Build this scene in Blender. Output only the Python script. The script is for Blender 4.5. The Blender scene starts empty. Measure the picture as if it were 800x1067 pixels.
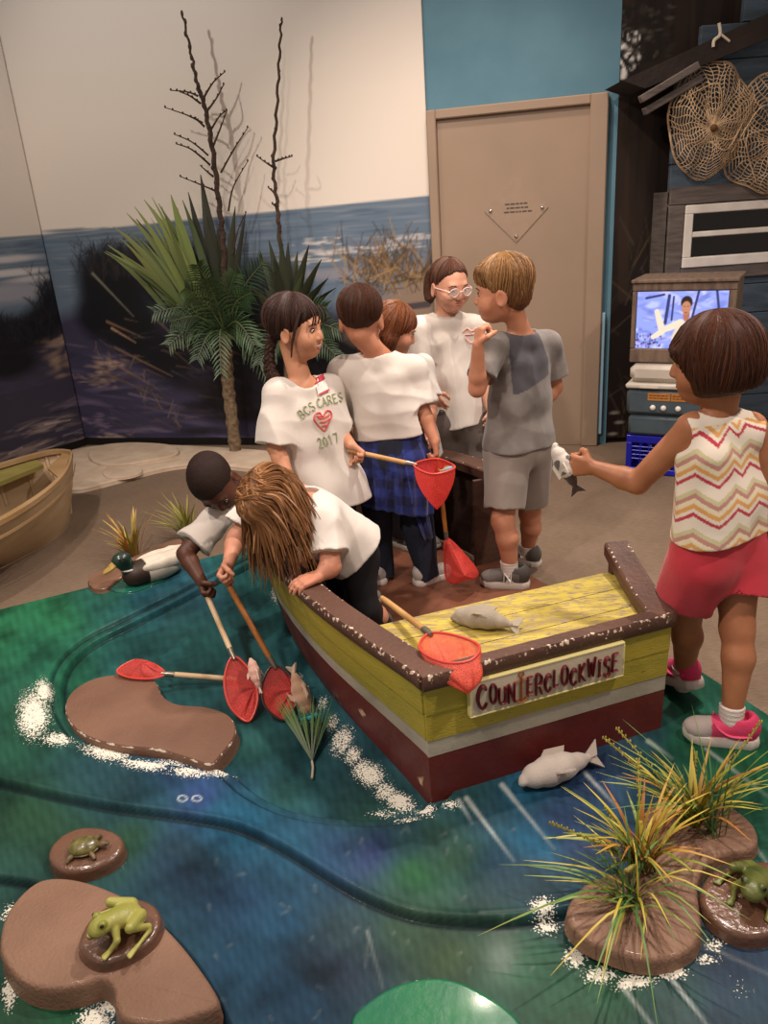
import bpy, bmesh, math, random
import numpy as np
from mathutils import Vector, Matrix
from mathutils.bvhtree import BVHTree
random.seed(7); rng = np.random.default_rng(7)
C = bpy.context.scene.collection
pi = math.pi

# ---------------------------------------------------------------- camera geometry
F_PX = 800.0; TH = math.radians(21); RO = math.radians(4.1); EYE = 1.45
_sr, _cr, _st, _ct = math.sin(RO), math.cos(RO), math.sin(TH), math.cos(TH)
CM = np.array([[_cr, _sr, 0], [-_sr*_st, _cr*_st, -_ct], [-_sr*_ct, _cr*_ct, _st]])   # rows: world x, y, z in camera axes
def ray(px, py): return CM @ np.array([(px-400)/F_PX, -(py-533.5)/F_PX, -1.0])
def atz(px, py, z=0.0):
    r = ray(px, py); t = (z-EYE)/r[2]; return np.array([r[0]*t, r[1]*t, z])
def aty(px, py, y):
    r = ray(px, py); t = y/r[1]; return np.array([r[0]*t, y, EYE+r[2]*t])
def onplane(px, py, p0, n):
    r = ray(px, py); o = np.array([0, 0, EYE]); n = np.asarray(n, float)
    t = np.dot(np.asarray(p0)-o, n)/np.dot(r, n); return o+r*t
def nrm(v):
    v = np.asarray(v, float); return v/(np.linalg.norm(v)+1e-12)
def V(*a): return np.array(a, float)

# ---------------------------------------------------------------- materials
def lin(c):
    if isinstance(c, str): c = tuple(int(c[i:i+2], 16) for i in (0, 2, 4))
    return tuple(((x/255)/12.92 if x/255 <= .04045 else ((x/255+.055)/1.055)**2.4) for x in c)
MATS = {}
def mat(name, col, rough=.6, col2=None, scale=14, detail=4, bump=0., bscale=60, metal=0., spec=.4, sss=0., coat=0.,
        wear=None, wthr=.55, wscale=70, stretch=None, thr=(.35, .65), attr=None, alpha=None, emit=None, sheen=0., trans=0., wmode='mul'):
    """principled material: two colours mixed by noise, optional wear attribute, bump, colour attribute"""
    if name in MATS: return MATS[name]
    m = bpy.data.materials.new(name); m.use_nodes = True
    N = m.node_tree.nodes; L = m.node_tree.links
    b = N['Principled BSDF']; b.inputs['Roughness'].default_value = rough; b.inputs['Metallic'].default_value = metal
    b.inputs['Specular IOR Level'].default_value = spec
    if sss: b.inputs['Subsurface Weight'].default_value = sss; b.inputs['Subsurface Radius'].default_value = (.012, .005, .003)
    if coat: b.inputs['Coat Weight'].default_value = coat; b.inputs['Coat Roughness'].default_value = .12
    if sheen: b.inputs['Sheen Weight'].default_value = sheen
    if trans: b.inputs['Transmission Weight'].default_value = trans
    tc = N.new('ShaderNodeTexCoord'); vec = tc.outputs['Object']
    if stretch:
        mp = N.new('ShaderNodeMapping'); mp.inputs['Scale'].default_value = stretch; L.new(vec, mp.inputs[0]); vec = mp.outputs[0]
    def noise(sc, de=detail):
        n = N.new('ShaderNodeTexNoise'); n.inputs['Scale'].default_value = sc; n.inputs['Detail'].default_value = de; L.new(vec, n.inputs['Vector']); return n.outputs['Fac']
    def ramp(fac, a, bb, ca=(0, 0, 0, 1), cb=(1, 1, 1, 1)):
        r = N.new('ShaderNodeValToRGB'); e = r.color_ramp.elements; e[0].position = a; e[1].position = bb; e[0].color = ca; e[1].color = cb; L.new(fac, r.inputs[0]); return r.outputs[0]
    def mix(f, a, bb, mode='MIX'):
        x = N.new('ShaderNodeMix'); x.data_type = 'RGBA'; x.blend_type = mode
        for s, val in ((0, f), (6, a), (7, bb)):
            if isinstance(val, (int, float)): x.inputs[s].default_value = val
            elif isinstance(val, tuple): x.inputs[s].default_value = val if len(val) == 4 else (*val, 1)
            else: L.new(val, x.inputs[s])
        return x.outputs[2]
    c = lin(col)
    out = None
    if attr:
        a = N.new('ShaderNodeAttribute'); a.attribute_name = attr; out = a.outputs['Color']
        if col2 is not None: out = mix(ramp(noise(scale), *thr), out, mix(.75, out, lin(col2), 'MULTIPLY'))
    elif col2 is not None: out = mix(ramp(noise(scale), *thr), c, lin(col2))
    else: out = mix(noise(scale), tuple(x*.86 for x in c), tuple(min(1, x*1.1) for x in c))
    if wear:
        a = N.new('ShaderNodeAttribute'); a.attribute_name = 'wear'
        mm = N.new('ShaderNodeMath'); mm.operation = 'MULTIPLY'; L.new(a.outputs['Fac'], mm.inputs[0]); L.new(noise(wscale, 6), mm.inputs[1])
        if wmode == 'add':                                       # denser where the attribute is high, speckled where it is low
            mm.operation = 'MULTIPLY_ADD'; L.new(noise(wscale, 6), mm.inputs[0]); mm.inputs[1].default_value = 1.7; m2 = N.new('ShaderNodeMath'); m2.operation = 'SUBTRACT'; m2.inputs[1].default_value = .95
            for l_ in list(mm.inputs[1].links): L.remove(l_)
            L.new(a.outputs['Fac'], m2.inputs[0]); L.new(m2.outputs[0], mm.inputs[2])
        out = mix(ramp(mm.outputs[0], wthr, wthr+.04), out, lin(wear))
    L.new(out, b.inputs['Base Color'])
    if bump:
        bp = N.new('ShaderNodeBump'); bp.inputs['Strength'].default_value = bump; bp.inputs['Distance'].default_value = .01
        L.new(noise(bscale, 5), bp.inputs['Height']); L.new(bp.outputs[0], b.inputs['Normal'])
    if emit: L.new(out, b.inputs['Emission Color']); b.inputs['Emission Strength'].default_value = emit
    if alpha is not None:
        b.inputs['Alpha'].default_value = alpha
    m.use_backface_culling = False
    MATS[name] = m; return m
def nodes_of(m): return m.node_tree.nodes, m.node_tree.links, m.node_tree.nodes['Principled BSDF']

# ---------------------------------------------------------------- objects
ORG = {}
def empty(name, loc, label=None, cat=None, group=None):
    o = bpy.data.objects.new(name, None); C.objects.link(o); o.location = tuple(loc); o.empty_display_size = .05
    ORG[o.name] = np.array(loc, float)
    if label: tag(o, label, cat, group)
    return o
def tag(o, label=None, cat=None, group=None, kind=None):
    if label: o['label'] = label
    if cat: o['category'] = cat
    if group: o['group'] = group
    if kind: o['kind'] = kind
    return o
def raw_mesh(name, v, loops, starts, m, parent=None, smooth=True, attrs=None, origin=None):
    v = np.asarray(v, float).reshape(-1, 3)
    if parent is not None: org = ORG[parent.name]
    elif origin is not None: org = np.asarray(origin, float)
    else: org = V((v[:, 0].min()+v[:, 0].max())/2, (v[:, 1].min()+v[:, 1].max())/2, v[:, 2].min())
    me = bpy.data.meshes.new(name)
    me.vertices.add(len(v)); me.vertices.foreach_set('co', (v-org).astype(np.float32).ravel())
    loops = np.asarray(loops, np.int32); starts = np.asarray(starts, np.int32)
    me.loops.add(len(loops)); me.loops.foreach_set('vertex_index', loops)
    me.polygons.add(len(starts)); me.polygons.foreach_set('loop_start', starts)
    me.polygons.foreach_set('use_smooth', np.full(len(starts), smooth, bool))
    me.update(calc_edges=True); me.validate()
    if attrs:
        for k, a in attrs.items():
            a = np.asarray(a, np.float32)
            if a.ndim == 1: at = me.attributes.new(k, 'FLOAT', 'POINT'); at.data.foreach_set('value', a)
            else:
                at = me.attributes.new(k, 'FLOAT_COLOR', 'POINT')
                if a.shape[1] == 3: a = np.c_[a, np.ones(len(a), np.float32)]
                at.data.foreach_set('color', a.astype(np.float32).ravel())
    me.materials.append(m)
    o = bpy.data.objects.new(name, me); C.objects.link(o)
    if parent is not None: o.parent = parent
    else: o.location = tuple(org)
    ORG[o.name] = org
    return o
class MB:
    def __init__(s): s.v = []; s.f = []; s.a = {}
    def add(s, v, f, **at):
        n = len(s.v); s.v += [tuple(map(float, x)) for x in v]; s.f += [[i+n for i in g] for g in f]
        for k, val in at.items():
            l = s.a.setdefault(k, [])
            if len(l) < n: l += [0. if np.ndim(val[0]) == 0 else (1., 1., 1.)]*(n-len(l))
            l += list(val)
        return s
    def box(s, c, size, R=None, bev=.004):
        c = np.asarray(c, float); h = np.asarray(size, float)/2; b = min(bev, *(h*.9)); R = np.eye(3) if R is None else np.asarray(R)
        v = []; idx = {}
        for sx in (-1, 1):
            for sy in (-1, 1):
                for sz in (-1, 1):
                    for ax in range(3):
                        p = np.array([sx, sy, sz])*(h-b); p[ax] = (sx, sy, sz)[ax]*h[ax]
                        idx[(sx, sy, sz, ax)] = len(v); v.append(c+R @ p)
        f = []
        for ax in range(3):
            o = [i for i in range(3) if i != ax]
            for sg in (-1, 1):
                q = []
                for a, bb in ((-1, -1), (1, -1), (1, 1), (-1, 1)):
                    k = [0, 0, 0]; k[ax] = sg; k[o[0]] = a; k[o[1]] = bb; q.append(idx[(*k, ax)])
                if (sg > 0) == (ax == 1): q.reverse()
                f.append(q)
        for ax in range(3):
            o = [i for i in range(3) if i != ax]
            for a in (-1, 1):
                for bb in (-1, 1):
                    q = []
                    for sg, w in ((-1, o[0]), (1, o[0]), (1, o[1]), (-1, o[1])):
                        k = [0, 0, 0]; k[ax] = sg; k[o[0]] = a; k[o[1]] = bb; q.append(idx[(*k, w)])
                    f.append(q)
        for sx in (-1, 1):
            for sy in (-1, 1):
                for sz in (-1, 1): f.append([idx[(sx, sy, sz, 0)], idx[(sx, sy, sz, 1)], idx[(sx, sy, sz, 2)]])
        return s.add(v, f)
    def tube(s, pts, r, n=8, flat=None, **at):
        P = np.asarray(pts, float); m = len(P)
        r = np.full(m, r, float) if np.ndim(r) == 0 else np.asarray(r, float)
        T = np.gradient(P, axis=0); T /= np.linalg.norm(T, axis=1)[:, None]+1e-12
        up = np.array([0, 0, 1.]) if abs(T[0][2]) < .9 else np.array([1., 0, 0])
        a = nrm(np.cross(up, T[0])); v = []; f = []
        for i in range(m):
            a = nrm(a-np.dot(a, T[i])*T[i]); b = np.cross(T[i], a)
            for k in range(n):
                t = 2*pi*k/n; v.append(P[i]+r[i]*(math.cos(t)*a+math.sin(t)*b*(flat or 1)))
        for i in range(m-1):
            for k in range(n): f.append([i*n+k, i*n+(k+1) % n, (i+1)*n+(k+1) % n, (i+1)*n+k])
        f.append(list(range(n))[::-1]); f.append([(m-1)*n+k for k in range(n)])
        return s.add(v, f, **at)
    def ell(s, c, r, R=None, nu=20, nv=12):
        c = np.asarray(c, float); r = np.full(3, r, float) if np.ndim(r) == 0 else np.asarray(r, float); R = np.eye(3) if R is None else np.asarray(R)
        v = [c+R @ V(0, 0, -r[2])]; f = []
        for j in range(1, nv):
            ph = -pi/2+pi*j/nv
            for i in range(nu):
                t = 2*pi*i/nu; v.append(c+R @ V(r[0]*math.cos(ph)*math.cos(t), r[1]*math.cos(ph)*math.sin(t), r[2]*math.sin(ph)))
        v.append(c+R @ V(0, 0, r[2])); top = len(v)-1
        for i in range(nu):
            f.append([0, 1+(i+1) % nu, 1+i]); f.append([top, top-nu+i, top-nu+(i+1) % nu])
        for j in range(nv-2):
            for i in range(nu):
                a = 1+j*nu; f.append([a+i, a+(i+1) % nu, a+nu+(i+1) % nu, a+nu+i])
        return s.add(v, f)
    def rings(s, R_, close=True, cap0=True, cap1=True, **at):
        m = len(R_); n = len(R_[0]); v = [p for r in R_ for p in r]; f = []
        for i in range(m-1):
            for k in range(n if close else n-1): f.append([i*n+k, i*n+(k+1) % n, (i+1)*n+(k+1) % n, (i+1)*n+k])
        if cap0: f.append(list(range(n))[::-1])
        if cap1: f.append([(m-1)*n+k for k in range(n)])
        return s.add(v, f, **at)
    def grid(s, G, **at):
        G = np.asarray(G, float); a, b = G.shape[:2]
        return s.add(G.reshape(-1, 3), [[i*b+j, i*b+j+1, (i+1)*b+j+1, (i+1)*b+j] for i in range(a-1) for j in range(b-1)], **at)
    def slab(s, G, off):
        """closed solid: grid G and the same grid shifted by off (vector or grid of vectors)"""
        G = np.asarray(G, float); a, b = G.shape[:2]; H = G+np.asarray(off)
        n = a*b; v = list(G.reshape(-1, 3))+list(H.reshape(-1, 3)); f = []
        for i in range(a-1):
            for j in range(b-1):
                q = [i*b+j, i*b+j+1, (i+1)*b+j+1, (i+1)*b+j]; f.append(q); f.append([x+n for x in q[::-1]])
        per = [j for j in range(b)]+[i*b+b-1 for i in range(1, a)]+[(a-1)*b+j for j in range(b-2, -1, -1)]+[i*b for i in range(a-2, 0, -1)]
        for k in range(len(per)):
            p, q = per[k], per[(k+1) % len(per)]; f.append([q, p, p+n, q+n])
        return s.add(v, f)
    def build(s, name, m, parent=None, smooth=True, origin=None, recalc=True):
        n = len(s.v)
        for k, l in s.a.items():
            if len(l) < n: l += [0. if np.ndim(l[0]) == 0 else (1., 1., 1.)]*(n-len(l))
        loops = [i for g in s.f for i in g]; st = np.cumsum([0]+[len(g) for g in s.f[:-1]])
        o = raw_mesh(name, s.v, loops, st, m, parent, smooth, s.a or None, origin)
        if recalc:
            bm = bmesh.new(); bm.from_mesh(o.data); bmesh.ops.recalc_face_normals(bm, faces=bm.faces)
            if smooth:
                for e in bm.edges:
                    if len(e.link_faces) == 2 and e.calc_face_angle(0) > .7: e.smooth = False
            bm.to_mesh(o.data); bm.free()
        return o
def crv(pts, n=8, closed=False):
    """Catmull-Rom through points"""
    P = np.asarray(pts, float); m = len(P); out = []
    for i in range(m if closed else m-1):
        if closed: a, b, c, d = P[i-1], P[i], P[(i+1) % m], P[(i+2) % m]
        else: a, b, c, d = P[max(i-1, 0)], P[i], P[i+1], P[min(i+2, m-1)]
        for k in range(n):
            t = k/n; out.append(.5*((2*b)+(c-a)*t+(2*a-5*b+4*c-d)*t*t+(3*b-a-3*c+d)*t**3))
    if not closed: out.append(P[-1])
    return np.array(out)
def rotz(a): return np.array([[math.cos(a), -math.sin(a), 0], [math.sin(a), math.cos(a), 0], [0, 0, 1]])
def frame(fwd, up):
    """columns: right, forward, up"""
    y = nrm(fwd); x = nrm(np.cross(y, up)); z = np.cross(x, y); return np.array([x, y, z]).T

# ---------------------------------------------------------------- implicit surfaces
class SDF:
    def __init__(s, lo, hi, h):
        s.h = h; s.lo = np.asarray(lo, float); s.n = np.ceil((np.asarray(hi)-s.lo)/h).astype(int)+1
        s.D = np.full(s.n, 9., np.float32)
    def _reg(s, lo, hi):
        a = np.maximum(np.floor((np.asarray(lo)-s.lo)/s.h).astype(int), 0); b = np.minimum(np.ceil((np.asarray(hi)-s.lo)/s.h).astype(int)+1, s.n)
        if (b <= a).any(): return None
        ax = [(s.lo[i]+s.h*np.arange(a[i], b[i])).astype(np.float32) for i in range(3)]
        return tuple(slice(a[i], b[i]) for i in range(3)), ax[0][:, None, None], ax[1][None, :, None], ax[2][None, None, :]
    def fn(s, lo, hi, f, k=.01, op='u'):
        r = s._reg(np.asarray(lo)-k-.01, np.asarray(hi)+k+.01)
        if r is None: return s
        sl, X, Y, Z = r; d = f(X, Y, Z); A = s.D[sl]
        if op == 'u':
            h = np.clip(.5+.5*(A-d)/k, 0, 1); s.D[sl] = A+(d-A)*h-k*h*(1-h)
        else:
            d = -d if op == 's' else d
            h = np.clip(.5-.5*(A-d)/k, 0, 1); s.D[sl] = A+(d-A)*h+k*h*(1-h)
        return s
    def cone(s, a, b, r1, r2, k=.01, op='u'):
        a = np.asarray(a, float); b = np.asarray(b, float); ba = b-a; L2 = max(float(ba@ba), 1e-9); R = max(r1, r2)
        def f(X, Y, Z):
            x, y, z = X-a[0], Y-a[1], Z-a[2]
            t = np.clip((x*ba[0]+y*ba[1]+z*ba[2])/L2, 0, 1)
            return np.sqrt((x-t*ba[0])**2+(y-t*ba[1])**2+(z-t*ba[2])**2)-(r1+(r2-r1)*t)
        return s.fn(np.minimum(a, b)-R, np.maximum(a, b)+R, f, k, op)
    def chain(s, pts, rs, k=.01, op='u'):
        for i in range(len(pts)-1): s.cone(pts[i], pts[i+1], rs[i], rs[i+1], k, op)
        return s
    def ell(s, c, r, M=None, k=.01, op='u'):
        c = np.asarray(c, float); r = np.asarray(r, float)*np.ones(3); M = np.eye(3) if M is None else np.asarray(M); R = r.max()
        def f(X, Y, Z):
            x, y, z = X-c[0], Y-c[1], Z-c[2]
            u = [(x*M[0, i]+y*M[1, i]+z*M[2, i]) for i in range(3)]
            k0 = np.sqrt(sum((u[i]/r[i])**2 for i in range(3))); k1 = np.sqrt(sum((u[i]/r[i]**2)**2 for i in range(3)))+1e-9
            return k0*(k0-1)/k1
        return s.fn(c-R, c+R, f, k, op)
    def plane(s, p, n, k=.004):
        """keep the side opposite to n"""
        p = np.asarray(p, float); n = nrm(n)
        return s.fn(s.lo, s.lo+s.n*s.h, lambda X, Y, Z: (X-p[0])*n[0]+(Y-p[1])*n[1]+(Z-p[2])*n[2], k, 'i')
    def displace(s, f):
        r = s._reg(s.lo, s.lo+s.n*s.h); m = np.abs(s.D) < .03
        i = np.nonzero(m); P = s.lo+s.h*np.array(i).T
        s.D[i] += f(P[:, 0], P[:, 1], P[:, 2]); return s
    def mesh(s):
        D = s.D; D[0] = D[-1] = 9; D[:, 0] = D[:, -1] = 9; D[:, :, 0] = D[:, :, -1] = 9
        I = D < 0
        cnt = np.zeros(np.array(D.shape)-1, np.int8)
        for a in (0, 1):
            for b in (0, 1):
                for c in (0, 1): cnt += I[a:I.shape[0]-1+a, b:I.shape[1]-1+b, c:I.shape[2]-1+c]
        ai, aj, ak = np.nonzero((cnt > 0) & (cnt < 8)); n = len(ai)
        idx = np.full(cnt.shape, -1, np.int32); idx[ai, aj, ak] = np.arange(n)
        P = np.zeros((n, 3)); W = np.zeros(n)
        corners = [(a, b, c) for a in (0, 1) for b in (0, 1) for c in (0, 1)]
        val = {q: D[ai+q[0], aj+q[1], ak+q[2]] for q in corners}
        for q in corners:
            for ax in range(3):
                if q[ax] == 0:
                    p = list(q); p[ax] = 1; d0, d1 = val[q], val[tuple(p)]; m = (d0 < 0) != (d1 < 0)
                    t = np.where(m, d0/np.where(m, d0-d1, 1), 0); e = np.tile(np.array(q, float), (n, 1)); e[:, ax] += t
                    P += e*m[:, None]; W += m
        P = P/W[:, None]+np.stack([ai, aj, ak], 1)
        Q = []
        for ax in range(3):
            o = [(ax+1) % 3, (ax+2) % 3]
            s0 = [slice(None)]*3; s1 = [slice(None)]*3; s0[ax] = slice(0, -1); s1[ax] = slice(1, None)
            A, B = I[tuple(s0)], I[tuple(s1)]
            e = np.array(np.nonzero(A != B)); flip = A[tuple(e)]
            ok = (e[o[0]] > 0) & (e[o[1]] > 0) & (e[o[0]] < cnt.shape[o[0]]) & (e[o[1]] < cnt.shape[o[1]]); e = e[:, ok]; flip = flip[ok]
            q = []
            for da, db in ((-1, -1), (0, -1), (0, 0), (-1, 0)):
                c = e.copy(); c[o[0]] += da; c[o[1]] += db; q.append(idx[tuple(c)])
            q = np.stack(q, 1); q[~flip] = q[~flip][:, ::-1]; Q.append(q)
        return s.lo+s.h*P, np.concatenate(Q)
    def build(s, name, m, parent=None, attrs=None, origin=None, relax=1):
        v, q = s.mesh()
        for _ in range(relax):                                   # light smoothing
            acc = np.zeros_like(v); w = np.zeros(len(v))
            for a, b in ((0, 1), (1, 2), (2, 3), (3, 0)):
                np.add.at(acc, q[:, a], v[q[:, b]]); np.add.at(w, q[:, a], 1)
            v = .5*v+.5*acc/np.maximum(w, 1)[:, None]
        if callable(attrs): attrs = attrs(v)
        return raw_mesh(name, v, q.ravel(), np.arange(len(q))*4, m, parent, True, attrs, origin)
def vnoise(x, y, z, s, seed=0):
    """cheap smooth pseudo-noise from summed sines, roughly -1..1"""
    r = np.random.default_rng(seed); o = 0
    for _ in range(5):
        d = r.normal(size=3); d /= np.linalg.norm(d); o = o+np.sin((x*d[0]+y*d[1]+z*d[2])*s*r.uniform(.6, 1.6)+r.uniform(0, 6.28))
    return o/3.

# ---------------------------------------------------------------- painted pictures (murals, painted water)
class Canvas:
    def __init__(s, w, h, res):
        s.res = res; s.nx = int(w/res)+1; s.ny = int(h/res)+1; s.w = w; s.h = h
        s.a = np.zeros((s.ny, s.nx, 3)); s.U, s.Z = np.meshgrid(np.arange(s.nx)*res, np.arange(s.ny)*res)
    def _box(s, u0, u1, z0, z1):
        i0 = max(int(u0/s.res), 0); i1 = min(int(u1/s.res)+2, s.nx); j0 = max(int(z0/s.res), 0); j1 = min(int(z1/s.res)+2, s.ny)
        return (slice(j0, j1), slice(i0, i1)) if i1 > i0 and j1 > j0 else None
    def fill(s, mask, col): s.a += (np.array(lin(col))-s.a)*mask[..., None]
    def blob(s, u, z, ru, rz, col, al=1., soft=.6, rot=0):
        R = max(ru, rz)*1.05; b = s._box(u-R, u+R, z-R, z+R)
        if b is None: return
        du, dz = s.U[b]-u, s.Z[b]-z; c, n = math.cos(rot), math.sin(rot)
        d = np.sqrt(((du*c+dz*n)/ru)**2+((-du*n+dz*c)/rz)**2); m = np.clip((1-d)/soft, 0, 1)*al
        s.a[b] += (np.array(lin(col))-s.a[b])*m[..., None]
    def line(s, p, q, w, col, al=1., w2=None):
        w2 = w if w2 is None else w2; W = max(w, w2)+s.res
        b = s._box(min(p[0], q[0])-W, max(p[0], q[0])+W, min(p[1], q[1])-W, max(p[1], q[1])+W)
        if b is None: return
        dx, dz = q[0]-p[0], q[1]-p[1]; L = dx*dx+dz*dz+1e-9
        t = np.clip(((s.U[b]-p[0])*dx+(s.Z[b]-p[1])*dz)/L, 0, 1)
        d = np.hypot(s.U[b]-p[0]-t*dx, s.Z[b]-p[1]-t*dz); m = np.clip((w+(w2-w)*t-d)/s.res+.5, 0, 1)*al
        s.a[b] += (np.array(lin(col))-s.a[b])*m[..., None]

# ================================================================ camera, light
cam = bpy.data.cameras.new('camera'); co = bpy.data.objects.new('camera', cam); C.objects.link(co)
cam.sensor_fit = 'HORIZONTAL'; cam.sensor_width = 36; cam.lens = 36*F_PX/800; cam.clip_start = .02
co.matrix_world = Matrix([[*CM[0], 0], [*CM[1], 0], [*CM[2], EYE], [0, 0, 0, 1]])
bpy.context.scene.camera = co
vs = bpy.context.scene.view_settings; vs.view_transform = 'Standard'; vs.look = 'None'; vs.gamma = 1; vs.use_curve_mapping = False; vs.exposure = .38
w = bpy.data.worlds.new('world'); bpy.context.scene.world = w; w.use_nodes = True
w.node_tree.nodes['Background'].inputs[0].default_value = (1, .82, .72, 1); w.node_tree.nodes['Background'].inputs[1].default_value = .30
def spot(name, loc, tgt, energy, angle, col=(1, .80, .62), rad=.05, blend=.5):
    l = bpy.data.lights.new(name, 'SPOT'); l.energy = energy; l.spot_size = math.radians(angle); l.color = col; l.shadow_soft_size = rad; l.spot_blend = blend
    o = bpy.data.objects.new(name, l); C.objects.link(o); o.location = loc
    o.rotation_euler = (Vector(tgt)-Vector(loc)).to_track_quat('-Z', 'Y').to_euler(); return o
spot('track_spot_boat', (1.1, 2.7, 3.5), (.0, 1.9, .2), 230, 80, (1, .86, .77), .06, .7)
spot('track_spot_front', (-1.3, .5, 3.3), (.1, 2.9, .6), 175, 80, (1, .84, .75), .07, .7)
spot('track_spot_right', (1.9, 1.0, 3.2), (.9, 2.6, .5), 150, 85, (1, .83, .73), .07, .8)
spot('track_spot_mural', (-2.2, 3.3, 3.4), (-1.2, 5.4, 1.9), 72, 80, (1, .92, .84), .05, .8)
spot('track_spot_door', (-.3, 3.0, 3.5), (.8, 4.6, 1.1), 120, 80, (1, .83, .72), .05, .8)
spot('fill_spot_carpet', (.6, 3.9, 3.6), (.6, 3.6, 0), 110, 100, (1, .83, .73), .08, .9)  # fill lamp added to brighten the carpet
spot('track_spot_left', (-1.8, 2.2, 3.5), (-1.5, 2.9, 0), 140, 105, (1, .86, .77), .08, .9)

# ================================================================ room: carpet, walls
m_carpet = mat('carpet', '877462', .95, '756454', 2.2, 5, bump=.5, bscale=260, spec=.1, thr=(.3, .72))
N, L, b = nodes_of(m_carpet)
tc = N.new('ShaderNodeTexCoord'); mp = N.new('ShaderNodeMapping'); mp.inputs['Scale'].default_value = (30, 170, 1); mp.inputs['Rotation'].default_value = (0, 0, .25)
nz = N.new('ShaderNodeTexNoise'); nz.inputs['Scale'].default_value = 1; nz.inputs['Detail'].default_value = 3
mx = N.new('ShaderNodeMix'); mx.data_type = 'RGBA'; mx.blend_type = 'MULTIPLY'; mx.inputs[0].default_value = .3
src = b.inputs['Base Color'].links[0].from_socket
rp = N.new('ShaderNodeValToRGB'); rp.color_ramp.elements[0].position = .35; rp.color_ramp.elements[1].position = .62; rp.color_ramp.elements[0].color = (.35, .35, .35, 1)
L.new(tc.outputs['Object'], mp.inputs[0]); L.new(mp.outputs[0], nz.inputs['Vector']); L.new(nz.outputs['Fac'], rp.inputs[0]); L.new(src, mx.inputs[6]); L.new(rp.outputs[0], mx.inputs[7]); L.new(mx.outputs[2], b.inputs['Base Color'])
fl = MB().grid([[V(x, y, 0) for x in np.linspace(-4, 4, 9)] for y in np.linspace(-.5, 6.2, 9)]).build('floor', m_carpet); tag(fl, kind='structure')

K = V(-2.2, 5.67, 0); Dr = nrm(V(2.61, -.685, 0)); Nr = V(Dr[1], -Dr[0], 0)            # right-hand run of the back wall (towards the door), normal to the room
Nr = Nr if Nr[1] < 0 else -Nr
Dl = nrm(V(-.415, -.57, 0)); Nl = V(-Dl[1], Dl[0], 0); Nl = Nl if Nl[0] > 0 else -Nl   # left-hand run
HW = 3.3
def wall(name, p, q, m, n, th=.08, z0=0, z1=HW):
    back = -np.asarray(n)*th
    o = MB().slab([[V(*p[:2], z0), V(*q[:2], z0)], [V(*p[:2], z1), V(*q[:2], z1)]], back).build(name, m, smooth=False); return tag(o, kind='structure')
m_blue = mat('blue wall paint', '5b8494', .75, '527a8c', 3, 4, bump=.08, bscale=150)
E_ = K+Dr*2.70                                                                         # where the mural ends and the door begins
X_ = K+Dr*3.77
wall('wall_back', K, X_, m_blue, Nr)
wall('wall_left', K+Dl*3.0, K, m_blue, Nl)
m_black = mat('black skirting', '15120f', .5)
def board(name, p, q, n, h, th, m, z0=0):
    o = MB().slab([[V(*p[:2], z0), V(*q[:2], z0)], [V(*p[:2], z0+h), V(*q[:2], z0+h)]], np.asarray(n)*th).build(name, m, smooth=False); return tag(o, kind='structure')
board('baseboard_back', K+Nr*.022, E_+Nr*.022, Nr, .05, .018, m_black)
board('baseboard_left', K+Dl*3+Nl*.022, K+Nl*.022, Nl, .05, .018, m_black)

# ---- printed beach mural (two hanging sheets)
def mural(name, p0, d, n, width, height, paint, label, off=.012, wave=.0, zb=.03):
    cv = Canvas(width, height, .009); p0 = p0+n*off
    def uz(px, py):
        h = onplane(px, py, p0, n); return (float(np.dot(h-p0, d)), float(h[2]-zb))
    paint(cv, uz)
    bow = np.sin(cv.U*5+.6)*wave*np.clip(cv.Z/height, 0, 1)+np.sin(cv.U*2.1)*wave
    G = p0[None, None]+cv.U[..., None]*d+np.array([0, 0, 1.])*(cv.Z[..., None]+zb)+n*bow[..., None]
    ny, nx = cv.U.shape; i = np.arange(ny-1)[:, None]*nx+np.arange(nx-1)[None]
    q = np.stack([i, i+1, i+nx+1, i+nx], -1).reshape(-1, 4)
    v = G.reshape(-1, 3)
    o = raw_mesh(name, v, q.ravel(), np.arange(len(q))*4, mat('printed mural sheet', '808080', .55, None, attr='paint', spec=.25, bump=.03, bscale=300), None, True, {'paint': cv.a.reshape(-1, 3)})
    md = o.modifiers.new('thickness', 'SOLIDIFY'); md.thickness = .004; md.offset = 0
    tag(o, label, 'mural'); return o
R = random.Random(3)
def paint_sky_sea(cv, zh, sky='e6dccf'):
    t = np.clip((cv.Z-zh)/(1.6), 0, 1)
    cv.fill(np.ones_like(cv.U), sky)
    cv.fill(np.clip(t*1.2-.45, 0, 1)*.55, '9aa6b4')
    sea = np.clip((zh-cv.Z)/.01, 0, 1); cv.fill(sea, '66788a')
    for k in range(260):
        z = float(zh.mean())-abs(R.gauss(0, .18))-.01; u = R.uniform(0, cv.w); cv.blob(u, z, R.uniform(.05, .25), R.uniform(.004, .012), R.choice(['55697c', '77879a', '4c5d70', '8a949c']), .5)
def twigs(cv, u, z, n, h, col, spread=.5, w=.003):
    for _ in range(n):
        a = pi/2+R.gauss(0, spread); l = h*R.uniform(.4, 1); p = (u+R.gauss(0, h*.25), z+R.gauss(0, h*.1)); q = (p[0]+math.cos(a)*l, p[1]+math.sin(a)*l)
        c = col if isinstance(col, str) else R.choice(col)
        cv.line(p, q, w, c, .9, w*.4)
        for _ in range(2):
            t = R.uniform(.3, .9); r = (p[0]+(q[0]-p[0])*t, p[1]+(q[1]-p[1])*t); aa = a+R.choice([-1, 1])*R.uniform(.4, .9); cv.line(r, (r[0]+math.cos(aa)*l*.35, r[1]+math.sin(aa)*l*.35), w*.7, c, .9, w*.3)
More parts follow.
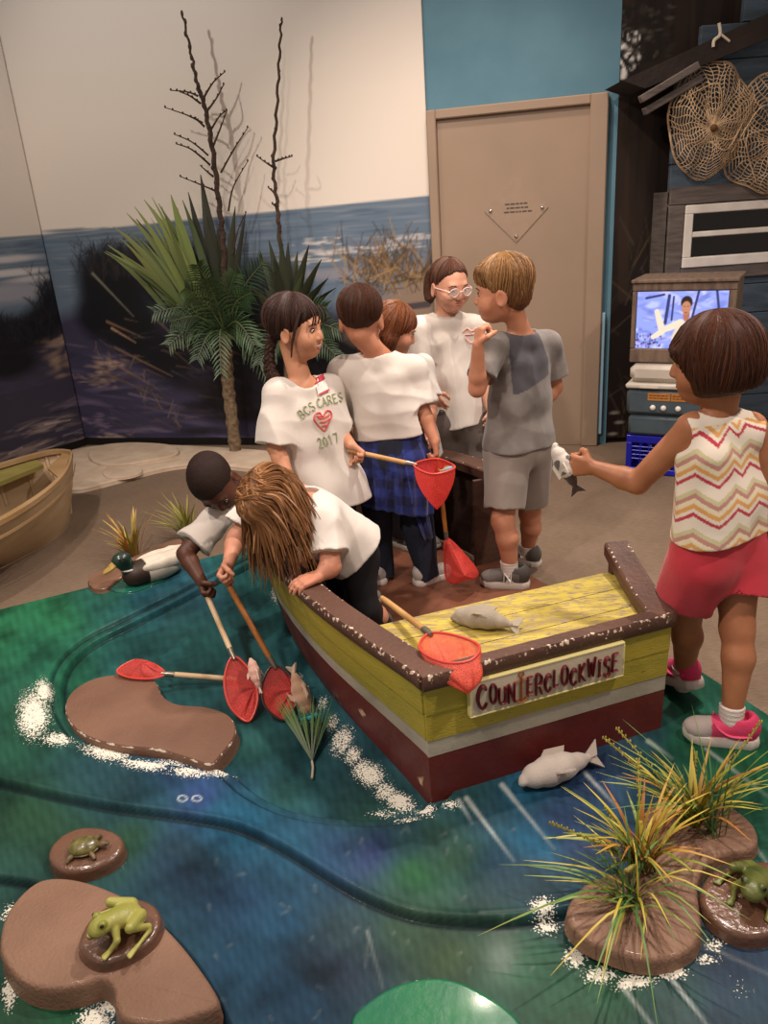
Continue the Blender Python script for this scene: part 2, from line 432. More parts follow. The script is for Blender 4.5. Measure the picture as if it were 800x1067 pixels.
def sandy(cv, u, z, rx, rz, c):
    for _ in range(34): cv.blob(u+R.gauss(0, rx*.45), z+R.gauss(0, rz*.45), rx*R.uniform(.12, .4), rz*R.uniform(.1, .3), c, R.uniform(.25, .6), .9, rot=R.uniform(-.2, .2))
    for _ in range(8): cv.blob(u+R.gauss(0, rx*.5), z+R.gauss(0, rz*.5), rx*R.uniform(.1, .3), rz*R.uniform(.05, .12), '4a434c', .4, .9)
def paint_right(cv, uz):
    zl = uz(95, 240)[1]; zr = uz(446, 203)[1]; zh = zl+(zr-zl)*cv.U/uz(446, 203)[0]
    paint_sky_sea(cv, zh)
    for px, py, rx in ((400, 258, .35), (345, 262, .3), (320, 270, .3), (430, 248, .2), (330, 252, .16)):
        u, z = uz(px, py)
        for _ in range(26): cv.blob(u+R.gauss(0, rx*.45), z+R.gauss(0, .012), rx*R.uniform(.1, .35), R.uniform(.004, .010), R.choice(['d9d2cb', 'c4c0bf', 'aeb2b8']), .7, .7)
    u, z = uz(360, 285); cv.blob(u, z, .6, .05, '8f8f98', .8)
    # shadowed purple sand
    b0 = uz(200, 330)[1]; cv.fill(np.clip((b0+.10-cv.Z+.05*np.sin(cv.U*5))/.12, 0, 1), '3d3a52')
    for _ in range(90): cv.blob(R.uniform(0, 1.3), R.uniform(0, .75), R.uniform(.05, .3), R.uniform(.01, .03), R.choice(['55506c', '2b2a40', '6a6078', '37334a']), .55, rot=R.uniform(-.2, .1))
    for px, py, c in ((110, 380, 'b49a88'), (100, 395, '9d8678'), (105, 440, '85758a'), (120, 458, 'b09a92')):
        u, z = uz(px, py); sandy(cv, u, z, .18, .06, c)
    # dark scrub behind the yucca
    for px, py, rx, rz in ((110, 300, .28, .3), (140, 330, .25, .32), (175, 300, .3, .3), (210, 340, .35, .35), (255, 340, .4, .4), (300, 380, .4, .5), (340, 400, .35, .5), (240, 410, .32, .33), (180, 380, .25, .2), (385, 380, .4, .45)):
        u, z = uz(px, py); cv.blob(u, z, rx, rz, '141316', .93, .55)
    for px, py, rx, rz in ((105, 290, .22, .22), (125, 285, .2, .25), (150, 280, .22, .22), (175, 285, .25, .25), (100, 330, .2, .2), (130, 345, .3, .2), (160, 365, .3, .2), (200, 290, .25, .3), (280, 300, .3, .25), (120, 310, .3, .2)):
        u, z = uz(px, py); cv.blob(u, z, rx, rz, R.choice(['16161b', '1b1a20', '131318']), .92, .5)
    for px in range(94, 215, 3):
        u, z = uz(px, 285); twigs(cv, u, z, 6, .22, ['191a20', '23232b', '2d2a2c', '3b3430'], .35, .004)
    for px, py in ((120, 380), (140, 400), (150, 420), (170, 430), (190, 450)):
        u, z = uz(px, py); twigs(cv, u, z, 3, .2, ['7a6a55', '5b4c42'], .9, .003)
    # pale fallen leaves
    for px, py, qx, qy, c in ((112, 335, 150, 352, '8a6e58'), (117, 342, 142, 357, 'c09a78'), (120, 362, 180, 392, '8b6f5c'), (118, 378, 165, 405, '8a6d58'), (108, 388, 170, 415, '71604f'), (135, 410, 195, 425, '6d6378'), (97, 285, 140, 330, '8a8d78'), (150, 430, 205, 425, '4b465c'), (160, 330, 225, 390, '6a5a4c'), (80, 462, 112, 455, 'b8a8a0')):
        cv.line(uz(px, py), uz(qx, qy), .009, c, .75, .002)
    for _ in range(70):
        px, py = R.uniform(100, 240), R.uniform(330, 455); p = uz(px, py); l = R.uniform(.08, .3); a_ = R.uniform(-.75, .15); cv.line(p, (p[0]+l*math.cos(a_), p[1]+l*math.sin(a_)), .006, R.choice(['5a4a3e', '3c3a40', '6b5748', '2a2a30', '4a4a52']), .6, .001)
    # dune grass and sandy path by the door
    for px, py, rx, rz in ((430, 320, .35, .2), (395, 345, .3, .14), (440, 290, .2, .12)):
        u, z = uz(px, py); cv.blob(u, z, rx, rz, '8e7a68', .95)
    cv.line(uz(405, 322), uz(446, 317), .02, '4a4346', 1)
    for _ in range(230):
        u, z = uz(R.gauss(405, 26), R.gauss(285, 12)); a = pi/2+R.gauss(0, .7); l = R.uniform(.08, .22)
        cv.line((u, z), (u+math.cos(a)*l, z+math.sin(a)*l), .004, R.choice(['6f5636', '8a6c42', '5a4630', 'a3855a', '3d3124', '4a3a26']), .9, .002)
    for _ in range(60): cv.blob(R.uniform(.9, cv.w), R.uniform(0, .5), R.uniform(.1, .3), R.uniform(.02, .08), R.choice(['121014', '1c181a', '241f22']), .6)
def paint_left(cv, uz):
    zh = np.full_like(cv.Z, uz(40, 244)[1]); paint_sky_sea(cv, zh, 'e4dace')
    for px, py in ((10, 270), (25, 283), (5, 285), (40, 290)):
        u, z = uz(px, py); cv.blob(u, z, .3, .03, 'd0cccc', .8)
    u, z = uz(15, 305); cv.blob(u, z, .5, .09, '9c9da8', .9)
    zb = uz(20, 330)[1]; cv.fill(np.clip((zb-cv.Z+.04*np.sin(cv.U*7))/.1, 0, 1), '3b3848')
    for px, py, rx, rz, c in ((60, 355, .32, .09, 'a9917f'), (75, 375, .22, .12, '9a8272'), (45, 445, .35, .05, 'a08f8c'), (30, 470, .5, .06, 'a89488'), (20, 400, .3, .08, '45415a'), (75, 420, .2, .05, '6d6072')):
        u, z = uz(px, py); sandy(cv, u, z, rx, rz, c)
    for px, py, rx, rz in ((75, 300, .22, .3), (60, 320, .2, .2), (15, 350, .35, .18), (45, 335, .2, .16), (88, 290, .16, .3), (10, 380, .3, .12)):
        u, z = uz(px, py); cv.blob(u, z, rx, rz, '15151b', .95, .5)
    for px in range(4, 92, 4):
        u, z = uz(px, 318 if px > 45 else 352); twigs(cv, u, z, 7, .24 if px > 35 else .16, ['15161d', '1e2029', '27272f'], .4, .004)
    for k in range(16):
        px = R.uniform(0, 85); py = R.uniform(425, 480); p = uz(px, py); cv.line(p, (p[0]+R.uniform(.08, .25), p[1]+R.uniform(-.02, .03)), .005, R.choice(['c4b2a6', '241f2c', '8b7a80', '2a2634']), .8, .002)
mural('beach_mural', K, Dr, Nr, 2.70, HW-.1, paint_right, 'wide printed beach mural with sea, dune scrub and pale sky hanging left of the door', wave=.004)
pl = K+Dl*2.6
mural('beach_mural', pl, -Dl, Nl, 2.585, HW-.1, paint_left, 'printed mural sheet with surf and dark bushes at the far left corner', wave=.008)

# ---- door with frame, plaque
m_tan = mat('tan door paint', '9c8672', .55, '93806c', 2, 3, bump=.05, bscale=200)
Rw = np.array([Dr, -Nr, V(0, 0, 1)]).T
def onwall(u, z, off=0): return K+Dr*u+V(0, 0, z)+Nr*off
def wu(px, py):
    h = onplane(px, py, K, Nr); return float(np.dot(h-K, Dr)), float(h[2])
uL = wu(447, 160)[0]; uR = wu(632, 160)[0]; uIL = wu(462, 300)[0]; uIR = wu(610, 300)[0]; zT = 2.0; zI = wu(530, 118)[1]
dr = MB(); dr.box(onwall((uIL+uIR)/2, zI/2, .012), (uIR-uIL+.01, .03, zI), Rw, .003); door = dr.build('door_1', m_tan, smooth=False); tag(door, kind='structure')
fr = MB(); fr.box(onwall((uL+uIL)/2, zT/2, .03), (uIL-uL, .06, zT), Rw, .006); fr.box(onwall((uR+uIR)/2, zT/2, .03), (uR-uIR, .06, zT), Rw, .006)
fr.box(onwall((uIL+uIR)/2, (zT+zI)/2, .0295), (uIR-uIL+.004, .06, zT-zI), Rw, .006)
tag(fr.build('trim_1', m_tan, smooth=False), kind='structure')
tag(MB().box(onwall(uR+.012, .45, .015), (.022, .05, .75), Rw, .003).build('trim_2', mat('pale blue edge paint', '8fb2c4', .6), smooth=False), kind='structure')
du, dz = wu(538, 218); dn = .185
pq = empty('diamond_plaque', onwall(du, dz-dn, .03), 'clear diamond plaque with small dark lettering screwed to the tan door', 'sign')
mp_ = mat('plaque acrylic', 'a08a76', .12, spec=.6, coat=.6)
a = onwall(du, dz, .0275)
MB().slab([[a+Dr*-dn, a+V(0, 0, -dn)], [a+V(0, 0, dn), a+Dr*dn]], Nr*.005).build('plate', mp_, pq, smooth=False)
for q in (Dr*-(dn-.035), Dr*(dn-.035), V(0, 0, -(dn-.035))): MB().ell(a+q+Nr*.006, (.011, .011, .011), nu=12, nv=8).build('screw', mat('chrome screw', 'd8d2c8', .2, metal=1), pq)
for k, (wd, oz) in enumerate(((.13, .03), (.11, .008), (.14, -.014))):                  # three unreadable lines of small print
    lt = MB(); x = -wd/2
    rr = random.Random(k)
    while x < wd/2: ww = rr.uniform(.012, .03); lt.box(a+Dr*(x+ww/2)+V(0, 0, oz)+Nr*.0055, (ww, .001, .009), Rw, .0004); x += ww+.005
    lt.build('lettering', mat('plaque lettering', '55463c', .5), pq, smooth=False)

# ---- forest mural and fishing shed
FP = V(1.44, 4.74, 0); FD = nrm(V(1, -.06, 0)); FN = V(FD[1], -FD[0], 0); FN = FN if FN[1] < 0 else -FN
wall('wall_right', FP, FP+FD*2.6, mat('dark wall paint', '1c1712', .8), FN, .06)
def paint_forest(cv, uz):
    cv.fill(np.ones_like(cv.U), '1d1510')
    for _ in range(60):
        u = R.uniform(0, 1.2); cv.line((u, R.uniform(.8, 2.2)), (u+R.gauss(0, .1), HW), R.uniform(.01, .05), R.choice(['2a1e16', '120d0a', '33251b', '241b14']), .6)
    for px, py, rx, rz in ((648, 48, .07, .1), (642, 72, .07, .09), (655, 58, .07, .08), (640, 30, .05, .06), (660, 40, .04, .04)):
        u, z = uz(px, py); cv.blob(u, z, rx, rz, 'd4d2cc', .95, .25)
    for _ in range(26):
        u, z = uz(R.uniform(634, 675), R.uniform(15, 95)); a_ = R.uniform(0, pi); l = R.uniform(.06, .2); cv.line((u, z), (u+math.cos(a_)*l, z+math.sin(a_)*l), R.uniform(.004, .012), '16110d', 1)
    for _ in range(120):
        u, z = uz(R.uniform(634, 700), R.uniform(5, 60)); cv.blob(u, z, R.uniform(.01, .03), R.uniform(.006, .016), R.choice(['2f2a22', '454039', '14100c', '1d1913']), .8)
    for _ in range(90):
        u, z = uz(R.uniform(632, 695), R.uniform(250, 470)); a_ = pi/2+R.gauss(0, .45); l = R.uniform(.1, .3); cv.line((u, z), (u+math.cos(a_)*l, z+math.sin(a_)*l), .004, R.choice(['3a3226', '2b241a', '57492f', '15110d', '4a4238']), .8, .001)
    for px, py in ((640, 430), (645, 440), (638, 452)): u, z = uz(px, py); cv.blob(u, z, .04, .015, '8a8478', .8)
mural('forest_mural', FP, FD, FN, 2.5, HW-.1, paint_forest, 'dark printed woodland mural between the door and the shed', off=.02)
SY = 4.45
def sh(px, py, y=SY): return aty(px, py, y)
sx0 = sh(694, 260)[0]
m_shed = mat('shed blue grey boards', '4a5a68', .85, '3a4650', 4, 6, bump=.3, bscale=40, stretch=(1, 1, 8))
m_grey = mat('weathered grey boards', '665d58', .85, '4f4844', 6, 6, bump=.35, bscale=50, stretch=(1, 1, 9))
shed = empty('fishing_shed', V(2.3, SY+.1, 0), 'blue grey wooden fishing shed front with white window and dark eave at right', 'shed')
zt = sh(694, 200)[2]; zb = sh(712, 279)[2]
for k in range(9):                                                                     # boards left and right of and below the window, one siding mesh
    pass
sd = MB(); wx0 = sh(711, 250)[0]; wz1 = sh(715, 214)[2]; wz0 = sh(715, 279)[2]
def hbox(mb, x0, x1, z0, z1, y0, y1, bev=.004): return mb.box(((x0+x1)/2, (y0+y1)/2, (z0+z1)/2), (x1-x0, y1-y0, z1-z0), None, bev)
z = .0
while z < wz0-.06: z2 = min(z+.16, wz0-.05); hbox(sd, sx0+.003, 3.2, z, z2-.004, SY+.012, SY+.05); z = z2
z = wz1+.05
while z < 2.75: hbox(sd, sx0+.003+max(0, (z-2.0)*1.3), 3.2, z, z+.156, SY+.012, SY+.05); z += .16
sd.build('siding', m_shed, shed, smooth=False)
hbox(MB(), sx0, sx0+.03, 0, zt, SY+.005, SY+.25).build('corner_board', m_grey, shed, smooth=False)
tr = MB(); hbox(tr, sx0, 3.2, wz1+.005, zt+.02, SY-.012, SY+.03); tr.build('window_trim', m_grey, shed, smooth=False)
hbox(MB(), sx0, wx0-.003, wz0-.07, wz1+.003, SY-.012, SY+.03).build('window_trim', m_grey, shed, smooth=False)
hbox(MB(), wx0-.002, 3.2, wz0-.07, wz0-.003, SY-.012, SY+.03).build('window_trim', m_grey, shed, smooth=False)
m_white = mat('white window paint', 'd8d4cc', .5, 'c8c2b8', 8)
wf = MB(); t = .045; zm = (wz0+wz1)/2+.01
hbox(wf, wx0, 3.1, wz1-t, wz1, SY-.02, SY+.02); hbox(wf, wx0, 3.1, wz0, wz0+t*1.2, SY-.02, SY+.02); hbox(wf, wx0, wx0+t, wz0+t*1.2, wz1-t, SY-.0195, SY+.02); hbox(wf, wx0+t, 3.1, zm-.014, zm+.014, SY-.017, SY+.015)
wfo = wf.build('window', m_white, shed, smooth=False)
hbox(MB(), wx0+.01, 3.1, wz0+.01, wz1-.01, SY+.02, SY+.03).build('pane', mat('dark window glass', '0b0908', .12, spec=.5), wfo, smooth=False)
m_eave = mat('dark brown eave timber', '2c211b', .8, '1e1612', 5, 6, bump=.4, bscale=40)
def pxslab(mb, pts, y0, y1):
    P = [sh(x, y, y0) for x, y in pts]; n = len(P); v = P+[p+V(0, y1-y0, 0) for p in P]
    f = [list(range(n)), list(range(n, 2*n))[::-1]]+[[i, (i+1) % n, n+(i+1) % n, n+i] for i in range(n)]; return mb.add(v, f)
pxslab(MB(), [(648, 84), (830, 0), (830, 28), (672, 92)], 4.36, 4.66).build('eave', m_eave, shed, smooth=False)
for x0, y0 in ((667, 104), (673, 116)):
    p, q = sh(x0, y0, 4.34), sh(x0+60, y0-36, 4.34)
    ax = nrm(q-p); Rb = np.array([ax, V(0, 1, 0), np.cross(ax, V(0, 1, 0))]).T
    MB().box((p+q)/2+V(0, .03*(y0 > 110), 0), (np.linalg.norm(q-p), .05, .035), Rb, .004).build('rafter', m_grey, shed, smooth=False)
hk = empty('cleat_hook', sh(750, 55, 4.35), 'small pale forked hook fixed on the dark shed eave', 'hook')
m_hook = mat('pale hook', 'cfc2ae', .5)
MB().tube(crv([sh(749, 24, 4.356), sh(750, 36, 4.354), sh(744, 42, 4.352), sh(743, 49, 4.352)], 5), .008, 8).build('prong', m_hook, hk)
MB().tube(crv([sh(750, 35, 4.354), sh(755, 39, 4.354), sh(760, 43, 4.356)], 5), .006, 8).build('prong', m_hook, hk)
# round cast nets on the shed wall
m_cord = mat('tan net cord', 'c0a684', .9, '94795a', 20)
def hanging_net(cx, cy, rx, ry, ox, oy, label, seed):
    c = sh(cx, cy, SY-.03); e = empty('hanging_net', c, label, 'fishing net', 'round rope nets on the shed wall'); r0 = random.Random(seed)
    sc = np.linalg.norm(sh(cx+10, cy, SY)-sh(cx, cy, SY))/10; rx *= sc; ry *= sc; ox *= sc; oy *= -sc
    NR, NC = 40, 13
    def pt(a, t):
        rr = t**.85; wob = 1+.05*math.sin(3*a+seed)+.03*math.sin(7*a)
        x = ox*(1-rr)+rx*rr*math.cos(a)*wob; zz = oy*(1-rr)+ry*rr*math.sin(a)*wob
        return c+V(x, -.09*math.sqrt(max(0, 1-t*t))-.02*math.sin(5*a+seed)*t, zz)
    ra = MB()
    for i in range(NR):
        a0 = 2*pi*i/NR; ra.tube([pt(a0+.07*math.sin(9*t+i), .03+.97*t) for t in np.linspace(0, 1, 16)], .0025, 4)
    ra.build('radial_cords', m_cord, e)
    rg = MB()
    for j in range(1, NC+1):
        t = (j/NC)**.8
        rg.tube([pt(2*pi*k/80, min(1, t+.015*math.cos(2*pi*k/80*NR/2))) for k in range(81)], .0025, 4)
    rg.build('ring_cords', m_cord, e)
    MB().tube([pt(2*pi*k/48, 1.) for k in range(49)], .006, 6).build('rim_rope', m_cord, e)
    MB().ell(c+V(ox, -.1, oy), (.018, .02, .018)).build('knot', mat('brown knot', '5a3c22', .9), e)
    ln = MB()
    for _ in range(3): a1 = r0.uniform(0, 6); ln.tube(crv([pt(a1, .2), pt(a1+.8, .6)+V(0, -.015, 0), pt(a1+2, .9)+V(0, -.01, 0)], 6), .0035, 5)
    ln.build('loose_line', m_cord, e)
hanging_net(738, 124, 42, 54, -2, 10, 'left of two round rope nets hanging on the shed above the window', 1)
hanging_net(800, 140, 46, 56, 0, 8, 'rope net at the right edge of the photo, its rim bunched low', 4)

# ================================================================ screen, cooler and crate
tu = V(.866, -.5, 0); tv = V(.5, .866, 0); T0 = V(1.385, 4.13, 0); Rt = np.array([tu, tv, V(0, 0, 1)]).T
def tb(mb, x0, x1, y0, y1, z0, z1, bev=.004): c = T0+tu*(x0+x1)/2+tv*(y0+y1)/2+V(0, 0, (z0+z1)/2); return mb.box(c, (x1-x0, y1-y0, z1-z0), Rt, bev)
def tf(px, py):                                                                         # pixel on the stack's front plane -> (x, z)
    h = onplane(px, py, T0, tv); return float(np.dot(h-T0, tu)), float(h[2])
cz = tf(690, 455)[1]; W_ = tf(765, 300)[0]+.01; kz = tf(690, 379)[1]; vz = tf(700, 292)[1]
crate = empty('milk_crate', T0+tu*W_/2+tv*.2, 'bright blue plastic milk crate on the carpet under the cooler', 'crate')
m_crate = mat('blue crate plastic', '1b23b8', .35, spec=.5)
cw = W_-.02
def lattice(side):
    g = MB()
    def bar(x0, x1, z0, z1):
        if side == 'f': tb(g, x0, x1, 0, .014, z0, z1, .003)
        elif side == 'b': tb(g, x0, x1, cw-.014, cw, z0, z1, .003)
        elif side == 'l': tb(g, 0, .014, x0+.002, x1-.002, z0, z1, .003)
        else: tb(g, cw-.014, cw, x0+.002, x1-.002, z0, z1, .003)
    bar(0, cw, cz-.045, cz-.004); bar(0, cw, 0.004, .035); bar(0, .03, .035, cz-.045); bar(cw-.03, cw, .035, cz-.045)
    for zz in (.36, .52, .68, .84): bar(.03, cw-.03, .035+(cz-.08)*zz-.004, .035+(cz-.08)*zz+.004)
    n = 9
    for i in range(1, n):                                                              # diamond lattice
        x = .03+(cw-.06)*i/n; bar(x-.004, x+.004, .035, cz-.045)
    return g
for sd_ in 'fblr': lattice(sd_).build('crate_side', m_crate, crate, smooth=False)
tb(MB(), .01, cw-.01, .01, cw-.01, .0, .012).build('crate_base', m_crate, crate, smooth=False)
cool = empty('cooler', T0+tu*W_/2+tv*.2+V(0, 0, cz), 'grey blue picnic cooler with white lid standing on the blue crate', 'cooler')
m_cool = mat('grey blue cooler plastic', '4a5b63', .45, '434f56', 6); m_lid = mat('white cooler lid', 'cfc8bc', .45, 'bdb5a8', 8)
zc1 = cz+(kz-cz)*.30; zc2 = cz+(kz-cz)*.66
tb(MB(), .005, W_+.005, -.012, .36, cz, zc1-.004, .018).build('body_base', m_cool, cool)
tb(MB(), -.008, W_+.02, -.022, .37, zc1, zc2, .02).build('body', m_cool, cool)
tb(MB(), -.014, W_+.026, -.03, .378, zc2+.002, zc2+.03, .008).build('lid_rim', m_lid, cool)
tb(MB(), .0, W_+.012, -.015, .362, zc2+.03, kz, .03).build('lid', m_lid, cool)
tb(MB(), .06, .16, -.036, -.029, zc2+.006, zc2+.018, .003).build('latch', m_lid, cool)
for x in (.135, .19, .265):
    MB().ell(T0+tu*x+tv*-.026+V(0, 0, zc1+.045), (.015, .012, .015), Rt).build('knob', mat('white knob', 'e6e0d8', .4), cool)
m_lab = mat('orange paper label', 'b5793a', .6, 'a56a2e', 12)
for x0, x1 in ((.105, .222), (.226, .36)):
    lb = tb(MB(), x0, x1, -.0255, -.021, zc2-.06, zc2-.018, .001).build('label', m_lab, cool, smooth=False)
    tx = MB()
    for r_ in range(2):
        xx = x0+.008; rr = random.Random(int(x0*1000)+r_)
        while xx < x1-.02: ww = rr.uniform(.008, .02); tb(tx, xx, xx+ww, -.0262, -.0253, zc2-.034-r_*.014, zc2-.029-r_*.014, .0003); xx += ww+.004
    tx.build('lettering', mat('brown lettering', '5e3818', .6), lb, smooth=False)
tvb = empty('television_cabinet', T0+tu*W_/2+tv*.2+V(0, 0, kz), 'weathered wooden box holding a lit video screen on top of the cooler', 'television')
m_box = mat('weathered box wood', '7d6a5a', .8, '5f4f43', 5, 6, bump=.35, bscale=45, stretch=(8, 8, 1.5))
sx_0, sz1 = tf(664, 304); sx_1 = tf(760, 301)[0]; sz0 = tf(664, 363)[1]; kt = kz+.004
tb(MB(), -.005, W_+.005, 0, .02, sz1+.002, vz-.012).build('front_board', m_box, tvb, smooth=False)
tb(MB(), -.005, W_+.005, 0, .02, kt, sz0-.002).build('front_board', m_box, tvb, smooth=False)
tb(MB(), -.005, sx_0-.002, .001, .02, sz0-.001, sz1+.001).build('front_board', m_box, tvb, smooth=False)
tb(MB(), sx_1+.002, W_+.005, .001, .02, sz0-.001, sz1+.001).build('front_board', m_box, tvb, smooth=False)
tb(MB(), -.012, W_+.012, -.012, .36, vz-.012, vz+.006).build('top_board', m_box, tvb, smooth=False)
tb(MB(), W_-.015, W_+.004, .02, .35, kt, vz-.012).build('side_board', m_box, tvb, smooth=False)
tb(MB(), -.004, .015, .02, .35, kt, vz-.012).build('side_board', m_box, tvb, smooth=False)
def paint_tv(cv):
    W, Hh = cv.w, cv.h; f = lambda x, y: (x*W, (1-y)*Hh)
    cv.fill(np.ones_like(cv.U), '8a97e0')
    rr = random.Random(5)
    for _ in range(160): u, z = f(rr.random(), rr.random()); cv.blob(u, z, rr.uniform(.01, .05), rr.uniform(.006, .025), rr.choice(['aab6f2', '6d79cc', 'c6ccf5', '5f6bbb', '8f93d8', 'b9b4ea']), .6, rot=rr.uniform(-.5, .5))
    for _ in range(70): u, z = f(rr.uniform(0, .3), rr.uniform(.75, 1)); cv.blob(u, z, .006, .008, rr.choice(['3b2f6b', '51418a', '8a7cc0', '2b2350']), .9)
    for p, q, w_ in (((.36, .08), (.33, .55), .008), ((.41, .1), (.40, .5), .005), ((.68, 0), (.62, .5), .006), ((.87, 0), (.92, .45), .006), ((.1, .12), (.3, .06), .006)): cv.line(f(*p), f(*q), w_, '2c3466', 1)
    for p, q, w_ in (((.5, .55), (.3, .68), .020), ((.3, .68), (.23, .35), .018), ((.3, .7), (.2, .8), .016)): cv.line(f(*p), f(*q), w_, 'd8cbb4', 1, w_*.7)
    u, z = f(.57, .85); cv.blob(u, z, .075, .10, 'd6c7b2', 1, .15)
    u, z = f(.56, .4); cv.blob(u, z, .018, .04, 'a5664c', 1, .2)
    u, z = f(.555, .2); cv.blob(u, z, .031, .036, '241a18', 1, .15)
    u, z = f(.553, .29); cv.blob(u, z, .025, .036, 'b47a5e', 1, .2)
    for x in (.535, .572): u, z = f(x, .265); cv.blob(u, z, .006, .003, '2a1a16', 1)
    u, z = f(.553, .37); cv.blob(u, z, .010, .004, '7a3f34', 1)
cv = Canvas(sx_1-sx_0, sz1-sz0, .003); paint_tv(cv)
P = T0[None, None]+tu*(cv.U[..., None]+sx_0)+tv*.012+V(0, 0, 1)*(cv.Z[..., None]+sz0)
ms = mat('lit video screen', '808080', .3, attr='paint'); n_, l_, b_ = nodes_of(ms)
l_.new(b_.inputs['Base Color'].links[0].from_socket, b_.inputs['Emission Color']); b_.inputs['Emission Strength'].default_value = 1.1
for l in list(b_.inputs['Base Color'].links): l_.remove(l)
b_.inputs['Base Color'].default_value = (.01, .01, .01, 1)
mbs = MB().grid(P); mbs.a['paint'] = [tuple(x) for x in cv.a.reshape(-1, 3)]; mbs.build('screen', ms, tvb, recalc=False)

# ================================================================ painted water platform
ZA, ZP, ZB, ZC = .09, .050, .072, .052        # water surface, pool floor, lower front layers
def Bt(s, l, z=0.): return V(.39-.307*s+.952*l, 1.64+.952*s+.307*l, z)    # boat axes: s along the keel from the stern, l to starboard
def toW(pts, z=ZA): return np.array([atz(x, y, z)[:2] for x, y in pts])
def polydist(P, poly, closed=True):
    """signed distance to polygon, negative inside"""
    A = np.asarray(poly); Bp = np.roll(A, -1, 0); d = np.full(len(P), 1e9); ins = np.zeros(len(P), bool)
    if not closed: A, Bp = A[:-1], Bp[:-1]
    for a, b_ in zip(A, Bp):
        e = b_-a; q = P-a; t = np.clip((q @ e)/(e @ e+1e-12), 0, 1); d = np.minimum(d, np.hypot(q[:, 0]-t*e[0], q[:, 1]-t*e[1]))
        if abs(e[1]) > 1e-12: ins ^= ((a[1] > P[:, 1]) != (b_[1] > P[:, 1])) & (P[:, 0] < e[0]*(P[:, 1]-a[1])/e[1]+a[0])
    return np.where(ins, -d, d) if closed else d
def projpx(P, z):
    c = np.stack([P[:, 0], P[:, 1], np.full(len(P), z)-EYE], 1) @ CM
    return np.stack([400+F_PX*c[:, 0]/-c[:, 2], 533.5-F_PX*c[:, 1]/-c[:, 2]], 1)
edge = np.array([(-2.3, 2.40), (-1.558, 2.765), (-.538, 3.262), (-.50, 3.20), *[tuple(Bt(s, l)[:2]) for s, l in ((1.5, -.36), (.94, -.44), (.5, -.39), (.06, -.28), (.06, .28))], (.74, 1.86), (.80, 2.02), (.909, 2.048), (1.023, 1.762), (1.22, 1.2), (1.3, .45), (-2.3, .45)])
pool = crv(np.vstack([toW([(283, 572), (230, 592), (180, 618), (130, 642), (90, 662), (62, 685), (50, 712), (55, 745), (80, 775), (130, 790), (185, 797), (225, 808), (250, 828), (290, 848), (340, 858), (400, 860), (440, 851), (458, 838)]), [Bt(.06, -.27)[:2], Bt(.5, -.36)[:2], Bt(.94, -.42)[:2], Bt(1.3, -.40)[:2]]]), 5, True)
rid = crv(toW([(-200, 775), (-80, 798), (0, 812), (60, 826), (120, 838), (180, 846), (240, 856), (280, 872), (320, 895), (360, 920), (400, 940), (440, 952), (500, 957), (560, 953), (620, 940), (700, 915), (900, 880)]), 5)
lowr = np.vstack([rid, [(1.4, .3), (-2.4, .3)]])
thr_ = crv(toW([(-200, 890), (-60, 905), (0, 911), (40, 918), (65, 932), (120, 950), (170, 968), (205, 1003), (228, 1042), (245, 1080), (262, 1130)], ZB), 5)
third = np.vstack([thr_, [(-.36, .3), (-2.4, .3)]])
h = .0047
gx = np.arange(-2.32, 1.32, h); gy = np.arange(.44, 3.3, h); GX, GY = np.meshgrid(gx, gy); PP = np.stack([GX.ravel(), GY.ravel()], 1)
near = polydist(PP, edge); ny, nx = GX.shape
inside = near < 0
i = np.arange(ny-1)[:, None]*nx+np.arange(nx-1)[None]; q = np.stack([i, i+1, i+nx+1, i+nx], -1).reshape(-1, 4)
q = q[inside[q].sum(1) >= 2]
out = np.zeros(len(PP), bool); out[q.ravel()] = True; out &= ~inside
A_, B_ = edge, np.roll(edge, -1, 0)                                    # snap the ragged outer vertices onto the outline
Po = PP[out]; best = np.full(len(Po), 1e9); bp = Po.copy()
for a, b_ in zip(A_, B_):
    e = b_-a; t = np.clip(((Po-a) @ e)/(e @ e), 0, 1); c = a+t[:, None]*e; d = np.linalg.norm(Po-c, axis=1); m = d < best; best[m] = d[m]; bp[m] = c[m]
PP[out] = bp
used = np.unique(q); remap = np.full(len(PP), -1); remap[used] = np.arange(len(used)); q = remap[q]; PP = PP[used]
sm = lambda x, a, b_: (lambda t: t*t*(3-2*t))(np.clip((x-a)/(b_-a), 0, 1))
dp = polydist(PP, pool); dr_ = polydist(PP, lowr); dt = polydist(PP, third)
Z = np.full(len(PP), ZA)
Z -= .016*sm(-dp, -.003, .007)+(ZA-ZP-.016)*sm(-dp, .034, .044)
tap = 1-sm(PP[:, 0], .30, .50)
Z -= (ZA-ZB)*tap*sm(-dr_, -.002, .008); Z += .005*tap*np.exp(-((dr_-.007)/.009)**2)
Z -= (ZB-ZC)*sm(-dt, -.003, .010)
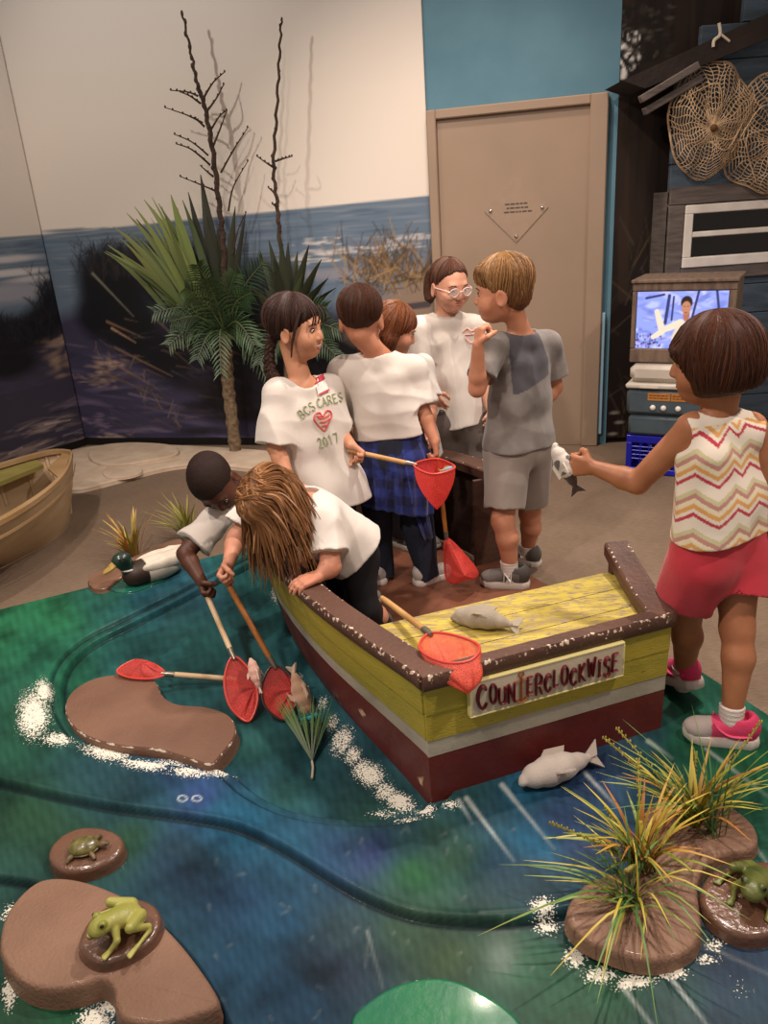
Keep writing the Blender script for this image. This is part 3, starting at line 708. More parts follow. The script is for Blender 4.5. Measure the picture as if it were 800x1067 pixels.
# painted colours, laid out by where they lie on the platform
px = projpx(PP, ZA)
ctrl = [(0, 660, '1f7a50'), (60, 640, '1c7a4e'), (130, 615, '1b6a52'), (60, 690, '1a7254'), (200, 600, '2a6a80'), (150, 620, '23647c'), (240, 585, '1f6c6c'), (270, 570, '1c6a5c'), (120, 690, '1b6664'), (200, 650, '1e6464'), (150, 670, '185f60'), (20, 740, '1e5f48'), (10, 780, '1f5a46'), (120, 815, '234d56'), (250, 770, '1f5c58'), (300, 820, '225a58'), (380, 840, '2a5a54'),
        (170, 815, '204a70'), (150, 830, '1d5060'), (205, 825, '2b4a86'), (240, 845, '146a90'), (262, 860, '107098'), (300, 875, '1d5a78'), (340, 880, '28527a'), (385, 890, '32457a'), (420, 880, '2c5a62'), (440, 910, '2f6a40'), (480, 890, '35604a'), (460, 870, '345a50'), (510, 850, '2a5668'), (545, 830, '176c90'), (565, 880, '0f6c94'), (590, 850, '22406c'), (600, 880, '223c62'), (530, 900, '24506a'), (540, 930, '275060'),
        (60, 870, '27503c'), (130, 870, '28533c'), (30, 850, '265038'), (200, 900, '23425c'), (240, 930, '1f486a'), (200, 880, '26485a'), (290, 960, '1d5274'), (300, 1030, '1e4c6c'), (260, 1000, '1c5070'), (350, 1000, '33465c'), (370, 960, '34505a'), (430, 970, '3a5a44'), (460, 985, '3f5c3c'), (520, 980, '33604a'), (560, 1000, '2e6a4c'), (620, 1030, '2a6a4a'), (600, 1060, '2c6444'), (700, 1040, '2f5a58'), (760, 1010, '27405e'), (770, 1050, '2b4a5e'), (640, 790, '2c4666'), (680, 770, '2a5a62'), (720, 770, '176a4a'), (780, 800, '1a6e48'), (790, 860, '1f6a52'), (700, 720, '125238'), (100, 1050, '1c5c70'), (60, 1045, '1d6a40'), (10, 1060, '27543a'), (20, 930, '2a5a52'), (480, 830, '24585c'), (620, 810, '24426e')]
cp = np.array([[a, b_] for a, b_, _ in ctrl], float); cc = np.array([lin(c) for *_, c in ctrl])
wsum = np.zeros(len(PP)); col = np.zeros((len(PP), 3)); wob = np.stack([8*np.sin(px[:, 1]*.04+px[:, 0]*.02), 5*np.sin(px[:, 0]*.05)], 1)
for c0, c1 in zip(cp, cc):
    d2 = (((px+wob-c0)/np.array([1, .8]))**2).sum(1); ww = 1/(d2+250)**1.6; wsum += ww; col += ww[:, None]*c1
col /= wsum[:, None]
st = 1+.16*np.sin(px[:, 0]*.55-px[:, 1]*.22+2*np.sin(px[:, 0]*.05))*np.sin(px[:, 0]*.17+px[:, 1]*.1)
col *= st[:, None]*.80; col = col*.86+col.mean(1)[:, None]*.14
foam = np.zeros(len(PP))
def fblob(x, y, rx, ry, a=1., rot=0):
    rx *= 1.5; ry *= 1.5
    c, s_ = math.cos(rot), math.sin(rot); dx, dy = px[:, 0]-x, px[:, 1]-y
    d = np.sqrt(((dx*c+dy*s_)/rx)**2+((-dx*s_+dy*c)/ry)**2); np.maximum(foam, .80*a*np.clip((1-d)*1.25, 0, 1), out=foam)
for a in ((35, 745, 22, 32), (45, 720, 12, 16), (60, 770, 24, 10, .9), (110, 782, 34, 14, 1, .25), (150, 795, 34, 10, 1, .15), (200, 803, 34, 10, .9), (225, 800, 22, 9, .8), (180, 790, 30, 10, .8), (12, 940, 18, 14), (5, 1020, 10, 24), (95, 1050, 26, 22), (110, 1035, 16, 12), (85, 1065, 24, 12), (10, 975, 12, 20), (140, 1062, 20, 10, .7), (565, 945, 18, 14), (570, 960, 20, 10, .9), (600, 990, 16, 16), (625, 1010, 22, 12), (660, 1020, 30, 10), (700, 1013, 24, 10), (735, 1000, 18, 10, .8), (600, 965, 10, 16), (745, 985, 14, 12, .8), (770, 1030, 20, 20, .5), (790, 905, 14, 12, .6), (285, 610, 8, 14, .7), (310, 700, 8, 16, .7), (335, 722, 9, 14, .7, .5), (345, 742, 10, 14, .8, .5), (366, 775, 12, 14, .9, .5), (376, 790, 14, 16, .9, .5), (400, 812, 16, 14, .9, .4), (355, 760, 14, 22, .9, .5), (385, 795, 20, 16, 1, .5), (415, 822, 24, 13, 1, .4), (440, 838, 18, 8), (470, 838, 16, 8, .8), (430, 850, 30, 6, .8), (400, 835, 26, 8, .7), (790, 770, 10, 8, .4), (705, 945, 14, 20, .5), (100, 612, 10, 4, .8)): fblob(*a)
white = np.zeros(len(PP))
def streak(a, b_, w0, w1, al=.85):
    a, b_ = np.array(a, float), np.array(b_, float); e = b_-a; t = np.clip(((px-a) @ e)/(e @ e), 0, 1); d = np.linalg.norm(px-a-t[:, None]*e, axis=1); wd = (w0+(w1-w0)*t)*.65; al = al*.8
    np.maximum(white, al*np.clip((np.maximum(wd, 1.5)-d)/3+.5, 0, 1)*np.clip(wd/1.5, .3, 1)*(1-.35*t), out=white)
for a in (((478, 834), (492, 858), 3, .6), ((486, 832), (535, 897), 4, .6), ((523, 818), (577, 884), 4, .6), ((540, 838), (577, 884), 1.5, .5), ((610, 806), (642, 840), 3, .8), ((735, 780), (800, 830), 2.2, .8), ((675, 772), (700, 790), 3, 1), ((648, 1022), (690, 1080), 3.5, 1), ((700, 1020), (745, 1080), 3, 1), ((382, 964), (398, 1022), 1.6, .8, .5), ((735, 985), (800, 1015), 1.5, .6, .6), ((500, 952), (565, 947), 1.4, 1, .4), ((380, 1000), (384, 960), .8, .5, .4), ((785, 880), (800, 900), 2, 1)): streak(*a)
for x, y in ((190, 832), (205, 832)):
    d = np.hypot((px[:, 0]-x)/6, (px[:, 1]-y)/4); np.maximum(white, .7*np.clip((.25-np.abs(d-.75))*4, 0, 1), out=white)
rs = np.random.default_rng(4)
for _ in range(46):
    x, y = rs.uniform(190, 560), rs.uniform(860, 1060); a_ = rs.uniform(0, 3); streak((x, y), (x+rs.uniform(1, 7)*math.cos(a_), y+rs.uniform(1, 7)*math.sin(a_)), .8, .4, .4)
col += (np.array(lin('c9d4cf'))-col)*white[:, None]
for dd_, off_, wd_, tp_ in ((dr_, -.010, .0065, tap), (dt, -.009, .0065, 1), (dp, -.008, .004, 1), (dp, -.046, .004, 1)):      # shade of each step face painted in as a dark line at its foot
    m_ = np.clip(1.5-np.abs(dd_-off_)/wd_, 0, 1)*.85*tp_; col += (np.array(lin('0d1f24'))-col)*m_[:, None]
nv = len(PP); v = np.c_[PP, Z]; loops = q.ravel(); nq = len(q)
ed = np.sort(np.concatenate([q[:, [0, 1]], q[:, [1, 2]], q[:, [2, 3]], q[:, [3, 0]]]), 1); dirs = np.concatenate([q[:, [0, 1]], q[:, [1, 2]], q[:, [2, 3]], q[:, [3, 0]]])
key = ed[:, 0].astype(np.int64)*nv+ed[:, 1]; uq, first, cnt = np.unique(key, return_index=True, return_counts=True); be = dirs[first[cnt == 1]]
bv = np.unique(be); bm_ = np.full(nv, -1); bm_[bv] = nv+np.arange(len(bv)); vb = v[bv].copy(); vb[:, 2] = .001
sk = np.stack([be[:, 1], be[:, 0], bm_[be[:, 0]], bm_[be[:, 1]]], 1)
m_water = mat('painted water', '206060', .42, '305050', 7, 6, bump=.06, bscale=70, spec=.12, coat=.03, attr='paint', wear='e2dfcf', wthr=.5, wscale=230, thr=(.4, .75), wmode='add')
allq = np.vstack([q, sk])
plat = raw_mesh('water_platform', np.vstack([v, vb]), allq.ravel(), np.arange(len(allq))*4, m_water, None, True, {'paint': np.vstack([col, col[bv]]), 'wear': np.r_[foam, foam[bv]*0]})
tag(plat, 'glossy blue green platform painted as water, with layered wavy edges and white foam', 'water platform')

# ---------------------------------------------------------------- rocks
def rock(name, outline, zbase, height, m, parent=None, z_out=None, lip=.012, n=5, wear_w=.014):
    O = crv(toW(outline, zbase+height if z_out is None else z_out), n, True)
    nn = len(O); a = np.roll(O, -1, 0)-np.roll(O, 1, 0); nr = np.stack([a[:, 1], -a[:, 0]], 1); nr /= np.linalg.norm(nr, axis=1)[:, None]
    area = np.sum(O[:, 0]*np.roll(O[:, 1], -1)-np.roll(O[:, 0], -1)*O[:, 1])
    if area < 0: nr = -nr
    prof = [(.004, 0, .0), (0, .35, .1), (0, .7, .35), (-.25, .9, 1), (-.6, .985, .8), (-1.0, 1., .4)]
    rings = []; wr = []
    for o, z, w_ in prof:
        off = o*lip if abs(o) >= .1 else o
        rings.append([(*(O[k]+nr[k]*off), zbase+height*z) for k in range(nn)]); wr += [w_]*nn
    mb = MB().rings(rings, wear=wr); return mb.build(name, m, parent)
m_rock = mat('brown painted stone', '7d5d4b', .55, '6c4f3f', 5, 8, bump=.35, bscale=120, spec=.35, coat=.12, wear='d8cdb8', wthr=.50, wscale=45)
m_rock2 = mat('tan painted stone', '8f6f5a', .6, '7c5e4b', 5, 8, bump=.4, bscale=130, spec=.35, coat=.1, wear='c8a888', wthr=.72, wscale=50)
m_dish = mat('glossy brown stone disc', '70503e', .22, '5c4030', 6, 6, bump=.25, bscale=90, spec=.5, coat=.6, wear='d8cdb8', wthr=.70, wscale=50)
r1 = rock('stone_island', lip=.008, outline=[(67, 738), (73, 722), (92, 709), (115, 703), (148, 702), (163, 710), (170, 724), (185, 733), (215, 736), (238, 744), (246, 757), (243, 770), (232, 784), (219, 796), (196, 790), (165, 781), (120, 776), (88, 766), (73, 753)], zbase=ZP-.002, height=.05, m=m_rock)
tag(r1, 'brown bean shaped stone island in the pool, with chipped white edge', 'rock')
r2 = rock('stone_island', [(-2, 985), (4, 955), (22, 930), (45, 915), (75, 914), (110, 924), (150, 944), (182, 974), (206, 1003), (226, 1034), (226, 1048), (205, 1058), (165, 1068), (130, 1064), (119, 1050), (116, 1030), (104, 1021), (85, 1027), (50, 1031), (22, 1023), (5, 1005)], ZC-.002, .055, m_rock2)
tag(r2, 'large brown stone island at the lower left carrying the yellow frog dish', 'rock')
r3 = rock('stone_island', [(590, 955), (597, 932), (618, 915), (650, 905), (672, 893), (672, 872), (668, 850), (685, 832), (715, 826), (755, 836), (782, 855), (790, 872), (782, 885), (755, 890), (735, 902), (727, 920), (729, 945), (731, 965), (724, 985), (700, 998), (665, 999), (630, 988), (605, 975)], ZA-.003, .036, m_rock2)
tag(r3, 'tan stone island at the lower right with grass tufts growing on it', 'rock')
d1 = rock('stone_disc', [(50, 893), (53, 880), (66, 868), (84, 861), (105, 861), (122, 867), (129, 877), (124, 889), (108, 900), (85, 907), (62, 906)], ZB-.002, .035, m_dish, lip=.014); tag(d1, 'small glossy brown stone disc with a turtle, on the water left', 'rock')
d2 = rock('stone_disc', [(82, 988), (85, 970), (98, 952), (118, 940), (140, 935), (158, 940), (167, 953), (164, 970), (150, 985), (125, 998), (100, 1002)], ZC+.052, .026, m_dish, lip=.014); tag(d2, 'glossy brown disc under the yellow frog on the big island', 'rock')
d3 = rock('stone_disc', [(729, 930), (738, 910), (755, 902), (785, 896), (815, 900), (835, 925), (830, 955), (805, 972), (775, 975), (750, 964), (735, 948)], ZA-.003, .034, m_dish, lip=.014); tag(d3, 'glossy brown stone disc at the right edge under the dark green frog', 'rock')
m_lily = mat('green lily pad', '1d7a48', .35, '196a52', 6, 6, bump=.15, bscale=50, coat=.3, wear='d0dccb', wthr=.60, wscale=60)
lp = rock('lily_pad', [(366, 1066), (380, 1046), (408, 1028), (440, 1019), (470, 1020), (500, 1032), (530, 1052), (545, 1075), (530, 1110), (450, 1125), (380, 1105)], ZB-.003, .016, m_lily, lip=.008); tag(lp, 'green lily pad shape raised from the water at the bottom centre', 'lily pad')

# ================================================================ the boat
m_yel = mat('worn yellow boat paint', 'b3a03a', .5, '8f8a34', 3.5, 8, bump=.25, bscale=60, spec=.35, stretch=(1, 1, 5), thr=(.35, .7), wear='6a5a2a', wthr=.60, wscale=40)
m_ygr = mat('grey white boat stripe', 'b2aa98', .5, '98917f', 5, 6, bump=.15, bscale=60)
m_red = mat('maroon boat paint', '6e2a24', .45, '55201c', 4, 7, bump=.15, bscale=60, spec=.4, wear='c9ad8c', wthr=.64, wscale=14)
m_gun = mat('dark brown gunwale paint', '5d4033', .5, '4d3429', 5, 6, bump=.25, bscale=70, spec=.4, wear='d9c6ae', wthr=.56, wscale=75)
m_int = mat('dark brown boat interior', '3a261c', .65, '2b1b14', 5, 6, bump=.3, bscale=40, stretch=(1, 1, 6))
m_deckfl = mat('brown boat floor', '7a4e3a', .45, '5e3a2b', 2.5, 5, bump=.1, bscale=50, spec=.4)
boat = empty('rowboat', Bt(1., 0, ZP), 'yellow and maroon rowboat with name sign on its stern, children standing inside', 'boat')
TS = np.array([0, .5, .94, 1.3, 1.6, 1.9, 2.1, 2.2]); TL = np.array([.345, .48, .536, .515, .43, .275, .12, .02])
def ltop(s): return float(np.interp(s, TSf, TLf))
cs = crv(np.stack([TS, TL], 1), 10); TSf, TLf = cs[:, 0], cs[:, 1]
def lat(s, z):
    t = (z-ZP)/.40; f = .985 if s < .02 else 1
    base = ltop(s); nar = .87+.11*math.exp(-s/.25)
    return base*(nar+(1-nar)*t**.8)
def hull(zs, s0, s1, side, th=.018, n=44, out=0.):
    G = [[Bt(s, side*(lat(s, z)+out), z) for z in zs] for s in np.linspace(s0, s1, n)]
    off = [[Bt(s, side*(lat(s, z)+out-th), z)-Bt(s, side*(lat(s, z)+out), z) for z in zs] for s in np.linspace(s0, s1, n)]
    return np.array(G), np.array(off)
zr = {'red': (ZP, .215), 'grey': (.216, .262), 'y1': (.263, .338), 'y2': (.340, .412)}
def strake(name, zk, m, side, s0, s1, out=0., wear=None):
    z0, z1 = zr[zk]; G, off = hull(np.linspace(z0, z1, 7), s0, s1, side, out=out)
    mb = MB().slab(G, off)
    if wear is not None: mb.a['wear'] = [wear]*len(mb.v)
    return mb.build(name, m, boat)
for side, s0, s1 in ((-1, .0, 2.2), (1, 0, .32), (1, 1.3, 2.2)):
    strake('bottom_planking', 'red', m_red, side, s0, s1, 0, .95 if side < 0 else .6)
    strake('stripe', 'grey', m_ygr, side, s0, s1, .001)
    strake('plank', 'y1', m_yel, side, s0, s1, .003, .9); strake('plank', 'y2', m_yel, side, s0, s1, .006, .9)
    G, off = hull(np.linspace(ZP, .41, 6), s0+.01, s1-.02 if s1 > 2 else s1, side, .008, out=-.019); MB().slab(G, off).build('inner_lining', m_int, boat)
def trans(name, z0, z1, m, out, wear=None):
    a = lambda l, z: Bt(-out, l, z)
    zs = np.linspace(z0, z1, 5); mb = MB().slab([[a(l*lat(0, z)*1.005, z) for z in zs] for l in np.linspace(-1, 1, 30)], Bt(.024, 0)-Bt(0, 0))
    if wear is not None: mb.a['wear'] = [wear]*len(mb.v)
    return mb.build(name, m, boat, smooth=False)
trans('bottom_planking', *zr['red'], m_red, .006, .7); trans('stripe', *zr['grey'], m_ygr, .007); trans('plank', *zr['y1'], m_yel, .009, .9); trans('plank', *zr['y2'], m_yel, .011, .9)
MB().slab([[Bt(.02, l, ZP), Bt(.02, l, .41)] for l in (-.30, .30)], Bt(.03, 0)-Bt(0, 0)).build('inner_lining', m_int, boat, smooth=False)
# gunwale cap: swept board with worn edges
def cap(path, name, win, wout, z0=.412, z1=.452, raise_=None):
    """path: list of (s, l, outward unit in (s,l)); board from -win inside to +wout outside"""
    Rg = []; wr = []
    prof = [(-win, 0, .3), (-win, .85, .8), (-win+.006, 1, 1), (-win*.5, 1, .25), (0, 1, .25), (wout-.014, 1, .8), (wout-.004, 1, 1), (wout, .82, 1), (wout, .25, .7), (wout-.006, 0, .3)]
    for k, (s, l, o) in enumerate(path):
        dz = raise_(k/(len(path)-1)) if raise_ else 0
        Rg.append([Bt(s+o[0]*w_, l+o[1]*w_, z0+(z1-z0)*z+dz) for w_, z, _ in prof]); wr += [x[2] for x in prof]
    return MB().rings(Rg, wear=wr).build(name, m_gun, boat)
def sidepath(side, s0, s1, n=50):
    P = []
    for s in np.linspace(s0, s1, n):
        e = .01; dl = (ltop(min(s+e, 2.2))-ltop(max(s-e, 0)))/(min(s+e, 2.2)-max(s-e, 0)); o = nrm([-dl, 1]); P.append((s, side*ltop(s), (o[0], side*o[1])))
    return P
cap(sidepath(-1, -.012, 2.17), 'gunwale', .062, .014)
cap(sidepath(1, -.012, .33, 14), 'gunwale', .058, .016, raise_=lambda t: .05*t*t)
cap(sidepath(1, 1.29, 2.17, 24), 'gunwale', .075, .02)
cap([(0, l, (-1, 0)) for l in np.linspace(-.352, .352, 24)], 'gunwale', .022, .024, z1=.4545)
# cut ends
MB().slab([[Bt(2.165, l, ZP), Bt(2.165, l, .412)] for l in (-.06, .06)], Bt(.04, 0)-Bt(0, 0)).build('stem_post', m_int, boat, smooth=False)
MB().slab([[Bt(1.278, .40, .0), Bt(1.278, .40, .412)], [Bt(1.278, .53, .0), Bt(1.278, .53, .412)]], Bt(.02, 0)-Bt(0, 0)).build('end_board', mat('brown end board', '5a4032', .6, '4a3328', 4, 6, bump=.3, bscale=40, stretch=(1, 1, 6)), boat, smooth=False)
MB().slab([[Bt(.325, .385, .0), Bt(.325, .385, .45)], [Bt(.325, .445, .0), Bt(.325, .445, .45)]], Bt(-.02, 0)-Bt(0, 0)).build('end_board', m_gun, boat, smooth=False)
# stern seat of yellow boards
m_seat = mat('worn yellow seat boards', 'c4b04a', .5, '8d7c3c', 4, 8, bump=.2, bscale=60, stretch=(1.5, 9, 1), thr=(.42, .72), wear='8a7a68', wthr=.52, wscale=24)
for k in range(3):
    s0 = .018+.104*k; w_ = lambda s: ltop(s)*.985-.006
    mb = MB().slab([[Bt(s0, -w_(s0), .392), Bt(s0, 0, .392), Bt(s0, w_(s0), .392)], [Bt(s0+.101, -w_(s0+.101), .392), Bt(s0+.101, 0, .392), Bt(s0+.101, w_(s0+.101), .392)]], V(0, 0, .02)); mb.a['wear'] = [.95]*len(mb.v)
    mb.build('seat_board', m_seat, boat, smooth=False)
fp = [(.03, -.30), (.5, -.36), (.94, -.41), (1.3, -.40), (1.6, -.33), (1.95, -.17), (2.1, 0), (1.95, .17), (1.6, .33), (1.3, .40), (1.3, .52), (.95, .58), (.6, .60), (.34, .52), (.33, .38), (.03, .30)]
P = [Bt(s, l, .004) for s, l in fp]; Q = [p+V(0, 0, .026) for p in P]; n = len(P)
MB().add(P+Q, [list(range(n))[::-1], list(range(n, 2*n))]+[[i, (i+1) % n, n+(i+1) % n, n+i] for i in range(n)]).build('floor_boards', m_deckfl, boat, smooth=False)

# ---------------------------------------------------------------- stroke lettering
GL = {'C': [[(.95, .82), (.75, .97), (.45, 1), (.15, .8), (.03, .5), (.15, .2), (.45, 0), (.75, .03), (.97, .2)]],
      'O': [[(.5, 1), (.15, .85), (.03, .5), (.15, .15), (.5, 0), (.85, .15), (.97, .5), (.85, .85), (.5, 1)]],
      'U': [[(.08, 1), (.06, .35), (.2, .05), (.5, 0), (.8, .05), (.94, .35), (.92, 1)]], 'N': [[(.08, 0), (.08, 1), (.9, 0), (.92, 1)]],
      'T': [[(0, 1), (1, 1)], [(.5, 1), (.5, 0)]], 'E': [[(.9, 1), (.1, 1), (.08, 0), (.95, 0)], [(.1, .52), (.75, .54)]],
      'R': [[(.1, 0), (.1, 1), (.65, 1), (.9, .78), (.65, .52), (.12, .5)], [(.5, .5), (.95, 0)]], 'L': [[(.12, 1), (.1, 0), (.92, .03)]],
      'K': [[(.1, 0), (.1, 1)], [(.9, 1), (.12, .45), (.95, 0)]], 'W': [[(0, 1), (.25, 0), (.5, .75), (.75, 0), (1, 1)]], 'I': [[(.5, 1), (.5, 0)], [(.2, 1), (.8, 1)], [(.2, 0), (.8, 0)]],
      'S': [[(.9, .85), (.65, 1), (.3, .98), (.12, .78), (.3, .56), (.7, .46), (.9, .25), (.7, .03), (.35, 0), (.08, .15)]],
      'B': [[(.1, 0), (.1, 1), (.65, 1), (.85, .78), (.65, .53), (.1, .53)], [(.65, .53), (.95, .28), (.7, 0), (.1, 0)]], 'A': [[(0, 0), (.5, 1), (1, 0)], [(.2, .38), (.8, .38)]],
      '2': [[(.08, .78), (.3, 1), (.7, 1), (.9, .75), (.6, .4), (.08, .03), (.95, .03)]], '0': [[(.5, 1), (.15, .8), (.08, .5), (.15, .2), (.5, 0), (.85, .2), (.92, .5), (.85, .8), (.5, 1)]],
      '1': [[(.25, .8), (.55, 1), (.55, 0)]], '7': [[(.05, 1), (.95, 1), (.4, 0)]]}
lx = nrm(Bt(0, 1)-Bt(0, 0)); on = -nrm(Bt(1, 0)-Bt(0, 0)); p0 = Bt(-.012, 0, .3)
tp = [onplane(x, y, p0+on*.012, on) for x, y in ((488, 710), (648, 669), (650, 705), (489, 745))]
ll = [float(np.dot(p-Bt(0, 0, 0), lx)) for p in tp]; zz = [p[2] for p in tp]
l0, l1 = (ll[0]+ll[3])/2, (ll[1]+ll[2])/2; zs1 = (zz[0]+zz[1])/2; zs0 = (zz[2]+zz[3])/2
sgn = empty('name_sign', Bt(-.02, (l0+l1)/2, (zs0+zs1)/2), 'cream name board lettered in maroon with small anchor, fixed on the boat stern', 'sign')
m_board = mat('cream sign paint', 'cfc3ac', .45, 'bfb096', 8, 6, bump=.1, bscale=80)
Rs = np.array([lx, -on, V(0, 0, 1)]).T
bc = (l0+l1)/2
MB().box(Bt(-.0205, bc, (zs0+zs1)/2), (l1-l0, .018, zs1-zs0), Rs, .003).build('board', m_board, sgn, smooth=False)
m_rim = mat('pale yellow sign rim', 'e0d590', .5)
for a, b_, zA, zB in ((l0, l1, zs1-.006, zs1+.001), (l0, l1, zs0-.001, zs0+.005), (l0-.001, l0+.005, zs0+.005, zs1-.006), (l1-.005, l1+.001, zs0+.005, zs1-.006)):
    MB().box(Bt(-.022, (a+b_)/2, (zA+zB)/2), (b_-a, .018, zB-zA), Rs, .002).build('rim', m_rim, sgn, smooth=False)
m_let = mat('maroon lettering', '6a1c22', .45, '531418', 30)
def glyph(mb, ch, x, z, w_, h_, r, plane, n=5):
    for st_ in GL[ch]:
        P = crv([plane(x+a*w_, z+b_*h_) for a, b_ in st_], n) if len(st_) > 2 and ch not in 'NEKWLAT17' else np.array([plane(x+a*w_, z+b_*h_) for a, b_ in st_])
        if len(P) == 2: P = np.array([P[0], (P[0]+P[1])/2, P[1]])
        elif len(st_) > 2 and ch in 'NEKWLAT17':
            for a_, b_ in zip(P[:-1], P[1:]): mb.tube([a_, (a_+b_)/2, b_], r, 6, .45)
            continue
        mb.tube(P, r, 6, .45)
pls = lambda l, z: Bt(-.0305, l, z)
xs = l0+.014; hh = zs1-zs0; W_s = l1-l0-.03
word = 'COUNTERCLOCKWISE'; adv = [1.35, .95, .95, 1.0, 1.0, .9, 1., .95, .85, 1., .95, .95, 1.15, .7, .95, .95]; tot = sum(adv)
for k, ch in enumerate(word):
    w_ = W_s*adv[k]/tot; g = MB(); zb_ = zs0+hh*(.22+.06*math.sin(k*1.7)); hg = hh*(.62 if k == 0 else .50+.05*math.sin(k*2.3)+(.10 if ch in 'T' else 0))
    if ch == 'T':                                                       # the T is a small anchor
        c = xs+w_*.5; m_an = mat('ochre anchor', '8a4a1e', .5)
        g.tube([pls(c, zs0+hh*.14), pls(c, zs0+hh*.5), pls(c, zs0+hh*.82)], .0055, 6, .6); g.tube([pls(c-.018, zs0+hh*.70), pls(c, zs0+hh*.70), pls(c+.018, zs0+hh*.70)], .0038, 6, .6)
        g.tube(crv([pls(c-.024, zs0+hh*.32), pls(c-.014, zs0+hh*.16), pls(c, zs0+hh*.11), pls(c+.014, zs0+hh*.16), pls(c+.024, zs0+hh*.32)], 5), .0055, 6, .6)
        g.tube([pls(c+.007*math.cos(t), zs0+hh*.88+.007*math.sin(t)) for t in np.linspace(0, 2*pi, 13)], .0025, 6, .6)
        g.build('anchor_emblem', m_an, sgn)
    else:
        glyph(g, ch, xs+w_*.12, zb_, w_*.72, hg, .0074 if k else .0088, pls); g.build('letter', m_let, sgn)
    xs += w_

# ================================================================ second rowboat at the left edge
zgl = .33
go = crv([atz(76, 474, zgl), atz(73, 488, zgl), atz(62, 504, zgl), atz(38, 524, zgl), atz(0, 547, zgl), atz(-50, 568, zgl), atz(-130, 588, zgl)], 8)
gi = crv([atz(75, 473, zgl), atz(58, 472, zgl), atz(38, 476, zgl), atz(0, 487, zgl), atz(-40, 500, zgl), atz(-80, 520, zgl), atz(-130, 560, zgl)], 8)
bo = crv([atz(73, 536, .01), atz(68, 552, .01), atz(52, 566, .01), atz(30, 577, .01), atz(0, 592, .01), atz(-50, 612, .01), atz(-130, 628, .01)], 8)
cen = (go+gi)/2
lb = empty('rowboat', V(*np.mean(np.vstack([go, gi]), 0)[:2], 0), 'beige rowboat cut off by the left edge, standing on the carpet', 'boat')
m_bei = mat('beige boat paint', 'bfa684', .5, 'b09874', 4, 5, bump=.12, bscale=80, stretch=(1, 1, 4)); m_bei2 = mat('tan boat rail', 'a88a66', .5, '98794f', 5, 6, bump=.2, bscale=60)
inn = lambda P, z: P+0*z
G = [[bo[k]*(1-t)+go[k]*t+np.append(nrm((go[k]-cen[k])[:2]), 0)*.03*math.sin(pi*t) for t in np.linspace(0, 1, 9)] for k in range(len(go))]
MB().slab(G, [[np.append(nrm((cen[k]-go[k])[:2])*.016, 0)]*9 for k in range(len(go))]).build('hull_side', m_bei, lb)
bi = np.array([cen[k]+(gi[k]-cen[k])*.7 for k in range(len(gi))]); bi[:, 2] = .01
for k in range(18): bi[k] = bo[0]+(bi[k]-bo[0])*(k/18)**.8
G = [[bi[k]*(1-t)+gi[k]*t for t in np.linspace(0, 1, 6)] for k in range(len(gi))]
MB().slab(G, [[np.append(nrm((gi[k]-cen[k])[:2])*.012, 0)]*6 for k in range(len(gi))]).build('hull_side', m_bei, lb)
def rail(Pth, ref, w_, zt): 
    return MB().rings([[p+np.append(nrm((p-c)[:2]), 0)*a+V(0, 0, b_) for a, b_ in ((.012, 0), (.012, zt), (-w_, zt), (-w_, 0))] for p, c in zip(Pth, ref)])
rail(go, cen, .035, .022).build('gunwale', m_bei2, lb, smooth=False); rail(gi, cen, .03, .022).build('gunwale', m_bei2, lb, smooth=False)
rail(np.array([G_ - V(0, 0, .055) for G_ in go]), cen, -.004, .012).build('rub_rail', m_bei2, lb, smooth=False)
for k in range(7, len(gi)-6, 6):
    MB().tube([bi[k]*.6+gi[k]*.4+V(0, 0, .0), bi[k]*.2+gi[k]*.8, gi[k]], .012, 6).build('rib', m_bei, lb)
m_seatl = mat('olive yellow seat', '8d8446', .5, '7f7640', 6)
sa, sb_, sc, sd_ = [atz(x, y, zgl-.03) for x, y in ((-20, 515), (46, 488), (33, 479), (-20, 496))]
MB().slab([[sa, sd_], [sb_, sc]], V(0, 0, .022)).build('seat', m_seatl, lb, smooth=False)
a, b_ = atz(52, 490, zgl), atz(60, 474, zgl); 
MB().slab([[atz(66, 474, zgl), atz(74, 476, zgl)], [atz(50, 490, zgl), atz(64, 502, zgl)]], V(0, 0, .012)).build('bow_plate', m_bei2, lb, smooth=False)

# ================================================================ sand shelf in the far corner
m_sand = mat('pale sand', 'cdbaa4', .9, 'bba68f', 8, 8, bump=.35, bscale=160, spec=.15)
def pad(outline, z0, hgt, lip, name='x', parent=None): 
    return rock(name, outline, z0, hgt, m_sand, parent, z_out=0., lip=lip)
sn = empty('sand_shelf', atz(170, 490, 0), 'low pale sand shelf with stepped mounds below the beach mural', 'sand')
pad([(66, 478), (88, 470), (130, 466), (200, 468), (285, 474), (300, 482), (270, 492), (215, 487), (170, 492), (120, 505), (80, 514), (64, 505)], .001, .03, .03, 'sand_base', sn)
pad([(95, 476), (112, 470), (145, 468), (180, 471), (186, 480), (160, 487), (120, 492), (98, 487)], .03, .025, .02, 'mound', sn)
pad([(108, 497), (120, 490), (142, 490), (150, 496), (138, 502), (115, 504)], .024, .02, .02, 'mound', sn)

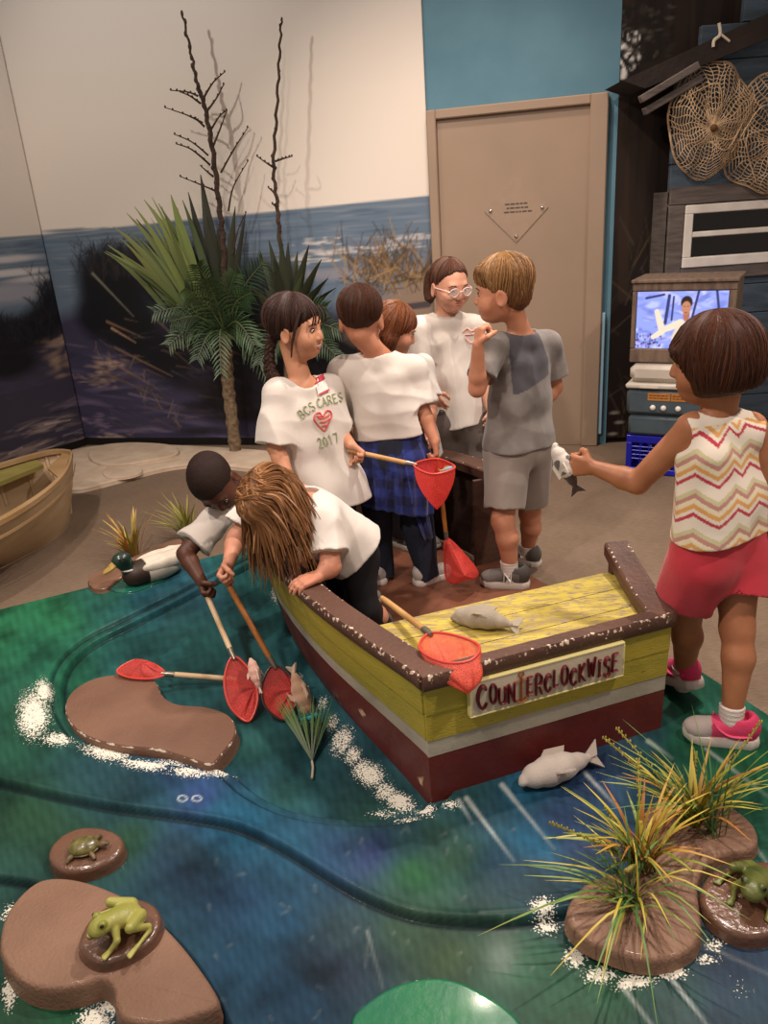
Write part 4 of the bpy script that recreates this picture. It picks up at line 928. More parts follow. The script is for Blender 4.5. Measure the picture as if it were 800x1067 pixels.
# ================================================================ plants
def ribbon(mb, pts, w_, side, fold=.25, col=None, col2=None):
    """tapering folded leaf along pts; side = sideways direction"""
    P = np.asarray(pts, float); n = len(P); G = []; cl = []
    T = np.gradient(P, axis=0)
    for k in range(n):
        t = k/(n-1); wd = w_*(math.sin(pi*min(1, .25+.75*t)) if t > .33 else (.75+.25*t*3))*(1 if t < .97 else .4); s_ = nrm(np.asarray(side)-np.dot(side, nrm(T[k]))*nrm(T[k])); nn = nrm(np.cross(T[k], s_))
        wd = max(wd, w_*.06)
        G.append([P[k]-s_*wd+nn*wd*fold, P[k], P[k]+s_*wd+nn*wd*fold]); 
        if col is not None:
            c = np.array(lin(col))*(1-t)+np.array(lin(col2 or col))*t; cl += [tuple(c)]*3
    return mb.grid(G, paint=cl) if col is not None else mb.grid(G)
def arc(a, b_, sag, n=7):
    a, b_ = np.asarray(a, float), np.asarray(b_, float); return [a+(b_-a)*t+V(0, 0, sag)*(4*t*(1-t)) for t in np.linspace(0, 1, n)]
m_leaf = mat('plant leaf', '6a7a4a', .45, attr='paint', spec=.4)
m_bark = mat('pale bark', '8a765c', .9, '5f4e3c', 30, 6, bump=.6, bscale=60)
m_stalk = mat('dark dry stalk', '33261e', .8, '4a382b', 20, 4, bump=.3)
rp_ = random.Random(11)
def yuc(px_, py_, y): return aty(px_, py_, y)
YY = 5.08
yk = empty('yucca_plant', aty(245, 471, YY)*V(1, 1, 0)+V(0, 0, .03), 'tall yucca with pale trunk, sword leaves and bare branching stalk before the mural', 'plant')
tk = crv([aty(246, 475, YY), aty(242, 440, YY), aty(238, 405, YY), aty(236, 375, YY), aty(234, 340, YY)], 6); tk[0][2] = .028
MB().tube(tk, [.042+.006*math.sin(k*2.4) for k in range(len(tk))], 12).build('trunk', m_bark, yk)
lf = MB()
for bx, by, tx, ty, w_, c, c2, dy in ((215, 340, 178, 203, .05, '6f8046', '8ea05c', -.15), (222, 330, 150, 208, .035, '5f7040', '8f9a58', -.1), (205, 345, 118, 236, .03, '54683e', '8a8f55', -.2), (205, 350, 112, 255, .028, '50643c', '7d8450', -.1), (212, 335, 132, 222, .03, '4a5c38', '7d8a50', -.05), (210, 340, 140, 215, .026, '66763f', '94a05e', -.22), (225, 330, 165, 212, .03, '48582f', '6f7f48', 0), (228, 330, 190, 208, .028, '34442a', '55663c', -.05), (200, 350, 125, 248, .022, '56663c', '8c9258', -.25), (196, 356, 108, 262, .02, '3f5230', '76804c', -.15), (218, 330, 158, 205, .022, '7d8c50', '9aa866', -.25)):
    a = aty(bx, by, YY-.02); b_ = aty(tx, ty, YY+dy); ribbon(lf, arc(a, b_, .05+rp_.uniform(-.02, .04)), w_*.85, (.8, .3, .5), .3, c, c2)
for _ in range(12):
    x = rp_.uniform(108, 185); a = aty(212, 342, YY-.02); b_ = aty(x, 262-(x-108)*.75+rp_.uniform(-8, 12), YY+rp_.uniform(-.3, .05)); ribbon(lf, arc(a, b_, .05), rp_.uniform(.012, .022), (.8, .3, .5), .3, rp_.choice(['3f5230', '55663a', '6f7f45']), rp_.choice(['76804c', '94a05e', '5f7040']))
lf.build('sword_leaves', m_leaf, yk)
lf = MB()
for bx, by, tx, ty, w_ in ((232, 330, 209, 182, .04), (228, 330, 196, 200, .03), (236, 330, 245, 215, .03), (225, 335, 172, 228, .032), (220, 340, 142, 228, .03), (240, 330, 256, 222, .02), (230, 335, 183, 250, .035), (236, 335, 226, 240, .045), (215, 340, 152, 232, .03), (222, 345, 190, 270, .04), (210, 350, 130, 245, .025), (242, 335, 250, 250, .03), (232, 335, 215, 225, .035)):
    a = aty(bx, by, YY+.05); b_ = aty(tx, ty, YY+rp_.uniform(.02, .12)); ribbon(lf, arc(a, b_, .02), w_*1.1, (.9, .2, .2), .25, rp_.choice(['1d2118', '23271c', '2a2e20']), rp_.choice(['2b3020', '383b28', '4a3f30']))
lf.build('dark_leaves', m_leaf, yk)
def frond(parent, a, b_, sag, ln, n=20, c='35502f', c2='5f8050', side=(1, 0, .0)):
    mb = MB(); P = crv([a, (np.asarray(a)+b_)/2+V(0, 0, sag), b_], 10); mb.tube(P, np.linspace(.006, .002, len(P)), 5, paint=[lin('55603a')]*(len(P)*5))
    for k in range(n):
        t = .12+.86*k/(n-1); i_ = t*(len(P)-1); p = P[int(i_)]; T = nrm(P[min(int(i_)+1, len(P)-1)]-P[max(int(i_)-1, 0)])
        s0 = nrm(np.cross(T, V(0, -1, .2)))
        for sg in (-1, 1):
            l = ln*(.5+.5*math.sin(pi*min(1, t+.15)))*rp_.uniform(.85, 1.1); d = nrm(T*.8+s0*sg+V(0, rp_.uniform(-.4, .2), -.15))
            ribbon(mb, [p, p+d*l*.5, p+d*l+V(0, 0, -l*.15)], .006, T, .2, c, c2)
    return mb.build('palm_frond', m_leaf, parent)
for tx, ty, dy, sag, ln in ((205, 275, -.22, .06, .17), (275, 272, -.2, .05, .18), (178, 335, -.25, .06, .15), (192, 300, -.3, .06, .16), (280, 390, -.2, .12, .17), (175, 360, -.2, .08, .14), (215, 290, -.3, .05, .17), (262, 305, -.28, .06, .16), (205, 375, -.3, .07, .14), (245, 285, -.15, .05, .15), (265, 360, -.3, .1, .15), (160, 325, -.12, .08, .14), (230, 390, -.3, .12, .13)):
    frond(yk, aty(234, 345, YY-.05), aty(tx, ty, YY+dy), sag, ln, 20, rp_.choice(['1d2c19', '25381f', '18261a']), rp_.choice(['3a5432', '334a30', '56704a']))
def stalk(parent, pts, r0, r1, branches, y, name='flower_stalk'):
    P = crv([aty(x, yy, y) for x, yy in pts], 8); P[:, 0] += .006*np.sin(np.arange(len(P))*1.9)
    s_ = MB().tube(P, np.linspace(r0, r1, len(P)), 8)
    for k in range(0, len(P), 2): s_.ell(P[k]+V(rp_.uniform(-.005, .005), -.002, 0), (r0*(1-.6*k/len(P))*1., r0*(1-.6*k/len(P)), r0*.8) if 1 else (r0*.55, r0*.55, r0*.8), nu=8, nv=6)
    so = s_.build(name, m_stalk, parent)
    for k, br in enumerate(branches):
        Q = crv([aty(x, yy, y+rp_.uniform(-.05, .05)*(i_ > 0)) for i_, (x, yy) in enumerate(br)], 5)
        bb = MB().tube(Q, np.linspace(.007, .0025, len(Q)), 6)
        for i_ in range(2, len(Q), 2): bb.ell(Q[i_]+V(0, 0, .004), (.006, .005, .008), nu=6, nv=5)
        bb.build('twig', m_stalk, so)
stalk(yk, [(236, 330), (233, 260), (229, 220), (222, 160), (213, 110), (206, 90), (200, 60), (190, 14)], .021, .006, [[(206, 100), (196, 96), (178, 94)], [(209, 108), (198, 100), (188, 96)], [(211, 128), (195, 120), (172, 112)], [(213, 132), (202, 122)], [(217, 162), (200, 148), (182, 140)], [(219, 172), (200, 156), (184, 150)], [(222, 184), (208, 172)], [(212, 102), (222, 86), (234, 75)], [(214, 118), (225, 103), (233, 88)], [(217, 140), (228, 122), (236, 115)], [(221, 155), (229, 135), (236, 116)], [(230, 180), (244, 155), (258, 133)], [(238, 220), (243, 195), (258, 168)], [(242, 265), (248, 240), (256, 222)], [(227, 200), (208, 192), (188, 184)]], YY+.05)
yk2 = empty('yucca_plant', V(*aty(300, 350, 5.0)[:2], .03), 'darker yucca with single thin stalk, partly behind the braided girl', 'plant')
tk = crv([V(*aty(300, 350, 5.0)[:2], .0)+V(0, 0, .03), aty(303, 420, 5.0), aty(302, 350, 5.0)], 6); MB().tube(tk, .04, 10).build('trunk', m_bark, yk2)
lf = MB()
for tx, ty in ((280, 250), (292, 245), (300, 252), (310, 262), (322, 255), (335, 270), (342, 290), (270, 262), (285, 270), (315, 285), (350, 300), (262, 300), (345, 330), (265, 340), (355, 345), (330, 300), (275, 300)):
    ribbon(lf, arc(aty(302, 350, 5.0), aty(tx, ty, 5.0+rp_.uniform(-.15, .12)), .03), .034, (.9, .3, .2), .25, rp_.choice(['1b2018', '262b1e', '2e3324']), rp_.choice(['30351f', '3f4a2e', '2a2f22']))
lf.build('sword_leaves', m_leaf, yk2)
for tx, ty in ((355, 345), (350, 370), (270, 380), (340, 320)): frond(yk2, aty(302, 348, 4.95), aty(tx, ty, 4.8), .06, .15, 18, '1b2a18', '37502f')
stalk(yk2, [(302, 350), (292, 255), (289, 215), (285, 175), (288, 120), (291, 60), (293, 20)], .014, .006, [[(286, 175), (278, 170), (268, 163)], [(287, 168), (296, 165), (304, 163)], [(285, 200), (279, 195)], [(288, 215), (283, 212)]], 5.0)

def tuft(c, label, n, L0, L1, cols, spread, lean=(0, 0), spikes=0, group=None, wd=.0035, zoff=0, seed=1, aim=None):
    rr = random.Random(seed); e = empty('grass_tuft', c, label, 'grass', group); mb = MB(); c = np.asarray(c)
    for k in range(n):
        a = rr.uniform(0, 2*pi); sp = spread*rr.uniform(.25, 1); l = rr.uniform(L0, L1)
        d = V(math.cos(a)*sp+lean[0], math.sin(a)*sp+lean[1], 1); d = nrm(d); b0 = c+V(rr.gauss(0, .012), rr.gauss(0, .012), 0)
        p1 = b0+d*l*.5; p2 = b0+d*l*.95+V(d[0], d[1], 0)*l*.25-V(0, 0, l*.25*sp)
        p2[2] = max(p2[2], c[2]-zoff+.004)
        ci = rr.choice(cols); ribbon(mb, crv([b0, p1, p2], 4), wd*rr.uniform(.7, 1.3), (-d[1], d[0], 0.01), .3, ci[0], ci[1])
    mb.build('blades', m_leaf, e)
    for k in range(spikes):
        a = rr.uniform(0, 2*pi); l = rr.uniform(L0, L1)*.95; d = nrm(V(math.cos(a)*spread*.9+lean[0], math.sin(a)*spread*.9+lean[1], 1)); sp = MB(); b0 = c
        Q = crv([b0, b0+d*l*.55, b0+d*l+V(d[0], d[1], 0)*l*.12], 8); sp.tube(Q, .0018, 5, paint=[lin('8f8a3c')]*(len(Q)*5))
        for i_ in range(int(len(Q)*.5), len(Q)):
            for s_ in (-1, 1):
                n0 = len(sp.v); sp.ell(Q[i_]+V(s_*.003, 0, .002), (.0024, .002, .0052), nu=6, nv=5); sp.a['paint'] += [lin(rr.choice(['b0a54e', '9a9440', 'c0b460']))]*(len(sp.v)-n0)
        sp.build('seed_spike', m_leaf, e)
    return e
YG = [('7a7a2c', 'bfae40'), ('9a9034', 'd0bc50'), ('8f8a34', 'c2b048'), ('5a6a28', '8f9a3a'), ('9a6a2a', 'b8963a'), ('8a5a28', 'a8702e'), ('44602a', '7f8f3a')]
GR = [('3c5a2a', '5f8a3a'), ('2f4a26', '4d7a38'), ('55702e', '8a9a48'), ('3a5a2e', '6a9048')]
zt3 = ZA+.032
tuft(atz(668, 905, zt3), 'yellow green grass tuft on the right island, nearest the boat', 58, .12, .27, YG, 1.15, (-.12, .1), 4, 'grass tufts on the right island', .004, .05, 2)
tuft(atz(722, 858, zt3), 'yellow orange grass tuft at the back of the right island', 62, .12, .30, YG, 1.15, (.0, .1), 4, 'grass tufts on the right island', .004, .05, 5)
tuft(atz(660, 940, zt3), 'thin green grass sprawling over the front of the right island', 44, .10, .30, GR+YG[:2], 1.7, (-.8, -.25), 0, 'grass tufts on the right island', .0026, .055, 8)
tuft(atz(742, 868, zt3), 'wispy green grass blades at the right edge of the island, leaning to the boat', 26, .2, .34, GR, .9, (-.15, .1), 0, 'grass tufts on the right island', .002, .05, 12)
tuft(V(*atz(140, 583, 0)[:2], .001), 'yellow straw tuft on the carpet behind the duck', 60, .14, .30, [('8a7a30', 'c8b45a'), ('9a6a2a', 'd0b060'), ('6a7430', 'a8a048'), ('a05a28', 'c89a4a')], .6, (-.15, -.1), 0, 'grass tufts behind the platform', .005, 0, 3)
tuft(V(*atz(198, 562, 0)[:2], .001), 'green straw tuft on the carpet left of the leaning boy', 50, .14, .30, [('6a7430', 'a8a048'), ('7a7a34', 'b8ae58'), ('556a2e', '8f9040')], .7, (-.2, -.1), 0, 'grass tufts behind the platform', .005, 0, 4)
# loose sprig lying in the pool
sp_ = empty('palm_sprig', atz(322, 790, ZP+.01), 'loose fan of dark green needles lying by the maroon hull', 'plant')
mb = MB(); b0 = atz(325, 793, ZP+.012)
for k in range(46):
    x, y = 286+64*rp_.random(), 772-34*math.sin(pi*(.1+.8*rp_.random())); q = atz(x, y, ZP+.01); q[2] = ZP+rp_.uniform(.01, .07)
    ribbon(mb, arc(b0, q, rp_.uniform(.0, .025), 5), .0024, (1, 0, .2), .2, rp_.choice(['2a3f22', '38302a', '22351f']), rp_.choice(['3f6a34', '557a40', '6f8a50']))
mb.build('needles', m_leaf, sp_)
MB().tube(crv([b0, atz(326, 800, ZP+.01), atz(325, 811, ZP+.008)], 4), .0035, 6).build('stem', mat('pale stem', 'a8a08a', .6), sp_)

# ================================================================ toy animals
def simple(c, name='x'): return c
m_eye = mat('black glossy eye', '0c0a09', .15, spec=.6)
def duck():
    c = atz(158, 604, ZA); e = empty('duck_decoy', c, 'carved mallard decoy with green head and white back sitting on the platform edge', 'duck')
    f = nrm(atz(128, 604, ZA)-atz(178, 588, ZA)); M = frame(f, (0, 0, 1)); T = lambda x, y, z: c+M @ V(x, y, z)
    s = SDF(c+V(-.25, -.25, -.02), c+V(.25, .25, .3), .004)
    s.ell(T(0, -.03, .05), (.066, .12, .055), M, .02); s.ell(T(0, .06, .045), (.055, .055, .05), M, .03); s.cone(T(0, -.12, .07), T(0, -.175, .10), .035, .012, .03)
    s.plane(T(0, 0, .004), (0, 0, -1))
    def colr(v):
        l = (v-c) @ M; out = np.tile(lin('cfc5b4'), (len(v), 1)); out[l[:, 1] > .02] = lin('33241c'); return {'paint': out}
    m = mat('decoy paint', 'cccccc', .5, attr='paint', spec=.4)
    s.build('body', m, e, colr)
    for sg in (-1, 1):
        w = SDF(c+V(-.25, -.25, -.02), c+V(.25, .25, .3), .004); w.ell(T(sg*.045, -.05, .075), (.022, .095, .03), M, .01); w.cone(T(sg*.04, -.12, .085), T(sg*.015, -.165, .1), .02, .008, .02); w.build('wing', mat('cream wing paint', 'd9cfbe', .5, 'bfb4a2', 20, bump=.2, bscale=120), e)
    s = SDF(c+V(-.25, -.25, 0), c+V(.25, .25, .3), .003); s.cone(T(0, .085, .07), T(0, .095, .105), .03, .028, .01); s.ell(T(0, .103, .125), (.032, .042, .034), M, .015)
    hd = s.build('head', mat('dark green duck head', '1d3a2c', .3, '14241f', 20, spec=.5, coat=.3), e)
    MB().tube([T(.0265*math.cos(t)*1.15, .083+.0265*math.sin(t)*1.2, .082) for t in np.linspace(0, 2*pi, 25)], .0045, 6).build('neck_ring', mat('white ring', 'd8d0c4', .5), e)
    s = SDF(c+V(-.3, -.25, 0), c+V(.25, .25, .3), .0025); s.ell(T(0, .152, .106), (.020, .040, .010), frame(M @ V(0, 1, -.45), (0, 0, 1)), .006); s.cone(T(0, .135, .12), T(0, .15, .115), .014, .008, .01); s.build('bill', mat('yellow bill', 'b79a52', .45, 'a5853c', 30), e)
    for sg in (-1, 1): MB().ell(T(sg*.027, .12, .135), .0045, nu=10, nv=8).build('eye', m_eye, e)
    b = rock('stone_disc', [(112, 608), (120, 600), (140, 596), (170, 584), (188, 570), (194, 574), (185, 592), (165, 606), (140, 616), (120, 616)], ZA-.002, .01, mat('teal painted ripple', '1f6b58', .25, '1a5a50', 8, coat=.4), lip=.004)
    b.name = 'ripple_base'; ORG['ripple_base'] = ORG['stone_disc']if 'stone_disc' in ORG else c; tag(b, 'teal ripple shaped base under the mallard decoy', 'ripple')
    pw = rock('driftwood_plank', [(92, 606), (96, 598), (130, 584), (165, 568), (186, 561), (189, 566), (176, 578), (150, 592), (128, 600), (112, 612), (98, 613)], ZA-.002, .022, mat('brown driftwood', '7d5c48', .6, '5f4434', 8, 6, bump=.4, bscale=50, wear='cbbba4', wthr=.55, wscale=60), lip=.006)
    tag(pw, 'brown wedge of driftwood along the platform edge behind the mallard decoy', 'driftwood')
duck()

def frog(c, f, sc, colA, colB, label):
    c = np.asarray(c, float); M = frame(f, (0, 0, 1)); T = lambda x, y, z: c+M @ (V(x, y, z)*sc)
    e = empty('frog', c, label, 'frog')
    s = SDF(c-V(1.15, 1.15, .02)*sc, c+V(1.15, 1.15, 1.2)*sc, .022*sc); r = lambda *a: tuple(x*sc for x in a)
    P = lambda pts, rs, k=.03: s.chain([T(*p) for p in pts], [x*sc for x in rs], k*sc)
    s.ell(T(0, -.15, .34), r(.27, .42, .21), frame(M @ V(0, 1, .35), (0, 0, 1)), .05*sc); s.ell(T(0, .28, .47), r(.24, .25, .15), M, .1*sc); s.ell(T(0, .40, .43), r(.19, .16, .10), M, .06*sc)
    for g in (-1, 1):
        s.ell(T(g*.15, .30, .60), r(.075, .085, .075), M, .04*sc)
        P([(g*.2, .1, .36), (g*.36, .16, .22), (g*.33, .34, .05)], [.09, .065, .05])                          # front leg
        for a in (-.5, 0, .5): P([(g*.33, .34, .05), (g*(.36+.16*a*g*0+.10*math.sin(a)), .34+.16*math.cos(a), .03)], [.05, .036], .015)
        P([(g*.2, -.42, .28), (g*.46, -.10, .42)], [.15, .10], .06)                                            # thigh
        P([(g*.46, -.10, .40), (g*.42, -.48, .12), (g*.48, -.44, .05)], [.09, .06, .05]); P([(g*.47, -.46, .06), (g*.62, -.12, .04)], [.055, .04])
        for a in (-.4, 0, .4): P([(g*.62, -.12, .04), (g*(.70+.12*math.sin(a)), .06+.05*math.cos(a), .025)], [.045, .034], .015)
    s.plane(T(0, 0, 0), (0, 0, -1), .002)
    def colr(v):
        l = ((v-c) @ M)/sc; n_ = vnoise(v[:, 0], v[:, 1], v[:, 2], 9/sc, 3)*.5+.5; t = np.clip((l[:, 2]-.25)*2.2+n_*.5-.25, 0, 1)[:, None]; return {'paint': np.array(lin(colB))*(1-t)+np.array(lin(colA))*t}
    s.build('body', mat('frog skin', '888888', .35, attr='paint', spec=.5, bump=.15, bscale=250), e, colr)
    for g in (-1, 1):
        MB().ell(T(g*.195, .33, .615), .042*sc, nu=10, nv=8).build('eye', m_eye, e)
    MB().tube([T(.18*math.sin(a), .40+.155*math.cos(a), .405-.01*abs(a)) for a in np.linspace(-1.7, 1.7, 15)], .012*sc, 6).build('mouth_line', mat('dark frog line', '4a4a1a', .5), e)
frog(atz(124, 972, ZC+.078), V(-.75, -.66, 0), .098, '878a38', 'aba858', 'yellow green frog crouching on the disc on the big island')
frog(atz(786, 934, ZA+.031), V(-.6, -.75, 0), .10, '414e20', '6c7030', 'dark olive frog on the stone disc at the right edge')
def turtle():
    c = atz(88, 886, ZB+.033); f = nrm(atz(112, 880, ZB)-atz(70, 886, ZB)); M = frame(f, (0, 0, 1)); k = .062; T = lambda x, y, z: c+M @ (V(x, y, z)*k); e = empty('turtle', c, 'small olive turtle on the small stone disc at left', 'turtle')
    s = SDF(c-V(1, 1, .02)*k*1.2, c+V(1, 1, .8)*k*1.2, .02*k); s.ell(T(0, 0, .2), tuple(x*k for x in (.44, .56, .28)), M, .01*k); s.plane(T(0, 0, .14), (0, 0, -1), .002)
    def f_(x, y, z): return .012*k*np.sin((x-c[0])*11/k)*np.sin((y-c[1])*11/k)
    s.displace(f_); s.build('shell', mat('turtle shell', '4d4a26', .35, '7a733c', 60, 3, spec=.5, coat=.3), e)
    m = mat('turtle skin', '7a6248', .5, '4a4428', 90)
    MB().ell(T(0, 0, .13), tuple(x*k for x in (.47, .6, .06)), M).build('shell_rim', mat('turtle rim', '5a5530', .4), e)
    s = SDF(c-V(1, 1, .02)*k*1.2, c+V(1, 1, .8)*k*1.2, .02*k); s.cone(T(0, .5, .16), T(.03, .75, .2), .1*k, .12*k, .03*k); s.ell(T(.03, .82, .21), tuple(x*k for x in (.11, .15, .1)), M, .02*k); s.build('head', m, e)
    for x, y, x2, y2 in ((.35, .35, .6, .52), (-.35, .35, -.6, .5), (.36, -.35, .58, -.5), (-.36, -.35, -.58, -.5)): MB().tube([T(x, y, .12), T((x+x2)/2, (y+y2)/2, .13), T(x2, y2, .05)], [.1*k, .09*k, .07*k], 10).build('leg', m, e)
    for g in (-1, 1): MB().ell(T(.03+g*.09, .86, .25), .025*k, nu=8, nv=6).build('eye', m_eye, e)
turtle()

def fish(c, f, up, L, col, col2, label, name='plush_fish', bend=0., dark_tail=None, spots=False):
    c = np.asarray(c, float); M = frame(f, up); T = lambda x, y, z: c+M @ (V(x+bend*y*y/.25, y, z)*L); e = empty(name, c, label, 'toy fish')
    R_ = L*.62; s = SDF(c-R_, c+R_, max(.0022, .012*L)); ys = [.42, .30, .12, -.08, -.26, -.38]; rs = [.055, .12, .155, .14, .085, .045]
    s.chain([T(0, y, 0) for y in ys], [r_*L for r_ in rs], .04*L)
    s.ell(T(0, .44, -.03), (.05*L, .05*L, .04*L), M, .03*L)
    col_f = None
    def colr(v):
        l = ((v-c) @ M)/L; n_ = vnoise(v[:, 0], v[:, 1], v[:, 2], 16/L, 5)*.5+.5; t = np.clip(l[:, 2]*4+.5+.5*(n_-.5), 0, 1)[:, None]; o = np.array(lin(col2))*(1-t)+np.array(lin(col))*t
        if dark_tail: o[l[:, 1] < -.16] = lin(dark_tail)
        if spots: o[(n_ > .78) & (l[:, 1] > -.1)] = lin('55504c')
        return {'paint': o}
    m = mat('plush fish fabric', '999999', .85, attr='paint', bump=.25, bscale=300, sheen=.3)
    s.build('body', m, e, colr)
    def fin(nm, pts, th):
        P = np.array([T(*p) for p in pts]); G = [[P[0], P[1]], [(P[0]+P[3])/2, (P[1]+P[2])/2], [P[3], P[2]]]; n_ = nrm(np.cross(P[1]-P[0], P[3]-P[0]))*th*L
        mb = MB().slab(np.array(G)-n_/2, n_); cl = lin(dark_tail or col2) if nm == 'tail_fin' else lin(col2); mb.a['paint'] = [cl]*len(mb.v); mb.build(nm, m, e)
    fin('tail_fin', [(0, -.36, .03), (.0, -.36, -.03), (.02, -.54, -.15), (.02, -.49, .0)], .03); fin('tail_fin', [(0, -.36, -.02), (.0, -.36, .04), (-.02, -.54, .16), (-.02, -.49, .0)], .03)
    fin('dorsal_fin', [(0, .18, .13), (0, -.12, .12), (0, -.16, .20), (0, .08, .22)], .025)
    for g in (-1, 1):
        fin('side_fin', [(g*.12, .16, -.03), (g*.12, .04, -.04), (g*.24, -.08, -.06), (g*.22, .06, -.05)], .022)
        MB().ell(T(g*.085, .34, .045), .018*L, nu=10, nv=8).build('eye', m_eye, e)
    return e
zs_ = .412
def lay(x0, y0, x1, y1, z): a, b = atz(x0, y0, z), atz(x1, y1, z); return (a+b)/2, a-b, np.linalg.norm(a-b)
c, f, L = lay(467, 648, 540, 660, zs_); fish(c+V(0, 0, .15*L), f, nrm(V(.3, .7, .5)), L*.98, '8e8474', 'a39a88', 'grey plush fish lying on the yellow stern seat', bend=.12)
c, f, L = lay(538, 826, 622, 797, ZA); fish(c+V(0, 0, .14*L), f, nrm(V(-.5, .5, .7)), L*.98, 'cfc6bb', 'b3a79c', 'white plush fish lying on the water in front of the boat stern')

# ================================================================ landing nets
m_pole = mat('pale wooden pole', 'c39a62', .5, 'a87e4a', 10, 5, stretch=(1, 1, 1), bump=.08, bscale=60, spec=.4)
m_pole2 = mat('orange brown wooden pole', 'a5682f', .45, '8a5222', 10, 5, bump=.08, bscale=60, spec=.45)
m_pole3 = mat('cream wooden pole', 'd3b993', .5, 'b99c74', 10, 5, bump=.08, bscale=60, spec=.4)
m_ferr = mat('dull metal ferrule', '8d857a', .35, metal=.8)
def net_mat(name, col, alpha):
    if name in MATS: return MATS[name]
    m = mat(name, col, .55, spec=.3); N, L, b = nodes_of(m)
    tr_ = N.new('ShaderNodeBsdfTranslucent'); tr_.inputs[0].default_value = (*lin(col), 1); tp = N.new('ShaderNodeBsdfTransparent'); a = N.new('ShaderNodeMixShader'); a.inputs[0].default_value = .35
    vo = N.new('ShaderNodeTexVoronoi'); vo.feature = 'DISTANCE_TO_EDGE'; vo.inputs['Scale'].default_value = 190; tc = N.new('ShaderNodeTexCoord'); L.new(tc.outputs['Object'], vo.inputs['Vector'])
    rp = N.new('ShaderNodeValToRGB'); rp.color_ramp.elements[0].position = .10; rp.color_ramp.elements[1].position = .22; rp.color_ramp.elements[0].color = (alpha[0],)*3+(1,); rp.color_ramp.elements[1].color = (alpha[1],)*3+(1,)
    L.new(vo.outputs['Distance'], rp.inputs[0]); c = N.new('ShaderNodeMixShader'); L.new(rp.outputs[0], c.inputs[0])
    L.new(b.outputs[0], a.inputs[1]); L.new(tr_.outputs[0], a.inputs[2]); L.new(tp.outputs[0], c.inputs[1]); L.new(a.outputs[0], c.inputs[2]); L.new(c.outputs[0], N['Material Output'].inputs[0]); return m
m_net = net_mat('red net mesh', 'e85048', (.96, .55)); m_net2 = net_mat('coral net mesh', 'ec6450', (.96, .55))
m_hoop = mat('red hoop', 'c8443a', .4); m_hoopd = mat('dark hoop wire', '3a2a22', .4)
def net(label, A, hoop, tip, mp, mn=m_net, mh=m_hoop, rp_=.009, power=1.6, bulge=0., jit=.006, seed=1, floor=None):
    """A: free end of the pole; hoop: loop of points, the first one at the pole; tip: bottom of the bag"""
    hoop = [np.asarray(p, float) for p in hoop]; H = crv(hoop, 8, True); A = np.asarray(A, float); B = hoop[0]; tip = np.asarray(tip, float); e = empty('landing_net', (A+B)/2, label, 'net', 'small red landing nets')
    d = nrm(B-A); MB().tube(np.array([A+(B-A)*t for t in np.linspace(0, 1, 10)]), [rp_*.8, rp_]+[rp_]*6+[rp_*.95, rp_*.8], 12).build('pole', mp, e)
    MB().tube([B-d*.03, B-d*.01, B+d*.012], [rp_*1.12, rp_*1.1, rp_*.7], 10).build('ferrule', m_ferr, e)
    MB().tube(np.vstack([H, H[:1]]), .0036, 8).build('hoop', mh, e)
    rr = np.random.default_rng(seed); G = []; cen = H.mean(0)
    for t in np.linspace(0, 1, 14):
        k = (1-t**power); ring = tip+(H-tip)*1.; ring = cen+(H-cen)*max(k, .02)+(tip-cen)*t
        ring = ring+rr.normal(size=(len(H), 3))*0+np.stack([np.sin(np.arange(len(H))*.9+t*5)*jit*t*k, np.cos(np.arange(len(H))*.7+t*4)*jit*t*k, np.sin(np.arange(len(H))*1.3)*jit*.5*t*k], 1)
        if floor is not None: ring[:, 2] = np.maximum(ring[:, 2], floor+.002*t)
        G.append(ring)
    G = np.array(G); G = np.concatenate([G, G[:, :1]], 1); MB().grid(G).build('mesh_bag', mn, e, recalc=False)
    return e
# lying on the stern seat, mesh hanging over the stern
net('red landing net on the stern seat, its mesh drooping over the stern rail', atz(398, 623, .43), [atz(447, 660, .462), atz(474, 662, .466), atz(499, 673, .466), atz(490, 688, .462), atz(462, 690, .462), atz(437, 676, .464)], Bt(-.055, -.255, .385)+V(0, 0, .02), m_pole, m_net2, power=2.0, jit=.012)
# lying across the bean shaped island
net('red landing net lying flat on the bean shaped stone island', atz(247, 708, .066), [atz(172, 702, .112), atz(160, 692, .125), atz(140, 688, .13), atz(122, 699, .115), atz(135, 706, .108), atz(158, 707, .108)], atz(150, 690, .15), m_pole3, m_net, power=1.3, jit=.012, floor=.103)
def aimed(px, py, y): return aty(px, py, y)

